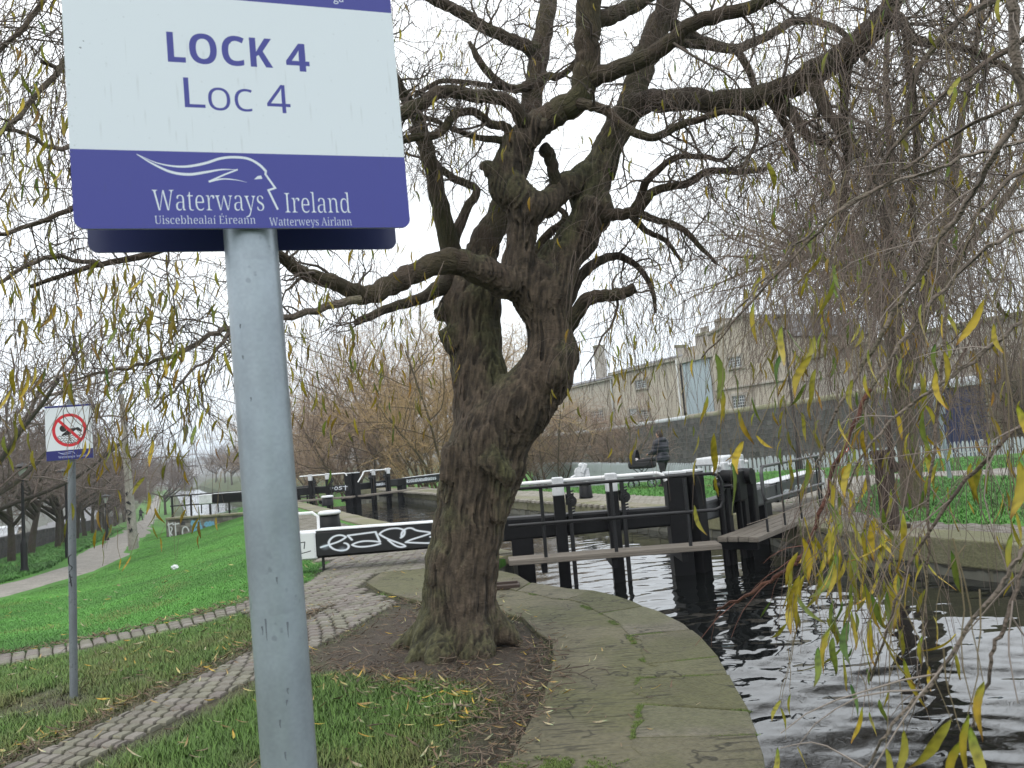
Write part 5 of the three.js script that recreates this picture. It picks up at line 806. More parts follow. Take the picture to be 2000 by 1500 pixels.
// limbs, surveyed as [px, py, distance beyond the trunk, half width in pixels]
const limbs = [
  [[935, 520, 0.36, 34], [945, 478, 0.42, 30], [975, 425, 0.5, 27], [1003, 350, 0.55, 25], [1030, 250, 0.6, 23], [1050, 130, 0.7, 20], [1068, 20, 0.8, 18], [1078, -90, 0.9, 16]],
  [[905, 560, 0.3, 26], [884, 500, 0.2, 21], [860, 400, 0.0, 18], [834, 290, -0.2, 16], [810, 220, -0.3, 14], [782, 175, -0.5, 12], [730, 90, -0.8, 10], [650, 10, -1.1, 8], [560, -50, -1.4, 7]],
  [[1030, 258, -0.36, 27], [1060, 236, -0.36, 27], [1096, 217, -0.4, 26], [1134, 184, -0.45, 25], [1145, 140, -0.5, 26], [1146, 80, -0.55, 25], [1150, 10, -0.6, 25], [1146, -90, -0.7, 22]],
  [[1150, 155, -0.5, 20], [1175, 145, -0.55, 18], [1244, 121, -0.7, 17], [1300, 88, -0.8, 16], [1345, 50, -0.9, 15], [1405, 30, -1.0, 14], [1471, 12, -1.1, 13], [1530, -20, -1.2, 12], [1640, -60, -1.5, 11]],
  [[1146, 40, -0.55, 20], [1180, 34, -0.5, 17], [1212, 22, -0.4, 16], [1262, -5, -0.3, 15], [1330, -50, -0.2, 14]],
  [[1180, 300, 0.1, 29], [1200, 262, 0.1, 28], [1222, 225, 0.1, 27], [1238, 190, 0.1, 26], [1252, 135, 0.12, 25], [1275, 80, 0.15, 26], [1300, 20, 0.2, 25], [1322, -90, 0.3, 22]],
  [[1212, 240, 0.05, 27], [1235, 212, 0, 24], [1262, 200, -0.1, 22], [1340, 195, -0.4, 22], [1426, 199, -0.7, 22], [1509, 181, -1.0, 22], [1591, 142, -1.2, 24], [1653, 104, -1.4, 26], [1708, 54, -1.5, 25], [1738, 15, -1.55, 20], [1760, -60, -1.6, 18]],
  [[960, 540, -0.42, 27], [905, 514, -0.5, 25], [871, 510, -0.6, 24], [815, 530, -0.8, 21], [765, 556, -1.0, 20], [715, 577, -1.2, 18], [690, 568, -1.3, 16], [645, 550, -1.5, 15], [590, 532, -1.7, 13], [545, 500, -1.9, 11], [470, 470, -2.1, 10], [380, 462, -2.3, 9], [280, 500, -2.5, 7], [180, 520, -2.6, 5], [60, 560, -2.6, 4]],
  [[880, 545, 0.3, 20], [830, 580, 0.0, 12], [765, 600, -0.2, 9], [700, 628, -0.4, 7], [692, 632, -0.4, 5]],
  [[1105, 640, -0.12, 18], [1125, 612, -0.2, 15], [1151, 584, -0.3, 14], [1180, 577, -0.4, 12], [1212, 574, -0.5, 12], [1240, 561, -0.55, 10]],
  [[1100, 600, 0.1, 16], [1130, 545, 0.2, 11], [1160, 515, 0.3, 10], [1205, 500, 0.4, 8], [1245, 520, 0.4, 6], [1275, 570, 0.4, 5], [1280, 612, 0.4, 3]],
  [[1165, 425, 0.0, 16], [1198, 420, -0.1, 12], [1244, 411, -0.2, 11], [1272, 378, -0.3, 9], [1310, 364, -0.35, 8], [1345, 357, -0.4, 8], [1380, 336, -0.45, 7], [1447, 335, -0.5, 6], [1498, 331, -0.6, 4]],
  [[1238, 408, -0.18, 9], [1249, 390, -0.2, 9], [1262, 357, -0.3, 8], [1288, 330, -0.4, 7], [1320, 308, -0.5, 6], [1376, 306, -0.6, 5], [1412, 312, -0.7, 4], [1440, 285, -0.7, 2.5]],
  [[1244, 415, -0.2, 9], [1275, 428, -0.2, 7], [1330, 445, -0.25, 6], [1365, 480, -0.3, 5], [1400, 515, -0.3, 3]],
  [[1230, 418, -0.2, 8], [1262, 450, -0.1, 6], [1300, 470, 0, 5], [1330, 510, 0.1, 3]],
  [[1120, 200, -0.44, 14], [1150, 206, -0.55, 10], [1183, 216, -0.6, 10], [1225, 251, -0.65, 9], [1277, 268, -0.7, 8], [1323, 246, -0.75, 8], [1364, 234, -0.8, 7], [1414, 218, -0.9, 6], [1467, 231, -1, 5], [1480, 262, -1, 4], [1450, 330, -1, 3]],
  [[1030, 250, -0.4, 18], [1012, 222, -0.5, 14], [997, 202, -0.55, 13], [965, 191, -0.6, 13], [927, 187, -0.7, 13], [866, 178, -0.8, 13], [826, 200, -0.9, 13], [784, 222, -1.0, 14], [730, 240, -1.1, 13], [650, 235, -1.3, 11], [540, 200, -1.6, 10], [420, 190, -1.9, 8], [300, 160, -2.2, 7], [200, 165, -2.4, 6], [80, 120, -2.7, 4]],
  [[1004, 268, -0.4, 12], [985, 247, -0.45, 9], [960, 243, -0.5, 9], [927, 219, -0.6, 8], [889, 224, -0.7, 8], [857, 261, -0.8, 8], [787, 272, -0.9, 8], [700, 300, -1.1, 6], [600, 340, -1.3, 5]],
  [[987, 275, -0.4, 8], [930, 268, -0.5, 6], [880, 250, -0.5, 5], [840, 232, -0.6, 5], [800, 228, -0.6, 4]],
  [[1046, 165, 0.66, 14], [1020, 172, 0.5, 9], [1000, 173, 0.4, 8], [960, 150, 0.2, 8], [930, 108, 0.1, 7], [917, 82, 0.1, 4]],
  [[1000, 174, 0.4, 6], [927, 163, 0.2, 5], [861, 159, 0.1, 5], [810, 188, 0, 4]],
  [[1052, 100, 0.7, 16], [1024, 88, 0.6, 13], [973, 66, 0.5, 12], [927, 42, 0.4, 12], [880, 14, 0.3, 11], [833, -8, 0.2, 11], [700, -60, 0, 9]],
  [[1040, 200, 0.6, 12], [1064, 150, 0.5, 9], [1090, 150, 0.4, 7], [1130, 120, 0.3, 6]],
  [[1060, 560, 0.1, 12], [1045, 530, 0.2, 10], [1060, 470, 0.3, 9], [1105, 425, 0.35, 7], [1090, 405, 0.4, 5]],
  [[1062, 290, -0.3, 14], [1072, 300, -0.25, 13], [1080, 330, -0.2, 12], [1085, 372, -0.15, 12]],
  [[1520, 190, -1.0, 14], [1550, 225, -1.0, 11], [1575, 262, -1.1, 10], [1600, 276, -1.1, 9], [1630, 276, -1.2, 7]],
  [[1590, 150, -1.2, 16], [1612, 215, -1.3, 12], [1655, 268, -1.4, 10], [1682, 305, -1.4, 8]],
  [[1505, 190, -1, 12], [1535, 245, -0.9, 8], [1548, 290, -0.9, 7], [1555, 335, -0.9, 4]],
  [[1655, 110, -1.4, 14], [1648, 200, -1.2, 9], [1654, 300, -1.2, 8], [1648, 380, -1.2, 7], [1635, 450, -1.2, 5]],
  [[1735, 20, -1.55, 14], [1760, 40, -1.7, 10], [1790, 80, -1.8, 9], [1870, 90, -2, 7], [1960, 130, -2.2, 6], [2060, 200, -2.4, 5]],
  [[1700, 60, -1.5, 14], [1765, 50, -1.4, 9], [1775, 130, -1.5, 8], [1790, 260, -1.5, 7], [1782, 400, -1.6, 6], [1790, 520, -1.6, 4]],
  [[880, 490, 0.2, 14], [905, 420, 0.3, 10], [930, 370, 0.4, 8], [890, 350, 0.4, 8], [840, 310, 0.3, 6], [800, 250, 0.2, 5]],
  [[1300, 40, 0.2, 14], [1370, 80, 0.4, 11], [1430, 95, 0.5, 10], [1500, 70, 0.7, 9], [1560, 40, 0.8, 8], [1640, 60, 1, 6], [1700, 130, 1.2, 5]],
  [[1260, 90, 0.15, 12], [1330, 85, 0.3, 9], [1400, 92, 0.4, 9], [1440, 100, 0.5, 8], [1470, 160, 0.6, 7], [1480, 215, 0.7, 4]],
];
const rw = rng(2024), twigs = new MB(true), leafSpots = [];
const twigCol = () => { const k = 0.6 + 0.7 * rw(), g = rw(); return mixc([0.1, 0.068, 0.056], [0.17, 0.135, 0.11], g).map((c) => c * k); };
const hang = (p, d, len, r0, leafy) => {
  const n = max(4, round(len / 0.09)), pts = wander(rw, p, d, len, n, 0.42, 0.34);
  twigTube(twigs, pts, r0, r0 * 0.45, twigCol());
  leafy = rw() < 0.24 ? min(0.85, leafy * 4) : leafy * 0.18;
  if (leafy > 0) for (let i = floor(n * 0.25); i <= n; i++) if (rw() < leafy) leafSpots.push([pts[i], rw() * 6.28, 0.07 + 0.05 * rw()]);
  return pts;
};
function fray(pts, rads, o) {                                      // gnarly side branches, then fine twigs
  let L = 0; for (let i = 1; i < pts.length; i++) L += pts[i].distanceTo(pts[i - 1]);
  const k = round(L * (o.density ?? 7) * (0.8 + 0.4 * rw()));
  for (let i = 0; i < k; i++) {
    const t = (o.from ?? 0.15) + (1 - (o.from ?? 0.15)) * rw(), [p, d] = along3(pts, t), rr = rads(t), s = sideways(rw, d, 0.12).addScaledVector(d, 0.5), len = (0.25 + 0.75 * rw() * rw()) * (o.reach ?? 1), r1 = clamp(rr * 0.32, 0.004, 0.013);
    const b = wander(rw, p, s, len, 7, 0.85, 0.06), col = mixc([0.06, 0.044, 0.038], [0.1, 0.082, 0.062], rw());
    twigs.tube(b, (q) => r1 * lerp(1, 0.35, q), 4, { col });
    const k2 = 3 + floor(len * 6 * rw() + 2);
    for (let j = 0; j < k2; j++) {
      const [p2, d2] = along3(b, 0.25 + 0.75 * rw()), s2 = sideways(rw, d2, 0.05).addScaledVector(d2, 0.7), b2 = wander(rw, p2, s2, 0.15 + 0.45 * rw(), 5, 0.8, 0.13);
      twigTube(twigs, b2, min(r1 * 0.6, 0.0045), 0.002, col);
      const k3 = 1 + floor(3 * rw()); for (let m = 0; m < k3; m++) { const [p3, d3] = along3(b2, 0.3 + 0.7 * rw()); hang(p3, d3.multiplyScalar(0.6).add(sideways(rw, d3).multiplyScalar(0.6)), 0.2 + 0.55 * rw() * (o.drop ?? 1), 0.0017, o.leafy ?? 0.03); }
    }
  }
}
limbs.forEach((l, k) => {
  const pts = smooth(l.map(([x, y, d]) => at(x, y, TD + d)), 5), W = l.map(([, , d, w]) => size(w, TD + d)), rads = (t) => { const q = t * (W.length - 1), i = min(floor(q), W.length - 2); return lerp(W[i], W[i + 1], q - i); };
  const n = pts.length, jit = rng(k * 7 + 1); for (let i = 2; i < n - 1; i++) { const r = rads(i / (n - 1)); pts[i].x += (jit() - 0.5) * r * 0.32; pts[i].y += (jit() - 0.5) * r * 0.32; }
  const b = new MB(true), shade = 0.8 + 0.4 * rw();
  b.tube(smooth(pts, 2), rads, W[0] > 0.07 ? 22 : W[0] > 0.03 ? 14 : 9, { cap: true, bump: W[0] > 0.05 ? 0.05 : 0.09, seed: k * 3.7, col: (t) => mixc(BARK, MOSS, 0.5 * ss(0, 0.4, noise(t * 6, k * 2.3) + 0.1)).map((c) => c * shade * (0.85 + 0.3 * noise(t * 30, k))) });
  b.build('limb', M.bark, willow);
  const [lx] = l[floor(l.length / 2)];
  fray(pts, rads, { density: W[0] > 0.06 ? 5 : 8, from: W[0] > 0.06 ? 0.35 : 0.12, reach: lx > 1300 ? 1.0 : 0.85, leafy: lx < 700 ? 0.1 : lx > 1350 ? 0.06 : 0.035, drop: lx > 1300 ? 1.5 : 1.1 });
});
// long hanging branches: carriers surveyed as [px, py, distance, half width px]; twigs fall from them
const carriers = [
  [[705, 585, 5.0, 9], [600, 610, 4.8, 7], [455, 640, 4.5, 6], [400, 662, 4.3, 5], [320, 700, 4.2, 4], [230, 722, 4.1, 3], [120, 745, 4.0, 2]],
  [[455, 640, 4.5, 5], [420, 690, 4.3, 3], [360, 740, 4.2, 2.5], [300, 800, 4.1, 2]],
  [[300, -80, 3.6, 8], [180, 60, 3.5, 7], [60, 200, 3.4, 5], [-60, 330, 3.3, 4]], [[120, -60, 3.2, 6], [40, 60, 3.1, 5], [-60, 150, 3.1, 3]],
  [[330, 420, 3.8, 7], [210, 380, 3.6, 6], [90, 430, 3.5, 5], [-40, 470, 3.4, 4]], [[200, 520, 3.9, 5], [100, 500, 3.7, 4], [20, 540, 3.6, 4], [-60, 560, 3.5, 3]],
  [[210, 250, 3.8, 6], [120, 290, 3.6, 5], [30, 260, 3.4, 4], [-60, 240, 3.3, 3]],
  // near branches on the right
  [[2080, 150, 1.75, 4.5], [2000, 198, 1.75, 4.5], [1860, 264, 1.8, 4], [1736, 355, 1.85, 3.6], [1637, 413, 1.9, 3.2], [1540, 510, 1.95, 2.8], [1447, 612, 2.0, 2.3], [1370, 700, 2.05, 1.6]],
  [[2070, 150, 1.4, 9], [2000, 215, 1.45, 8], [1943, 306, 1.5, 6.5], [1897, 380, 1.55, 6], [1839, 463, 1.6, 5.5], [1798, 537, 1.65, 4.5], [1757, 590, 1.7, 5], [1700, 690, 1.75, 4], [1640, 790, 1.8, 3], [1600, 900, 1.85, 2.4]],
  [[2080, 230, 2.2, 4], [1976, 285, 2.2, 4], [1885, 306, 2.2, 4], [1810, 339, 2.25, 3.5], [1707, 372, 2.3, 3], [1600, 440, 2.35, 2.6], [1480, 560, 2.4, 2], [1400, 660, 2.45, 1.6]],
  [[2070, 560, 1.5, 4], [1980, 640, 1.5, 4], [1880, 720, 1.55, 3.5], [1780, 790, 1.6, 3], [1690, 880, 1.65, 2.5], [1650, 960, 1.7, 2]],
  [[1700, 760, 2.0, 4], [1640, 890, 2.0, 4], [1600, 1007, 2.0, 4], [1567, 1087, 2.02, 4], [1527, 1117, 2.05, 4], [1467, 1157, 2.1, 3.5], [1400, 1190, 2.15, 2.5]],
  [[2060, 1000, 0.95, 4.5], [1997, 1077, 0.95, 4.5], [1960, 1133, 0.96, 4], [1900, 1210, 0.98, 3.8], [1850, 1293, 1.0, 3.5], [1800, 1353, 1.02, 3.2], [1733, 1430, 1.05, 2.8], [1690, 1500, 1.1, 2]],
  [[2050, 1020, 1.05, 4.5], [2000, 1110, 1.05, 4.2], [1973, 1197, 1.05, 4], [1940, 1267, 1.05, 3.6], [1927, 1330, 1.06, 3.2], [1890, 1430, 1.1, 2.4]],
  [[2060, 780, 1.3, 4], [1960, 860, 1.3, 4], [1870, 960, 1.35, 3.5], [1800, 1060, 1.4, 3], [1740, 1200, 1.45, 2.6], [1700, 1330, 1.5, 2]],
  [[2060, 430, 1.9, 5], [1950, 470, 1.9, 4.5], [1850, 560, 1.95, 4], [1740, 700, 2.0, 3.4], [1660, 850, 2.05, 2.6], [1610, 1000, 2.1, 2]],
  [[1980, -60, 1.5, 12], [1980, 25, 1.5, 11], [1984, 124, 1.5, 10], [2004, 200, 1.5, 9], [2060, 320, 1.5, 8]],
  [[1700, 620, 2.3, 3], [1690, 800, 2.3, 3], [1695, 1000, 2.3, 2.6], [1670, 1150, 2.3, 2], [1650, 1240, 2.3, 1.5]], [[1850, 600, 1.8, 3], [1830, 800, 1.8, 3], [1815, 1000, 1.8, 2.5], [1810, 1180, 1.8, 2], [1790, 1360, 1.8, 1.5]],
  [[2050, 60, 3.2, 7], [1940, 110, 3.3, 6], [1820, 210, 3.4, 5], [1720, 320, 3.5, 4], [1660, 450, 3.6, 3]], [[2050, -20, 4, 8], [1900, 20, 4, 7], [1800, 130, 4.1, 6], [1760, 300, 4.2, 4], [1740, 470, 4.2, 3]],
  [[2060, 300, 3, 6], [1960, 360, 3, 5], [1880, 470, 3.1, 4], [1830, 620, 3.2, 3]],
];
carriers.forEach((l, k) => {
  const pts = smooth(l.map(([x, y, d]) => at(x, y, d)), 5), W = l.map(([, , d, w]) => size(w, d)), rads = (t) => { const q = t * (W.length - 1), i = min(floor(q), W.length - 2); return lerp(W[i], W[i + 1], q - i); };
  const jit = rng(k + 99), near = l[0][2] < 2.6, right = l[0][0] > 1300; for (let i = 1; i < pts.length - 1; i++) { pts[i].x += (jit() - 0.5) * 0.012 * l[0][2] / 2; pts[i].y += (jit() - 0.5) * 0.012 * l[0][2] / 2; }
  const b = new MB(true), c = k === 11 ? [0.13, 0.055, 0.04] : mixc([0.13, 0.1, 0.082], [0.24, 0.205, 0.175], jit()); b.tube(pts, rads, 7, { col: c, bump: 0.1, seed: k, cap: true }); b.build('hanging_branch', M.bark, willow);
  let L = 0; for (let i = 1; i < pts.length; i++) L += pts[i].distanceTo(pts[i - 1]);
  if (near) { const n = round(L * 9); for (let i = 0; i < n; i++) { const [p, d] = along3(pts, 0.1 + 0.9 * rw()), s = sideways(rw, d, -0.2).addScaledVector(d, 0.9), tw = wander(rw, p, s, 0.08 + 0.25 * rw(), 5, 0.35, 0.12); twigTube(twigs, tw, 0.0015, 0.0007, c); if (rw() < 0.3) leafSpots.push([tw[5], rw() * 6.28, 0.04 + 0.045 * rw()]); } } else fray(pts, rads, { density: right ? 9 : 9, reach: 0.7, leafy: right ? 0.05 : 0.15, drop: 1.1 });
});
// curtains of long thin strands
function curtain(n, x0, x1, y0, y1, d0, d1, l0, l1, leafy, thick = 0.0016) {
  for (let i = 0; i < n; i++) { const d = lerp(d0, d1, rw()), p = at(lerp(x0, x1, rw()), lerp(y0, y1, rw()), d); const pts = hang(p, V(0.9 * (rw() - 0.5) - 0.15, -0.5 + 0.5 * (rw() - 0.5), 0.9 * (rw() - 0.5)), lerp(l0, l1, rw()), thick * (0.8 + 0.7 * rw()), leafy);
    const k = floor(3 * rw()); for (let j = 0; j < k; j++) { const [q, dd] = along3(pts, 0.2 + 0.6 * rw()); hang(q, dd.add(sideways(rw, dd).multiplyScalar(0.9)), (0.2 + 0.4 * rw()) * l0, thick * 0.75, leafy); } }
}
curtain(150, -60, 135, -260, 350, 2.8, 5.5, 0.5, 1.3, 0.085); curtain(60, 60, 460, 470, 560, 3.2, 5.0, 0.3, 0.85, 0.2); curtain(45, -40, 330, 480, 700, 3.2, 4.5, 0.2, 0.6, 0.14);
curtain(80, 560, 880, 480, 640, 4.2, 6.5, 0.4, 1.2, 0.18); curtain(60, 780, 1000, -60, 200, 4.5, 7, 0.5, 1.2, 0.03);
curtain(130, 1120, 1560, 330, 620, 4.5, 7.5, 0.5, 1.5, 0.05); curtain(70, 1150, 1300, 560, 640, 5, 6.6, 0.4, 1.1, 0.12);
curtain(420, 1480, 2080, -380, 500, 3.2, 8.0, 0.7, 1.9, 0.025, 0.0019); curtain(130, 1560, 2060, 350, 760, 2.2, 5.0, 0.5, 1.4, 0.05);
curtain(40, 1560, 2040, 760, 950, 1.5, 2.6, 0.3, 0.6, 0.1, 0.0009); curtain(22, 1560, 1820, 960, 1100, 1.6, 2.3, 0.15, 0.35, 0.16, 0.0009);
curtain(260, 1440, 2060, -300, 420, 3.0, 7.0, 0.7, 1.7, 0.04, 0.0014); curtain(150, 1520, 2060, 380, 700, 2.0, 5.0, 0.4, 1.2, 0.1, 0.0011); curtain(90, 760, 1500, -250, 150, 4.5, 8, 0.5, 1.3, 0.03, 0.0014); curtain(26, 1580, 1700, 940, 1010, 1.5, 2.2, 0.15, 0.42, 0.2, 0.0008);

// leaves: willow leaves that hang on; those that show largest are single pieces
const leafGeo = [0, 1, 2, 3, 4, 5, 6].map((k) => {
  const p = [], col = [], idx = [], n = 12, lr = rng(k * 13 + 5), curl = [0.18, -0.3, 0.5, 0.05, -0.6, 0.75, 0.3][k], tw = [0.5, -0.9, 0.2, 1.3, 0.7, -0.4, -1.6][k], wd = [0.07, 0.062, 0.076, 0.058, 0.066, 0.07, 0.052][k];
  for (let i = 0; i <= n; i++) {
    const t = i / n, w = wd * pow(sin(PI * pow(t, 0.8)), 0.8) * (0.9 + 0.2 * lr()) + 0.0025, a = tw * t, y = -t * (1 - 0.12 * abs(curl) * t), z = curl * t * t * 0.8, x0 = 0.06 * sin(t * 4 + k);
    for (const s of [-1, 0, 1]) { p.push(x0 + cos(a) * s * w, y, z + sin(a) * s * w + (s ? 0.026 : 0)); const g = 0.8 + 0.35 * lr(), spot = lr() < 0.12 ? 0.5 : 1, tip = ss(0.72, 1, t), base = 1 - ss(0, 0.45, t); col.push(g * spot * (1 - 0.25 * tip - 0.3 * base * (k & 1)) * (s ? 1 : 1.12), g * spot * (1 - 0.5 * tip + 0.1 * base) * (s ? 1 : 1.12), g * spot * (1 - 0.3 * tip)); }
  }
  for (let i = 0; i < n; i++) for (const s of [0, 1]) { const a = i * 3 + s, b = a + 3; idx.push(a, b, a + 1, b, b + 1, a + 1); }
  const g = new THREE.BufferGeometry(); g.setAttribute('position', new THREE.Float32BufferAttribute(p, 3)); g.setAttribute('color', new THREE.Float32BufferAttribute(col, 3)); g.setIndex(idx); g.computeVertexNormals(); return g;
});
const leafCols = [[0.32, 0.235, 0.018], [0.27, 0.215, 0.022], [0.2, 0.185, 0.022], [0.11, 0.145, 0.025], [0.27, 0.185, 0.02], [0.06, 0.11, 0.025]];
const leafMat = (c) => { const m = phys({ rgb: c.map((q) => q * 1.25), vertexColors: true, roughness: 0.55, transmission: 0.32, thickness: 0, specularIntensity: 0.5 }); m.side = THREE.DoubleSide; return m; };
const leafMats = leafCols.map(leafMat);
// the prominent ones, from the photograph: [px, py of the stalk, distance, length m, lean degrees, colour]
const bigLeaves = [[1470, 590, 1.35, 0.088, 3, 1], [1398, 690, 1.3, 0.1, -4, 3], [1405, 760, 1.3, 0.075, -6, 1], [1622, 545, 1.25, 0.088, 12, 2], [1532, 640, 1.2, 0.11, 24, 1], [1526, 690, 1.35, 0.075, 10, 5], [1590, 655, 1.5, 0.08, 20, 2], [1580, 690, 1.3, 0.1, 28, 1], [1596, 722, 1.4, 0.085, 16, 2], [1378, 772, 1.6, 0.075, 8, 1], [1440, 800, 1.35, 0.08, -30, 4], [1475, 852, 1.5, 0.045, -50, 0], [1398, 845, 1.25, 0.1, -5, 1], [1445, 860, 1.4, 0.085, 18, 0], [1424, 905, 1.3, 0.1, -8, 3], [1352, 700, 1.7, 0.055, 4, 0], [1698, 685, 1.2, 0.075, 22, 1], [1688, 730, 1.4, 0.06, -5, 1], [1660, 740, 1.6, 0.08, 5, 2], [1760, 700, 1.5, 0.07, 10, 2], [1822, 724, 1.15, 0.075, 3, 0], [1846, 685, 1.2, 0.085, 6, 1], [1920, 585, 1.1, 0.1, 36, 0], [1936, 632, 1.2, 0.06, -8, 1], [1996, 790, 0.95, 0.08, -3, 0], [1870, 150, 1.5, 0.075, 14, 2], [1860, 170, 1.45, 0.07, 4, 2], [1698, 40, 2.0, 0.075, -8, 0], [1655, 900, 1.5, 0.09, 4, 1], [1640, 820, 1.6, 0.08, 18, 0], [1690, 840, 1.5, 0.07, 12, 4], [1575, 900, 1.7, 0.08, 4, 3], [1990, 900, 1.0, 0.09, 10, 1], [1920, 1330, 0.9, 0.075, 8, 4], [1890, 1395, 0.92, 0.085, 4, 1], [1905, 1420, 0.92, 0.085, 8, 2], [1880, 1440, 0.95, 0.08, 14, 1], [1975, 1040, 1.1, 0.085, 8, 2], [1985, 1000, 1.05, 0.075, 14, 1], [1640, 1020, 1.5, 0.075, 18, 2], [1618, 1030, 1.55, 0.085, 4, 1], [1655, 1050, 1.6, 0.07, -8, 2], [1660, 1020, 1.5, 0.06, -12, 2], [1720, 1050, 1.7, 0.06, -20, 1], [1750, 1120, 1.6, 0.05, 12, 0], [1740, 1135, 1.6, 0.045, -10, 2], [1660, 1160, 1.5, 0.08, 10, 2], [1640, 1175, 1.5, 0.1, 4, 3], [1650, 1210, 1.5, 0.095, 12, 5], [1632, 1245, 1.5, 0.085, 6, 3], [1626, 1170, 1.6, 0.08, 2, 3], [1604, 1265, 1.5, 0.085, 18, 3], [1670, 1195, 1.7, 0.05, -4, 3], [1538, 1218, 1.7, 0.065, 28, 2], [1665, 1265, 1.6, 0.04, 8, 5], [1710, 1270, 1.5, 0.04, -8, 0], [1690, 1305, 1.6, 0.05, -16, 3], [1665, 1335, 1.5, 0.06, -4, 5], [1720, 1365, 1.5, 0.06, -10, 3], [1700, 1390, 1.5, 0.045, 4, 2], [1732, 1350, 1.6, 0.045, 5, 1], [1800, 1240, 1.3, 0.06, 4, 2], [1812, 1300, 1.3, 0.045, -5, 0], [1828, 1205, 1.3, 0.045, 6, 1], [1730, 1460, 1.1, 0.06, 4, 2], [1765, 1425, 1.1, 0.08, 12, 2], [1860, 1410, 1.0, 0.09, 40, 2], [1522, 1365, 1.7, 0.06, 20, 2], [1525, 1380, 1.7, 0.075, -6, 2], [1543, 1355, 1.7, 0.055, 4, 2], [1400, 930, 1.5, 0.06, 2, 1], [1560, 1010, 1.6, 0.05, -4, 3],
  [275, 545, 3.0, 0.1, 14, 0], [300, 540, 3.1, 0.09, -4, 1], [240, 590, 3.0, 0.1, 8, 2], [225, 640, 2.8, 0.11, -2, 3], [345, 545, 3.2, 0.1, 6, 1], [205, 715, 2.6, 0.09, -12, 5], [222, 690, 2.6, 0.09, -10, 2], [290, 820, 2.4, 0.08, -4, 1], [296, 860, 2.4, 0.1, -10, 0], [280, 825, 2.5, 0.08, 14, 0], [340, 800, 2.6, 0.08, 8, 2], [380, 830, 2.5, 0.09, -3, 3], [395, 800, 2.6, 0.08, 4, 1], [325, 700, 2.8, 0.09, 10, 0], [382, 680, 2.8, 0.1, 4, 2], [400, 720, 2.8, 0.09, 2, 1], [240, 830, 2.3, 0.06, 18, 4], [212, 855, 2.2, 0.05, 2, 0], [222, 860, 2.2, 0.06, -8, 1], [232, 850, 2.2, 0.06, -16, 1], [168, 860, 2.1, 0.07, 6, 0], [176, 865, 2.1, 0.055, -10, 0], [140, 900, 2.1, 0.06, 26, 0], [132, 895, 2.1, 0.06, -4, 0], [280, 930, 2.3, 0.07, 26, 2], [290, 960, 2.3, 0.08, 2, 1], [255, 1085, 2.4, 0.06, 4, 4], [235, 1090, 2.4, 0.04, -6, 0], [312, 1050, 2.4, 0.05, -20, 4], [420, 1010, 2.5, 0.05, -16, 4], [30, 720, 2.0, 0.09, 8, 1], [20, 760, 1.9, 0.1, 14, 0], [70, 715, 2.0, 0.08, 4, 1], [55, 735, 2.0, 0.08, 14, 0], [40, 760, 2.2, 0.07, -4, 4], [66, 160, 2.4, 0.1, -14, 1], [45, 190, 2.4, 0.09, 10, 0], [90, 270, 2.5, 0.09, 16, 1], [80, 300, 2.5, 0.1, 6, 2], [120, 330, 2.6, 0.09, 4, 1]];
for (const [x, y, d, l] of bigLeaves) {                            // the stalk each of them hangs from
  const p = at(x, y, d), st = wander(rw, p, V(0.5 * (rw() - 0.3), 1, 0.5 * (rw() - 0.5)), l * (1.2 + 2.2 * rw()), 6, 0.35, -0.02); twigTube(twigs, st, 0.0006, 0.0011, [0.16, 0.125, 0.07]);
}
stuff(twigs.build('twigs', M.twig, willow));
{
  const near = [], far = [], r = rng(71), cam = camera.position, toP = (p) => { const q = p.clone().applyMatrix4(camera.matrixWorldInverse); return [1000 - q.x / q.z * F, 750 + q.y / q.z * F, -q.z]; };
  const all = []; for (const [x, y, d, l, a, c] of bigLeaves) all.push([at(x, y, d), (r() - 0.5) * 1.2, l * 0.88, rad(a), c, 1e6 + l / d]);
  leafSpots.forEach(([p, yaw, l]) => { const [sx, sy, d] = toP(p), inF = d > 0.3 && sx > -50 && sx < 2050 && sy > -100 && sy < 1550; if (!inF && r() < 0.6) return; if (d < 0.75 || sx > 80 && sx < 190 && sy > 750 && sy < 900) return; const g = sx > 1400 ? [0, 1, 2, 2, 1, 3] : [0, 1, 1, 1, 2, 2, 3, 2, 4]; all.push([p, yaw, l, (r() - 0.5) * 0.9, g[floor(r() * g.length)], inF ? l / d : 0]); });
  all.sort((a, b) => b[5] - a[5]);
  const most = 300, im = new THREE.InstancedMesh(leafGeo[0], leafMat([0.8, 0.8, 0.8]), all.length - most); im.name = 'leaves';
  const e = new THREE.Euler(), q = new THREE.Quaternion(), roll = new THREE.Quaternion(), fwd = V(0, 0, 1);
  all.forEach(([p, yaw, l, lean, c], k) => {
    const m = new THREE.Matrix4(); q.setFromEuler(e.set((r() - 0.5) * 0.5, yaw, 0, 'YXZ')); roll.setFromAxisAngle(fwd, -lean - rad(4)); m.compose(p, roll.multiply(q), V(l * (0.85 + 0.4 * r()), l, l));
    if (k < most) { const w = mesh('leaf', leafGeo[floor(r() * 6.99)], leafMats[c], willow); w.applyMatrix4(m); } else { im.setMatrixAt(k - most, m); im.setColorAt(k - most, lin(...leafCols[c].map((v) => v * (0.8 + 0.4 * r())))); }
  });
  stuff(im); willow.add(im);
}
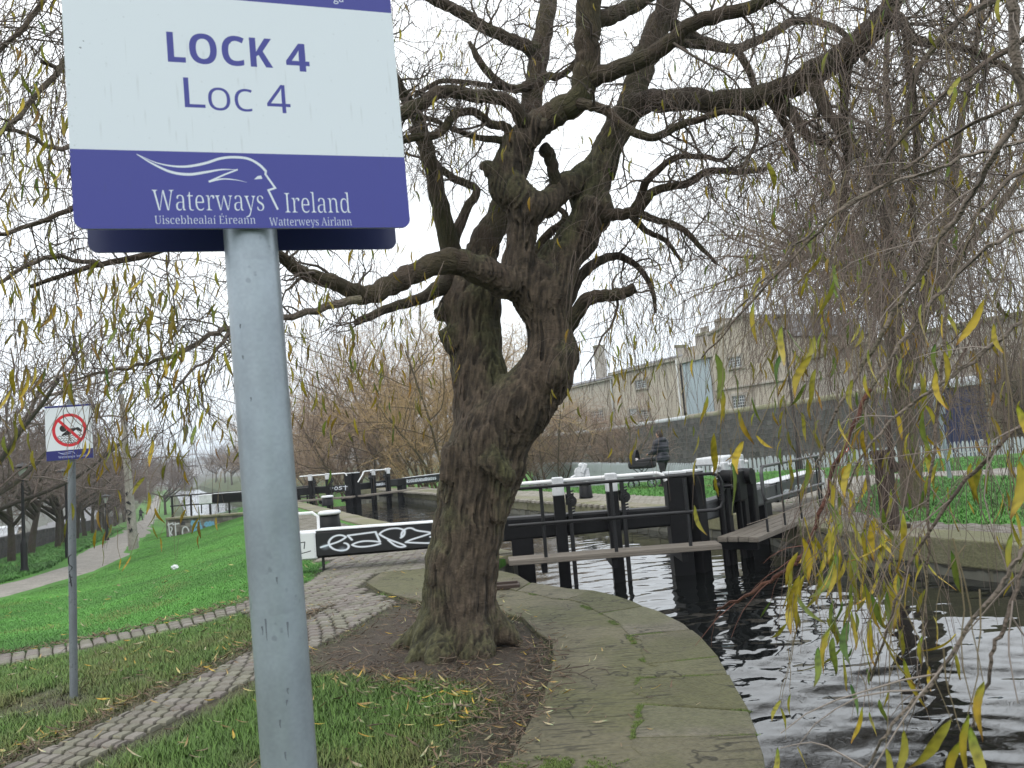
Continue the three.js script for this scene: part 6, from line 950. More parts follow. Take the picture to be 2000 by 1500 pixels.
// ------------------------------------------------------------------ the second willow across the basin
{
  const p = onY(1790, 990), t = thing('bank_willow', 'leafless willow with dense brown drooping twigs on the right bank', 'tree', [0, 0, 0]), r = rng(88), d0 = -p.z;
  const paths = [[[1786, 1000, 0, 23], [1778, 920, 0, 20], [1768, 820, 0, 18], [1757, 740, 0, 17], [1750, 660, 0, 15], [1742, 560, 0.1, 14], [1730, 440, 0.2, 11], [1740, 300, 0.3, 8], [1730, 150, 0.4, 6], [1740, 0, 0.5, 5]], [[1762, 760, 0, 18], [1790, 660, -0.5, 15], [1815, 560, -0.8, 12], [1850, 430, -1.2, 10], [1870, 280, -1.5, 8], [1900, 120, -1.8, 6], [1930, -40, -2, 5]], [[1755, 700, 0, 14], [1720, 600, 0.5, 11], [1690, 500, 0.8, 9], [1640, 400, 1, 7], [1600, 300, 1.2, 5]], [[1757, 720, 0, 15], [1800, 620, 0.6, 12], [1860, 520, 1.2, 10], [1930, 430, 1.6, 8], [2010, 330, 2, 7], [2080, 250, 2.2, 5]], [[1750, 640, 0, 12], [1700, 560, -0.8, 10], [1640, 520, -1.4, 8], [1580, 500, -1.8, 6], [1540, 520, -2, 4]]];
  const cr = new MB(true);
  paths.forEach((l, k) => {
    const pts = smooth(l.map(([x, y, d]) => at(x, y, d0 + d)), 5), W = l.map(([, , d, w]) => size(w, d0 + d)), rads = (q) => { const s = q * (W.length - 1), i = min(floor(s), W.length - 2); return lerp(W[i], W[i + 1], s - i); };
    const b = new MB(true); b.tube(pts, rads, 12, { bump: 0.12, seed: k, col: [0.17, 0.14, 0.105] }); b.build(k ? 'limb' : 'trunk', M.bark, t);
    const n = k ? 58 : 44; for (let i = 0; i < n; i++) {
      const [q, dd] = along3(pts, (k ? 0.15 : 0.45) + (k ? 0.85 : 0.55) * r()), s = sideways(r, dd, 0.3).addScaledVector(dd, 0.6), b1 = wander(r, q, s, 0.9 + 2.1 * r(), 8, 0.6, 0.1), col = mixc([0.15, 0.11, 0.085], [0.22, 0.175, 0.14], r());
      cr.tube(b1, (u) => lerp(0.016, 0.005, u), 4, { col });
      for (let j = 0; j < 7; j++) { const [q2, d2] = along3(b1, 0.2 + 0.8 * r()), b2 = wander(r, q2, sideways(r, d2).addScaledVector(d2, 0.5), 0.5 + 0.9 * r(), 6, 0.5, 0.2); twigTube(cr, b2, 0.0055, 0.003, col); for (let m = 0; m < 3; m++) { const [q3, d3] = along3(b2, r()), b3 = wander(r, q3, d3.add(sideways(r, d3)), 0.6 + 1.1 * r(), 6, 0.3, 0.4); twigTube(cr, b3, 0.0038, 0.0016, col); } }
    }
  });
  cr.build('crown', M.twig, t);
  // dense scrub at the right edge
  const sp = at(1985, 880, 26), c = bareTree('dark_scrub', 'dense dark brown scrub at the right edge above the fence', 'bush', 500, { ...bush, stems: 11, len: 4.2, kids: [14, 10, 9], bark: [0.1, 0.08, 0.06], twig: [0.15, 0.115, 0.08] }); c.position.set(sp.x + 6.6, -1.2, sp.z - 6.5); c.scale.setScalar(1.25);
}
// ------------------------------------------------------------------ the lock sign in the foreground
{
  const BL = at(146, 449, 1.0), BR = at(802, 457, 1.143), W = hypot(BR.x - BL.x, BR.z - BL.z), turn = atan2(-(BR.z - BL.z), BR.x - BL.x), lean = rad(1.15);
  const t = thing('lock_sign', 'white and blue lock number sign on a grey steel post in the foreground', 'sign', [0, 0, 0]);
  const yb = (BL.y + BR.y) / 2, Hh = 0.40;
  const g = new THREE.Matrix4().makeTranslation(BL.x, yb, BL.z).multiply(new THREE.Matrix4().makeRotationY(turn)).multiply(new THREE.Matrix4().makeRotationZ(lean)); t.applyMatrix4(g); t.updateMatrixWorld(true);
  const inv = t.matrixWorld.clone().invert(), eyeL = camera.position.clone().applyMatrix4(inv);
  const onSign = (px, py) => { const d = sight(px, py).add(camera.position).applyMatrix4(inv).sub(eyeL), k = (0.004 - eyeL.z) / d.z; return [eyeL.x + d.x * k, eyeL.y + d.y * k]; };
  const rounded = (w, h, r) => { const s = new THREE.Shape(); s.moveTo(r, 0); s.lineTo(w - r, 0); s.absarc(w - r, r, r, -PI / 2, 0); s.lineTo(w, h - r); s.absarc(w - r, h - r, r, 0, PI / 2); s.lineTo(r, h); s.absarc(r, h - r, r, PI / 2, PI); s.lineTo(0, r); s.absarc(r, r, r, PI, PI * 1.5); return s; };
  const CW = 1760, CH = round(CW * Hh / W), c = document.createElement('canvas'); c.width = CW; c.height = CH; const x = c.getContext('2d'), k = CW / W;
  const Q = (px, py) => { const [a, b] = onSign(px, py); return [a * k, CH - b * k]; };
  const BLUE = '#41458f', WH = '#cdd6de';
  x.fillStyle = WH; x.fillRect(0, 0, CW, CH); x.fillStyle = BLUE;
  { const y = (Q(140, 284)[1] + Q(790, 313)[1]) / 2; x.fillRect(0, y, CW, CH - y); const y2 = (Q(763, 27)[1] + Q(500, 2)[1]) / 2; x.fillRect(0, 0, CW, y2); }
  const fit = (text, font, a, b, top, color) => { const [x0, y0] = Q(...a), [x1, y1] = Q(...b), [, yt] = Q(...top), yy = (y0 + y1) / 2, cap = y0 - yt; x.save(); x.font = font.replace('$', '200'); const m = x.measureText(text), l = m.actualBoundingBoxLeft, w = m.actualBoundingBoxRight + l, H0 = x.measureText(text[0]).actualBoundingBoxAscent; x.translate(x0, yy); x.scale((x1 - x0) / w, cap / H0); x.fillStyle = color; x.fillText(text, l, 0); if (/serif/.test(font) && !/sans/.test(font)) { x.strokeStyle = BLUE; x.lineWidth = 4.5; x.strokeText(text, l, 0); } x.restore(); };
  fit('LOCK', 'bold $px sans-serif', [328, 119], [534, 134], [323, 60], BLUE); fit('4', 'bold $px sans-serif', [560, 139], [606, 140], [563, 85], BLUE);
  fit('L', '$px sans-serif', [361, 209], [402, 211], [364, 151], BLUE); fit('OC', '$px sans-serif', [408, 214], [495, 218], [410, 170], BLUE); fit('4', '$px sans-serif', [523, 220], [569, 221], [528, 165], BLUE);
  fit('Waterways', '$px serif', [298, 409], [517, 413], [296, 368], WH); fit('Ireland', '$px serif', [557, 414], [686, 417], [556, 375], WH);
  fit('Uiscebhealaí Éireann', '$px serif', [302, 435], [500, 439], [302, 419], WH); fit('Watterweys Airlann', '$px serif', [526, 439], [688, 442], [526, 423], WH);
  x.save(); x.font = '60px sans-serif'; x.fillStyle = WH; { const [a, b] = Q(651, 2.5); x.fillText('ga', a, b); } x.restore();
  const L = (cx, cy) => Q(cx * 0.43, cy * 0.43);
  // the logo: a streaming-haired head in profile, drawn with tapering strokes
  const swell = (pts, w) => { const q = new THREE.CatmullRomCurve3(pts.map(([a, b]) => { const [m, n] = L(a, b); return V(m, n, 0); }), false, 'centripetal').getPoints(pts.length * 14), n = q.length - 1, up = [], dn = []; q.forEach((p, i) => { const a = q[max(0, i - 1)], b = q[min(n, i + 1)], l = hypot(b.x - a.x, b.y - a.y) || 1, r = w(i / n); up.push([p.x - (b.y - a.y) / l * r, p.y + (b.x - a.x) / l * r]); dn.unshift([p.x + (b.y - a.y) / l * r, p.y - (b.x - a.x) / l * r]); }); x.fillStyle = WH; x.beginPath(); [...up, ...dn].forEach(([a, b], i) => i ? x.lineTo(a, b) : x.moveTo(a, b)); x.closePath(); x.fill(); };
  swell([[620, 700], [720, 742], [830, 757], [930, 742], [1000, 720], [1060, 714], [1130, 722], [1180, 750], [1208, 778]], (s) => 1.5 + 5.5 * ss(0, 0.35, s));
  const line = (pts, w) => { x.strokeStyle = WH; x.lineWidth = w; x.lineJoin = 'miter'; x.lineCap = 'butt'; x.beginPath(); pts.forEach((p, i) => { const [a, b] = L(...p); i ? x.lineTo(a, b) : x.moveTo(a, b); }); x.stroke(); };
  line([[1208, 774], [1206, 792], [1250, 854], [1219, 864], [1262, 952]], 11);
  swell([[620, 700], [690, 742], [780, 782], [860, 792], [940, 781], [1010, 770], [1080, 771]], (s) => 1.5 + 6 * sin(PI * min(1, s * 1.05)));
  line([[1080, 770], [1020, 793], [948, 825]], 9); swell([[948, 825], [1010, 813], [1070, 817], [1122, 828]], (s) => 5 * (1 - s) + 0.6);
  x.fillStyle = WH; x.beginPath(); [[1154, 815], [1170, 800], [1186, 797], [1192, 812]].forEach((p, i) => { const [a, b] = L(...p); i ? x.lineTo(a, b) : x.moveTo(a, b); }); x.fill();
  { const r = rng(6); for (let i = 0; i < 420; i++) { x.globalAlpha = 0.04 + 0.07 * r(); x.fillStyle = '#5a5f66'; x.beginPath(); x.arc(r() * CW, r() * CH, 1 + 5 * r() * r(), 0, 7); x.fill(); } for (const [a, b, s] of [[163, 80, 4], [157, 93, 6], [487, 78, 4], [450, 84, 3]]) { x.globalAlpha = 0.7; x.fillStyle = '#3c4046'; const [m, n] = Q(a, b); x.beginPath(); x.ellipse(m, n, s, s * 0.6, 0.5, 0, 7); x.fill(); } x.globalAlpha = 1; }
  { const r = rng(16); for (let i = 0; i < 60; i++) { const a = r() * CW, b = CH * (0.3 + 0.7 * r()), l = 40 + 160 * r(), gd = x.createLinearGradient(0, b, 0, b + l); gd.addColorStop(0, 'rgba(70,74,70,0.0)'); gd.addColorStop(0.3, 'rgba(70,74,70,0.07)'); gd.addColorStop(1, 'rgba(70,74,70,0)'); x.fillStyle = gd; x.fillRect(a, b, 3 + 10 * r(), l); } for (let i = 0; i < 260; i++) { const t = r(), e = floor(r() * 3); x.globalAlpha = 0.05 + 0.1 * r(); x.fillStyle = e ? '#3d4a38' : '#4a4a44'; x.beginPath(); x.arc(e === 0 ? t * CW : e === 1 ? CW - 14 * r() * r() * 3 : 14 * r() * r() * 3, e === 0 ? CH - 20 * r() * r() : t * CH, 1 + 4 * r(), 0, 7); x.fill(); } x.globalAlpha = 1; }
  const tx = new THREE.CanvasTexture(c); tx.colorSpace = THREE.SRGBColorSpace; tx.magFilter = THREE.LinearFilter;
  const pg = new THREE.ExtrudeGeometry(rounded(W, Hh, 0.014), { depth: 0.0025, bevelEnabled: false, curveSegments: 8 });
  mesh('sign_plate', pg, mat({ rgb: [0.5, 0.52, 0.55], roughness: 0.4, metalness: 0.5 }), t);
  const fg = new THREE.ShapeGeometry(rounded(W, Hh, 0.014), 8), U = fg.attributes.uv, Pp = fg.attributes.position; for (let i = 0; i < U.count; i++) U.setXY(i, Pp.getX(i) / W, Pp.getY(i) / Hh); fg.translate(0, 0, 0.004);
  mesh('sign_face', fg, phys({ map: tx, roughness: 0.42, specularIntensity: 0.6 }), t);
  // second plate, facing the other way behind the post
  const b0 = onSignBack(173, 492), b1 = onSignBack(775, 489);
  function onSignBack(px, py) { const z = -0.094, d = sight(px, py).add(camera.position).applyMatrix4(inv).sub(eyeL), q = (z - eyeL.z) / d.z; return [eyeL.x + d.x * q, eyeL.y + d.y * q]; }
  const bg = new THREE.ExtrudeGeometry(rounded(b1[0] - b0[0], Hh, 0.014), { depth: 0.003, bevelEnabled: false, curveSegments: 8 }); bg.translate(b0[0], (b0[1] + b1[1]) / 2, -0.095);
  mesh('back_plate', bg, phys({ rgb: [0.02, 0.028, 0.11], roughness: 0.3 }), t);
  // post
  const pt = onSignPlane(491, 480), pbt = onSignPlane(566, 1500); function onSignPlane(px, py) { const z = -0.045, d = sight(px, py).add(camera.position).applyMatrix4(inv).sub(eyeL), q = (z - eyeL.z) / d.z; return V(eyeL.x + d.x * q, eyeL.y + d.y * q, z); }
  const dir = V().subVectors(pbt, pt).normalize(), top = pt.clone().addScaledVector(dir, -0.47), foot = pt.clone().addScaledVector(dir, 2.2), pb = new MB();
  const lenP = top.distanceTo(foot), pp = []; for (let i = 0; i <= 30; i++) pp.push(V().lerpVectors(top, foot, i / 30)); pb.tube(pp, 0.0378, 40, { cap: true });
  mesh('post', pb.geo(), M.zinc, t);
  const sc = new MB(), r = rng(14), side = V(1, 0, 0).addScaledVector(dir, -dir.x).normalize(), fr = V().crossVectors(dir, side).normalize(); if (fr.z < 0) fr.negate();   // scratches and drips in the galvanising
  for (const [px, py, l] of [[518, 1200, 0.03], [560, 1205, 0.022], [560, 1330, 0.008], [558, 1352, 0.008], [470, 640, 0.006], [475, 700, 0.007], [512, 1215, 0.012], [545, 1390, 0.012], [490, 780, 0.006], [556, 1450, 0.012], [540, 1120, 0.01]]) { const q = onSignPlane(px, py), h = clamp(q.clone().sub(pt).dot(dir), 0, 3), cx = q.clone().sub(pt).addScaledVector(dir, -h).dot(side), a = Math.asin(clamp(cx / 0.038, -0.9, 0.9)), pts = [0, 0.5, 1].map((s) => pt.clone().addScaledVector(dir, h + s * l).addScaledVector(side, sin(a) * 0.0372).addScaledVector(fr, cos(a) * 0.0372).addScaledVector(side, 0.0015 * (r() - 0.5))); sc.tube(pts, (s) => 0.0017 * (1 - s * 0.6), 5, { cap: true }); }
  sc.build('scratch', mat({ rgb: [0.12, 0.14, 0.16], roughness: 0.8 }), t);
  const cl = new MB(); for (const y of [0.12, 0.3]) { const q = top.clone().lerp(pt, 0); const hh = (y - pt.y) / dir.y, cpt = pt.clone().addScaledVector(dir, hh); cl.add(new THREE.CylinderGeometry(0.042, 0.042, 0.03, 28), M4(cpt.x, cpt.y, cpt.z)); } cl.build('clamp', M.zinc, t);
}
// ------------------------------------------------------------------ the swimming ban sign
{
  const base = onY(143, 1341, 0), d = -base.z, t = thing('swimming_ban_sign', 'no swimming sign with red ring on a thin grey post in the grass', 'sign', [base.x, 0, base.z]);
  const tp = at(139, 781, d), h = tp.y, off = tp.x - base.x, b = new MB(); b.tube([V(0, -0.2, 0), V(off * 0.5, h / 2, 0), V(off, h, 0)], 0.029, 18, { cap: true }); b.build('post', mat({ rgb: [0.2, 0.22, 0.235], map: T.zinc, roughness: 0.7, metalness: 0.2 }), t);
  const tl = at(93, 796, d), br = at(175, 894, d), W = 0.345, Hh = tl.y - br.y + 0.01, cx = off * 0.93, cy = (tl.y + br.y) / 2;
  const c = document.createElement('canvas'); c.width = 512; c.height = 620; const x = c.getContext('2d');
  x.fillStyle = '#d9dfe4'; x.fillRect(0, 0, 512, 620); x.fillStyle = '#20246e'; x.fillRect(0, 0, 512, 22); x.fillRect(0, 510, 512, 110);
  x.fillStyle = '#121316'; x.beginPath(); x.arc(196, 262, 40, 0, 7); x.fill(); x.beginPath(); x.moveTo(220, 300); x.bezierCurveTo(250, 260, 300, 268, 340, 262); x.bezierCurveTo(360, 246, 380, 280, 402, 300); x.lineTo(392, 318); x.bezierCurveTo(360, 300, 350, 290, 330, 288); x.bezierCurveTo(300, 310, 280, 330, 270, 340); x.lineTo(170, 344); x.bezierCurveTo(180, 326, 200, 314, 220, 300); x.fill();
  x.strokeStyle = '#121316'; x.lineWidth = 6; for (let k = 0; k < 4; k++) { const w = [150, 165, 140, 95][k], y = 352 + k * 26; x.beginPath(); for (let i = 0; i <= 40; i++) { const a = 262 - w * 0.9 + i / 40 * w * 1.8; i ? x.lineTo(a, y + 8 * sin(i * 1.25)) : x.moveTo(a, y + 8 * sin(0)); } x.stroke(); }
  x.strokeStyle = '#c8202e'; x.lineWidth = 34; x.beginPath(); x.arc(262, 286, 172, 0, 7); x.stroke(); x.lineWidth = 32; x.beginPath(); x.moveTo(142, 164); x.lineTo(384, 408); x.stroke();
  x.strokeStyle = '#b9c3de'; x.lineWidth = 5; x.beginPath(); x.moveTo(130, 530); x.bezierCurveTo(200, 570, 240, 510, 300, 540); x.lineTo(312, 560); x.moveTo(150, 540); x.bezierCurveTo(200, 575, 250, 540, 270, 548); x.stroke(); x.fillStyle = '#b9c3de'; x.font = '34px serif'; x.fillText('Waterways Ireland', 128, 598);
  const tx = new THREE.CanvasTexture(c); tx.colorSpace = THREE.SRGBColorSpace; tx.magFilter = THREE.LinearFilter;
  const g = new THREE.Group(), turn = 0.22, pl = mesh('sign_plate', bevelBox(W, Hh, 0.006, 0.003), M.zinc, t); pl.position.set(cx, cy, 0.036); pl.rotation.set(0, turn, rad(0.6), 'YXZ');
  const f = mesh('sign_face', new THREE.PlaneGeometry(W - 0.004, Hh - 0.004), phys({ map: tx, roughness: 0.45 }), pl); f.position.z = 0.0045;
  const sc = new MB(), q = at(141, 1112, d), y0 = q.y; for (const pts of [[[0.012, 0.12], [-0.012, 0.1], [-0.008, 0.04], [0.014, 0.02], [-0.012, -0.02]], [[-0.012, -0.05], [0.014, -0.06]], [[-0.006, -0.03], [0.006, -0.13]], [[0.006, -0.08], [-0.01, -0.1]]]) sc.tube(smooth(pts.map(([a, b]) => V(a + off * y0 / h, y0 + b, sqrt(0.0285 ** 2 - a * a) + 0.0005)), 3), 0.0045, 5); sc.build('scribble', M.blackSteel, t);
  const cl = mesh('clamp', new THREE.CylinderGeometry(0.033, 0.033, 0.03, 18), M.zinc, t); cl.position.set(cx, cy + 0.1, 0);
}
// ------------------------------------------------------------------ person with a pram, and a walker far off
function makePerson(seedLabel) {
  const t = thing('person', seedLabel, 'person');
  const J = { hip: V(0, 0.94, 0), chest: V(0.03, 1.28, 0), neck: V(0.03, 1.5, 0), head: V(0.06, 1.63, 0) };
  const bones = [[V(0, 0.95, -0.08), V(0, 0.95, 0.08), 0.12, 0.12], [J.hip, J.chest, 0.125, 0.14], [V(0.03, 1.38, -0.13), V(0.03, 1.38, 0.13), 0.085, 0.085], [J.chest, J.neck, 0.1, 0.06], [J.neck, J.head, 0.055, 0.085], [J.head, V(0.07, 1.68, 0), 0.085, 0.09]];
  const legs = [[V(0, 0.92, 0.1), V(0.16, 0.5, 0.1), V(0.2, 0.08, 0.1), V(0.36, 0.04, 0.11)], [V(0, 0.92, -0.1), V(-0.06, 0.5, -0.1), V(-0.3, 0.12, -0.1), V(-0.2, 0.04, -0.1)]];
  for (const l of legs) bones.push([l[0], l[1], 0.09, 0.06], [l[1], l[2], 0.06, 0.042], [l[2], l[3], 0.042, 0.035]);
  const arms = [-1, 1].map((s) => [V(0.03, 1.4, 0.19 * s), V(0.08, 1.14, 0.25 * s), V(0.36, 1.07, 0.2 * s)]);
  for (const a of arms) bones.push([a[0], a[1], 0.058, 0.045], [a[1], a[2], 0.045, 0.03]);
  const sd = (bs, k) => (x, y, z) => { let d = 9; for (const [a, b, ra, rb] of bs) d = smin(d, capsule(x, y, z, a, b, ra, rb), k); return d; };
  const box = (bs, pad, st, f) => { const lo = [9, 9, 9], hi = [-9, -9, -9]; for (const [a, b, ra, rb] of bs) for (const [p, q] of [[a, ra], [b, rb]]) ['x', 'y', 'z'].forEach((k, i) => { lo[i] = min(lo[i], p[k] - q - pad); hi[i] = max(hi[i], p[k] + q + pad); }); return surfaceNets(lo, hi, [0, 1, 2].map((i) => Math.ceil((hi[i] - lo[i]) / st)), f); };
  const skin = mat({ rgb: [0.42, 0.25, 0.18], roughness: 0.6 }), navy = mat({ rgb: [0.007, 0.009, 0.018], roughness: 0.5 }), dark = mat({ rgb: [0.012, 0.012, 0.013], roughness: 0.8 });
  const bodyG = [box(bones, 0.03, 0.014, sd(bones, 0.04))];
  // head with face, hands with fingers, each on its own finer grid
  const hb = [[V(0.06, 1.63, 0), V(0.07, 1.69, 0), 0.082, 0.088], [V(0.12, 1.6, 0), V(0.115, 1.575, 0), 0.04, 0.035], [V(0.14, 1.645, 0), V(0.165, 1.625, 0), 0.014, 0.016], [V(0.06, 1.63, 0.085), V(0.06, 1.655, 0.087), 0.012, 0.018], [V(0.06, 1.63, -0.085), V(0.06, 1.655, -0.087), 0.012, 0.018]];
  bodyG.push(box(hb, 0.02, 0.006, (x, y, z) => { let d = sd(hb, 0.02)(x, y, z); for (const s of [-1, 1]) d = max(d, -(hypot(x - 0.155, y - 1.655, z - 0.032 * s) - 0.016)); for (const s of [-1, 1]) d = min(d, hypot(x - 0.14, y - 1.655, z - 0.032 * s) - 0.013); d = max(d, -(hypot(x - 0.158, (y - 1.585) * 3, z * 0.4) - 0.012)); return d; }));
  for (const s of [-1, 1]) { const w = V(0.36, 1.07, 0.2 * s), p = V(0.44, 1.06, 0.19 * s), f = [[w, p, 0.026, 0.03]]; for (let i = 0; i < 4; i++) { const a = V(0.43, 1.065, 0.19 * s + (i - 1.5) * 0.02), b = V(0.475 - (i === 3 ? 0.01 : 0), 1.055, 0.19 * s + (i - 1.5) * 0.021), c2 = V(0.47, 1.02, 0.19 * s + (i - 1.5) * 0.021); f.push([a, b, 0.0095, 0.0085], [b, c2, 0.0085, 0.0075]); } f.push([V(0.4, 1.06, 0.19 * s - 0.03 * s), V(0.44, 1.045, 0.19 * s - 0.05 * s), 0.012, 0.01], [V(0.44, 1.045, 0.19 * s - 0.05 * s), V(0.465, 1.03, 0.19 * s - 0.04 * s), 0.01, 0.008]); bodyG.push(box(f, 0.015, 0.005, sd(f, 0.008))); }
  const body = mergeGeometries(bodyG.map((g) => g)); mesh('body', body, skin, t);
  const jb = [[V(0, 0.9, -0.1), V(0, 0.9, 0.1), 0.155, 0.155], [V(0, 0.9, 0), V(0.02, 1.25, 0), 0.17, 0.18], [V(0.02, 1.38, -0.14), V(0.02, 1.38, 0.14), 0.115, 0.115], [V(0.02, 1.25, -0.06), V(0.02, 1.25, 0.06), 0.175, 0.175], [V(-0.06, 1.47, -0.07), V(-0.06, 1.47, 0.07), 0.085, 0.085], [V(0.02, 1.4, 0), V(0.03, 1.52, 0), 0.1, 0.085]];
  for (const a of arms) jb.push([a[0], a[1], 0.095, 0.085], [a[1], V().lerpVectors(a[1], a[2], 0.94), 0.085, 0.055]);
  mesh('jacket', box(jb, 0.04, 0.011, (x, y, z) => { const d = sd(jb, 0.05)(x, y, z), q = abs(((y * 9.5) % 1 + 1) % 1 - 0.5) * 2; return max(d + (y < 1.44 ? 0.014 * (1 - pow(1 - q, 4)) * -1 + 0.008 : 0), 0.8 - y); }), navy, t);
  const tb = []; for (const l of legs) tb.push([l[0], l[1], 0.112, 0.08], [l[1], V().lerpVectors(l[1], l[2], 0.96), 0.08, 0.062]); tb.push([V(0, 0.9, -0.09), V(0, 0.9, 0.09), 0.13, 0.13]); mesh('trousers', box(tb, 0.03, 0.014, sd(tb, 0.03)), dark, t);
  for (const l of legs) { const sb = [[l[2].clone().add(V(-0.03, -0.03, 0)), l[3], 0.055, 0.045]]; mesh('shoe', box(sb, 0.02, 0.01, (x, y, z) => max(sd(sb, 0.01)(x, y, z), -(y - 0.0))), dark, t); }
  const hr = [[V(0.035, 1.66, 0), V(0.055, 1.71, 0), 0.098, 0.093], [V(0.0, 1.6, 0), V(0.02, 1.65, 0), 0.075, 0.09]]; mesh('hair', box(hr, 0.02, 0.008, (x, y, z) => max(sd(hr, 0.02)(x, y, z) + 0.006 * noise(x * 60, y * 60, z * 60), (x - 0.11) + 0.6 * (1.68 - y))), mat({ rgb: [0.035, 0.025, 0.02], roughness: 0.8 }), t);
  return t;
}
{
  const d = 24, ft = at(1300, 956, d), y = H(ft.x, ft.z), p = makePerson('person in a navy padded jacket seen from behind, pushing a black pram'); p.position.set(ft.x, y + 0.0, ft.z); p.rotation.y = rad(122);
  const fx = cos(rad(122)), fz = -sin(rad(122)), pr = thing('pram', 'black pram with open hood and pink bundle pushed along the far bank', 'pram', [ft.x + fx * 0.98, y, ft.z + fz * 0.98], rad(150));
  const fab = mat({ rgb: [0.014, 0.014, 0.017], roughness: 0.75 });
  { fab.side = THREE.DoubleSide; const b = new MB(); b.add(new RoundedBoxGeometry(0.86, 0.26, 0.42, 4, 0.1), M4(0, 0.74, 0)); b.add(new RoundedBoxGeometry(0.55, 0.12, 0.38, 3, 0.05), M4(-0.16, 0.87, 0, 0, 1, 1, 1, 0, -0.1)); b.build('carrycot', fab, pr); }
  { const h = new THREE.SphereGeometry(0.33, 20, 10, 0, PI, 0, PI * 0.55); h.rotateY(PI / 2 * 1); h.scale(1, 1.15, 0.66); h.translate(0.13, 0.84, 0); const m = mesh('hood', h, fab, pr); }
  { const b = new MB(); b.tube([V(-0.62, 1.06, -0.2), V(-0.52, 1.06, -0.2), V(-0.3, 0.78, -0.21), V(0.3, 0.22, -0.21)], 0.014, 8); b.tube([V(-0.62, 1.06, 0.2), V(-0.52, 1.06, 0.2), V(-0.3, 0.78, 0.21), V(0.3, 0.22, 0.21)], 0.014, 8); b.tube([V(-0.62, 1.06, -0.2), V(-0.62, 1.06, 0.2)], 0.016, 8); for (const s of [-1, 1]) b.tube([V(0.28, 0.66, 0.2 * s), V(-0.34, 0.17, 0.21 * s)], 0.014, 8); b.build('frame', M.blackSteel, pr); }
  { const b = mesh('basket', bevelBox(0.55, 0.18, 0.36, 0.05), fab, pr); b.position.set(0, 0.32, 0); const k = mesh('blanket', new THREE.SphereGeometry(0.07, 14, 10), mat({ rgb: [0.4, 0.24, 0.21], roughness: 0.9 }), pr); k.position.set(-0.05, 0.88, 0); k.scale.set(1.3, 0.7, 1); const k2 = mesh('pillow', new THREE.SphereGeometry(0.1, 12, 8), mat({ rgb: [0.75, 0.7, 0.68], roughness: 0.9 }), pr); k2.position.set(0.2, 0.86, 0); }
  for (const [x, z, r] of [[0.34, 0.22, 0.13], [0.34, -0.22, 0.13], [-0.36, 0.24, 0.16], [-0.36, -0.24, 0.16]]) { const w = mesh('wheel', new THREE.TorusGeometry(r - 0.02, 0.022, 8, 22), M.blackSteel, pr); w.position.set(x, r, z); const hb = mesh('hub', new THREE.CylinderGeometry(0.03, 0.03, 0.05, 10), M.zinc, w); hb.rotation.x = PI / 2; const sp = new MB(); for (let i = 0; i < 6; i++) { const a = i * PI / 3; sp.tube([V(0, 0, 0), V(cos(a) * (r - 0.02), sin(a) * (r - 0.02), 0)], 0.006, 4); } sp.build('spokes', M.zinc, w); }
  const w = at(275, 1013, 106); const q = dup(p, [w.x, H(w.x, w.z), w.z], rad(115), 'distant walker in dark clothes on the towpath'); q.scale.setScalar(0.95); q.children[1].material = mat({ rgb: [0.02, 0.02, 0.02] });
}
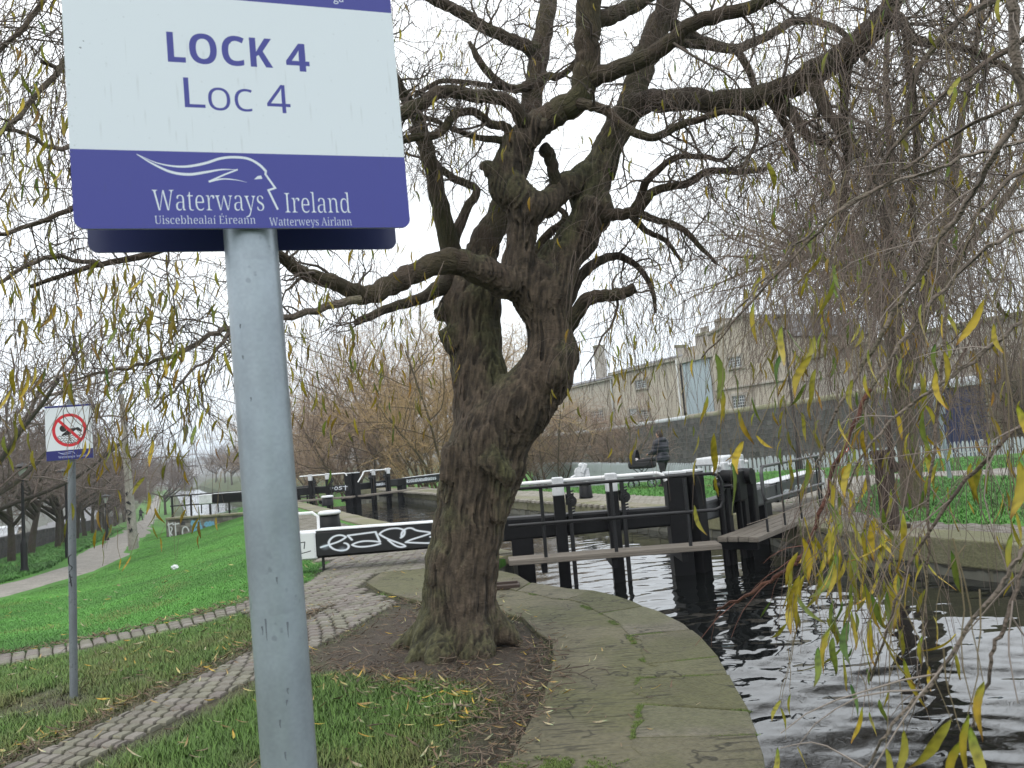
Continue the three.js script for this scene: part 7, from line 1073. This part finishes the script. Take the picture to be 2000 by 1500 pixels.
// ------------------------------------------------------------------ grass, litter of leaves, small things
{
  const r = rng(55), tuft = (n, h, spread, w) => { const b = new MB(true); for (let i = 0; i < n; i++) { const a = r() * 6.28, x = (r() - 0.5) * spread, z = (r() - 0.5) * spread, l = h * (0.5 + 0.7 * r()), bend = l * (0.3 + 0.9 * r()), ca = cos(a), sa = sin(a), k = 0.7 + 0.6 * r(), c0 = [k * 0.8, k * 0.8, k * 0.8], base = b.count; for (let s = 0; s <= 2; s++) { const t = s / 2, ww = w * (1 - t * 0.85); for (const e of [-1, 1]) b.vert(x + ca * bend * t * t - sa * ww * e, l * t * (1 - 0.25 * t), z + sa * bend * t * t + ca * ww * e, -ca * 0.4, 0.9, -sa * 0.4, 0, 0, [k, k, k]); } for (let s = 0; s < 2; s++) { const q = base + s * 2; b.i.push(q, q + 1, q + 2, q + 1, q + 3, q + 2); } } return b.geo(); };
  const gm = mat({ vertexColors: true, roughness: 0.7 }); gm.side = THREE.DoubleSide;
  const grow = (name, label, count, area, geo, scale, colour, lift = -0.012) => {
    const list = []; let guard = 0; while (list.length < count && guard++ < count * 12) { const [x, z] = area(); if (paved(x, z) || inPoly(canalPoly, x, z) || distPoly(canalPoly, x, z) < 0.8 && x > -4 && z > -16) continue; if (x > 3 && inPoly(rightPave, x, z)) continue; if (onTow(x, z)) continue; const s = hypot(x, z) < 16 ? soilness(x, z) : 0; if (r() < s * 1.06) continue; list.push([x, z, s]); }
    const im = new THREE.InstancedMesh(geo, gm, list.length); im.name = name; list.forEach(([x, z, s], i) => { const c = colour(x, z, s); im.setMatrixAt(i, M4(x, H(x, z) + lift, z, r() * 6.28, scale * (0.7 + 0.6 * r()), scale * (0.6 + 0.8 * r()) * (1 - 0.4 * s), scale * (0.7 + 0.6 * r()), (r() - 0.5) * 0.3, (r() - 0.5) * 0.3)); im.setColorAt(i, lin(...c)); });
    scene.add(im); tag(im, label, 'grass', null, 'stuff');
  };
  const vivid = (x, z) => { const k = 0.8 + 0.7 * fbm(x * 0.5, z * 0.5, 1, 3) + 0.3 * (r() - 0.5), wn = 0.45 * ss(0.12, 0.4, fbm(x * 0.8, z * 0.8, 21, 4)); if (r() < wn) return [0.17 * k, 0.2 * k, 0.05 * k]; return [0.098 * k, 0.285 * k, 0.045 * k]; };
  const nearC = (x, z, s) => { const q = ss(-0.2, 0.4, fbm(x * 0.9, z * 0.9, 3, 4) + 0.35 * (r() - 0.5)), k = 0.75 + 0.5 * r(); return mixc(mixc([0.085, 0.165, 0.028], [0.135, 0.125, 0.042], q * 0.8), [0.1, 0.085, 0.05], s * 0.7).map((c) => c * k); };
  const mixC = (x, z, s) => mixc(nearC(x, z, s), vivid(x, z), ss(8.2, 9.4, -z * 0.85 + abs(x) * 0.35));
  grow('near_grass', 'patchy short grass with bare spots in the foreground', 30000, () => [lerp(-6.5, 0.6, r()), lerp(-9.2, -3.0, r())], tuft(9, 0.07, 0.1, 0.0028), 1, mixC);
  grow('lawn', 'bright green sloping lawn between the lock and the towpath', 190000, () => { const v = lerp(-4, 34, sqrt(r())), u = lerp(v < 20 ? -14 : -9, -3.7, pow(r(), v < 20 ? 0.6 : 1)); return r() < 0.45 ? [lerp(-16, -2.2, r()), lerp(-17, -8, r())] : toXZ(u, v); }, tuft(8, 0.024, 0.12, 0.003), 1.0, vivid);
  grow('bank_grass', 'green grass strips on the far canal bank', 45000, () => r() < 0.6 ? toXZ(lerp(4.7, 13, r()), lerp(4, 22, r())) : [lerp(5.5, 16, r()), lerp(-28, -11, r())], tuft(9, 0.045, 0.22, 0.006), 1.3, vivid);
  grow('verge_grass', 'green verge under the street trees', 16000, () => toXZ(lerp(-14.3, -10.6, r()), lerp(13, 70, r())), tuft(9, 0.08, 0.24, 0.007), 1.5, (x, z) => vivid(x, z).map((c) => c * 0.8));
  // moss in the joints of the quay
  const ml = []; quayJoints.forEach(([o, q], k) => { const nx = quayJoints[min(k + 1, quayJoints.length - 1)][1]; for (const [a, b, n] of [[o, q, 260], [q, nx, 300]]) for (let i = 0; i < n; i++) { const t = r(), p = V().lerpVectors(a, b, t); if (noise(p.x * 3.1, p.z * 3.1, k) < 0.06) continue; const w = 0.028 * (r() + r() - 1); ml.push([p.x + w, p.z + w * (r() - 0.5) * 3]); } });
  for (let i = 0; i < 700; i++) { const p = onY(1080 + 120 * (r() + r() + r() - 1.5), 1497 + 26 * (r() + r() - 1), 0.045); if (noise(p.x * 9, p.z * 9, 3) > -0.1) ml.push([p.x, p.z]); }
  const mi = new THREE.InstancedMesh(tuft(10, 0.01, 0.026, 0.0022), gm, ml.length); ml.forEach(([x, z], i) => { mi.setMatrixAt(i, M4(x, 0.036, z, r() * 6, 0.8 + r() * 0.6, 0.7 + 0.6 * r(), 0.8 + r() * 0.6)); const c = 0.7 + 0.6 * r(); mi.setColorAt(i, lin(0.08 * c, 0.12 * c, 0.02 * c)); }); mi.name = 'moss'; scene.add(mi); tag(mi, 'green moss in the joints of the quay stones', 'moss', null, 'stuff');
  // fallen leaves
  const fl = leafGeo[1].clone(); fl.rotateX(PI / 2); const fm = mat({ rgb: [1, 1, 1], roughness: 0.7, vertexColors: true }); fm.side = THREE.DoubleSide;
  const spots = []; const put = (n, f) => { for (let i = 0; i < n; i++) { const [x, z] = f(); if (inPoly(canalPoly, x, z)) continue; if (x > -5 && z > -12 && !paved(x, z) && distPoly(canalPoly, x, z) < 0.02) continue; spots.push([x, z]); } };
  put(900, () => [lerp(-5.5, -0.3, r()), lerp(-9, -3.0, r())]); put(1500, () => { const q = soilPoly[floor(r() * soilPoly.length)], w = soilPoly[floor(r() * soilPoly.length)], t = r(); return [lerp(q[0], w[0], t) + 0.3 * (r() - 0.5), lerp(q[1], w[1], t) + 0.3 * (r() - 0.5)]; });
  put(700, () => { const i = floor(r() * (pathUpper.length - 1)), t = r(), a = pathUpper[i], b = pathUpper[i + 1]; return [lerp(a[0], b[0], t) + 0.3 * (r() - 0.6), lerp(a[1], b[1], t) + 0.3 * (r() - 0.7)]; }); put(700, () => { const q = sidePoly[floor(r() * 5)], w = sidePoly[floor(r() * 5)], t = r(); return [lerp(q[0], w[0], t), lerp(q[1], w[1], t) - 0.35 * r() * r() + 0.1]; }); put(250, () => [lerp(-4, 0, r()), lerp(-14, -7, r())]); put(260, () => [lerp(-13, -3, r()), lerp(-17, -8.5, r())]); put(60, () => [lerp(-0.6, 0.9, r()), lerp(-6.5, -3.2, r())]);
  const im = new THREE.InstancedMesh(fl, fm, spots.length), pal = [[0.4, 0.33, 0.14], [0.3, 0.2, 0.08], [0.16, 0.11, 0.068], [0.105, 0.072, 0.046], [0.42, 0.27, 0.04], [0.36, 0.31, 0.2]];
  spots.forEach(([x, z], i) => { const onP = paved(x, z), sl = soilness(x, z), l = (0.06 + 0.05 * r()) * (onP ? 0.8 : 1), y = H(x, z) + (onP ? 0.05 : 0.014 + 0.03 * r() * (1 - sl)); im.setMatrixAt(i, M4(x, y, z, r() * 6.28, l * (0.7 + 0.6 * r()) * (sl > 0.6 ? 0.65 : 1.1), l, l, (r() - 0.5) * 0.7, (r() - 0.5) * 0.9)); const c = 0.6 + 0.6 * r(), q = pal[sl > 0.5 && r() < 0.86 ? 2 + floor(r() * 2) : floor(r() * 6)]; im.setColorAt(i, lin(...q.map((v) => v * c))); }); im.name = 'fallen_leaves'; scene.add(im); tag(im, 'yellow and brown willow leaves scattered over grass, soil and bricks', 'fallen leaves', null, 'stuff');
  // fallen twigs on the soil and the quay
  const tb = new MB(true); for (let i = 0; i < 420; i++) { const q = soilPoly[floor(r() * soilPoly.length)], w = soilPoly[floor(r() * soilPoly.length)], s = r(), x = lerp(q[0], w[0], s) + 0.2 * (r() - 0.5), z = lerp(q[1], w[1], s) + 0.2 * (r() - 0.5); if (inPoly(pathPoly, x, z)) continue; const a = r() * 6.28, l = 0.06 + 0.3 * r() * r(), pts = wander(r, V(x, 0.02 + (paved(x, z) ? 0.03 : 0.0) + 0.012 * r(), z), V(cos(a), 0, sin(a)), l, 4, 0.5, 0).map((p) => V(p.x, max(0.012, min(p.y, 0.06)), p.z)); tb.tube(pts, 0.0022 + 0.002 * r(), 4, { col: mixc([0.06, 0.04, 0.03], [0.17, 0.13, 0.095], r()) }); }
  const ft = tb.build('fallen_twigs', M.twig); tag(ft, 'dead twigs strewn over the bare soil round the willow', 'twigs', null, 'stuff');
  { const p = onY(1170, 1311, 0.05), b = new MB(true), q = onY(1150, 1327, 0.05); for (const [a, c] of [[[1095, 1312], [1150, 1325]], [[1130, 1318], [1160, 1304]], [[1165, 1306], [1190, 1316]]]) { const m = onY(...a, 0.05), n = onY(...c, 0.05); b.tube([m, V().lerpVectors(m, n, 0.5).add(V(0.02, 0.012, 0)), n], 0.0035, 5, { col: [0.07, 0.055, 0.04] }); } tag(b.build('fallen_branch', M.twig), 'thin dead branch lying on the mossy concrete quay', 'branch'); }
  { const p = onY(341, 1097, 0), d = 17, q = at(341, 1096, d), y = H(q.x, q.z), t = mesh('paper_litter', (() => { const g = new THREE.IcosahedronGeometry(0.07, 2), P = g.attributes.position; for (let i = 0; i < P.count; i++) { const k = 1 + 0.5 * noise(P.getX(i) * 30, P.getY(i) * 30, P.getZ(i) * 30); P.setXYZ(i, P.getX(i) * k, P.getY(i) * k * 0.8, P.getZ(i) * k); } g.computeVertexNormals(); return g; })(), M.white); t.position.set(q.x, y + 0.06, q.z); tag(t, 'crumpled white litter lying on the green lawn', 'litter'); }
  { const p = onY(960, 1152, 0.03), b = thing('iron_plate', 'small rusty iron frame set in the quay beside the trunk', 'iron plate', [p.x + 0.15, 0.035, p.z]), m = mat({ rgb: [0.05, 0.035, 0.028], roughness: 0.9 }); const f = mesh('plate', bevelBox(0.34, 0.05, 0.2, 0.01), m, b); f.position.y = 0.025; const s = mesh('rib', bevelBox(0.3, 0.03, 0.04, 0.008), m, b); s.position.y = 0.06; }
}
renderer.render(scene, camera);
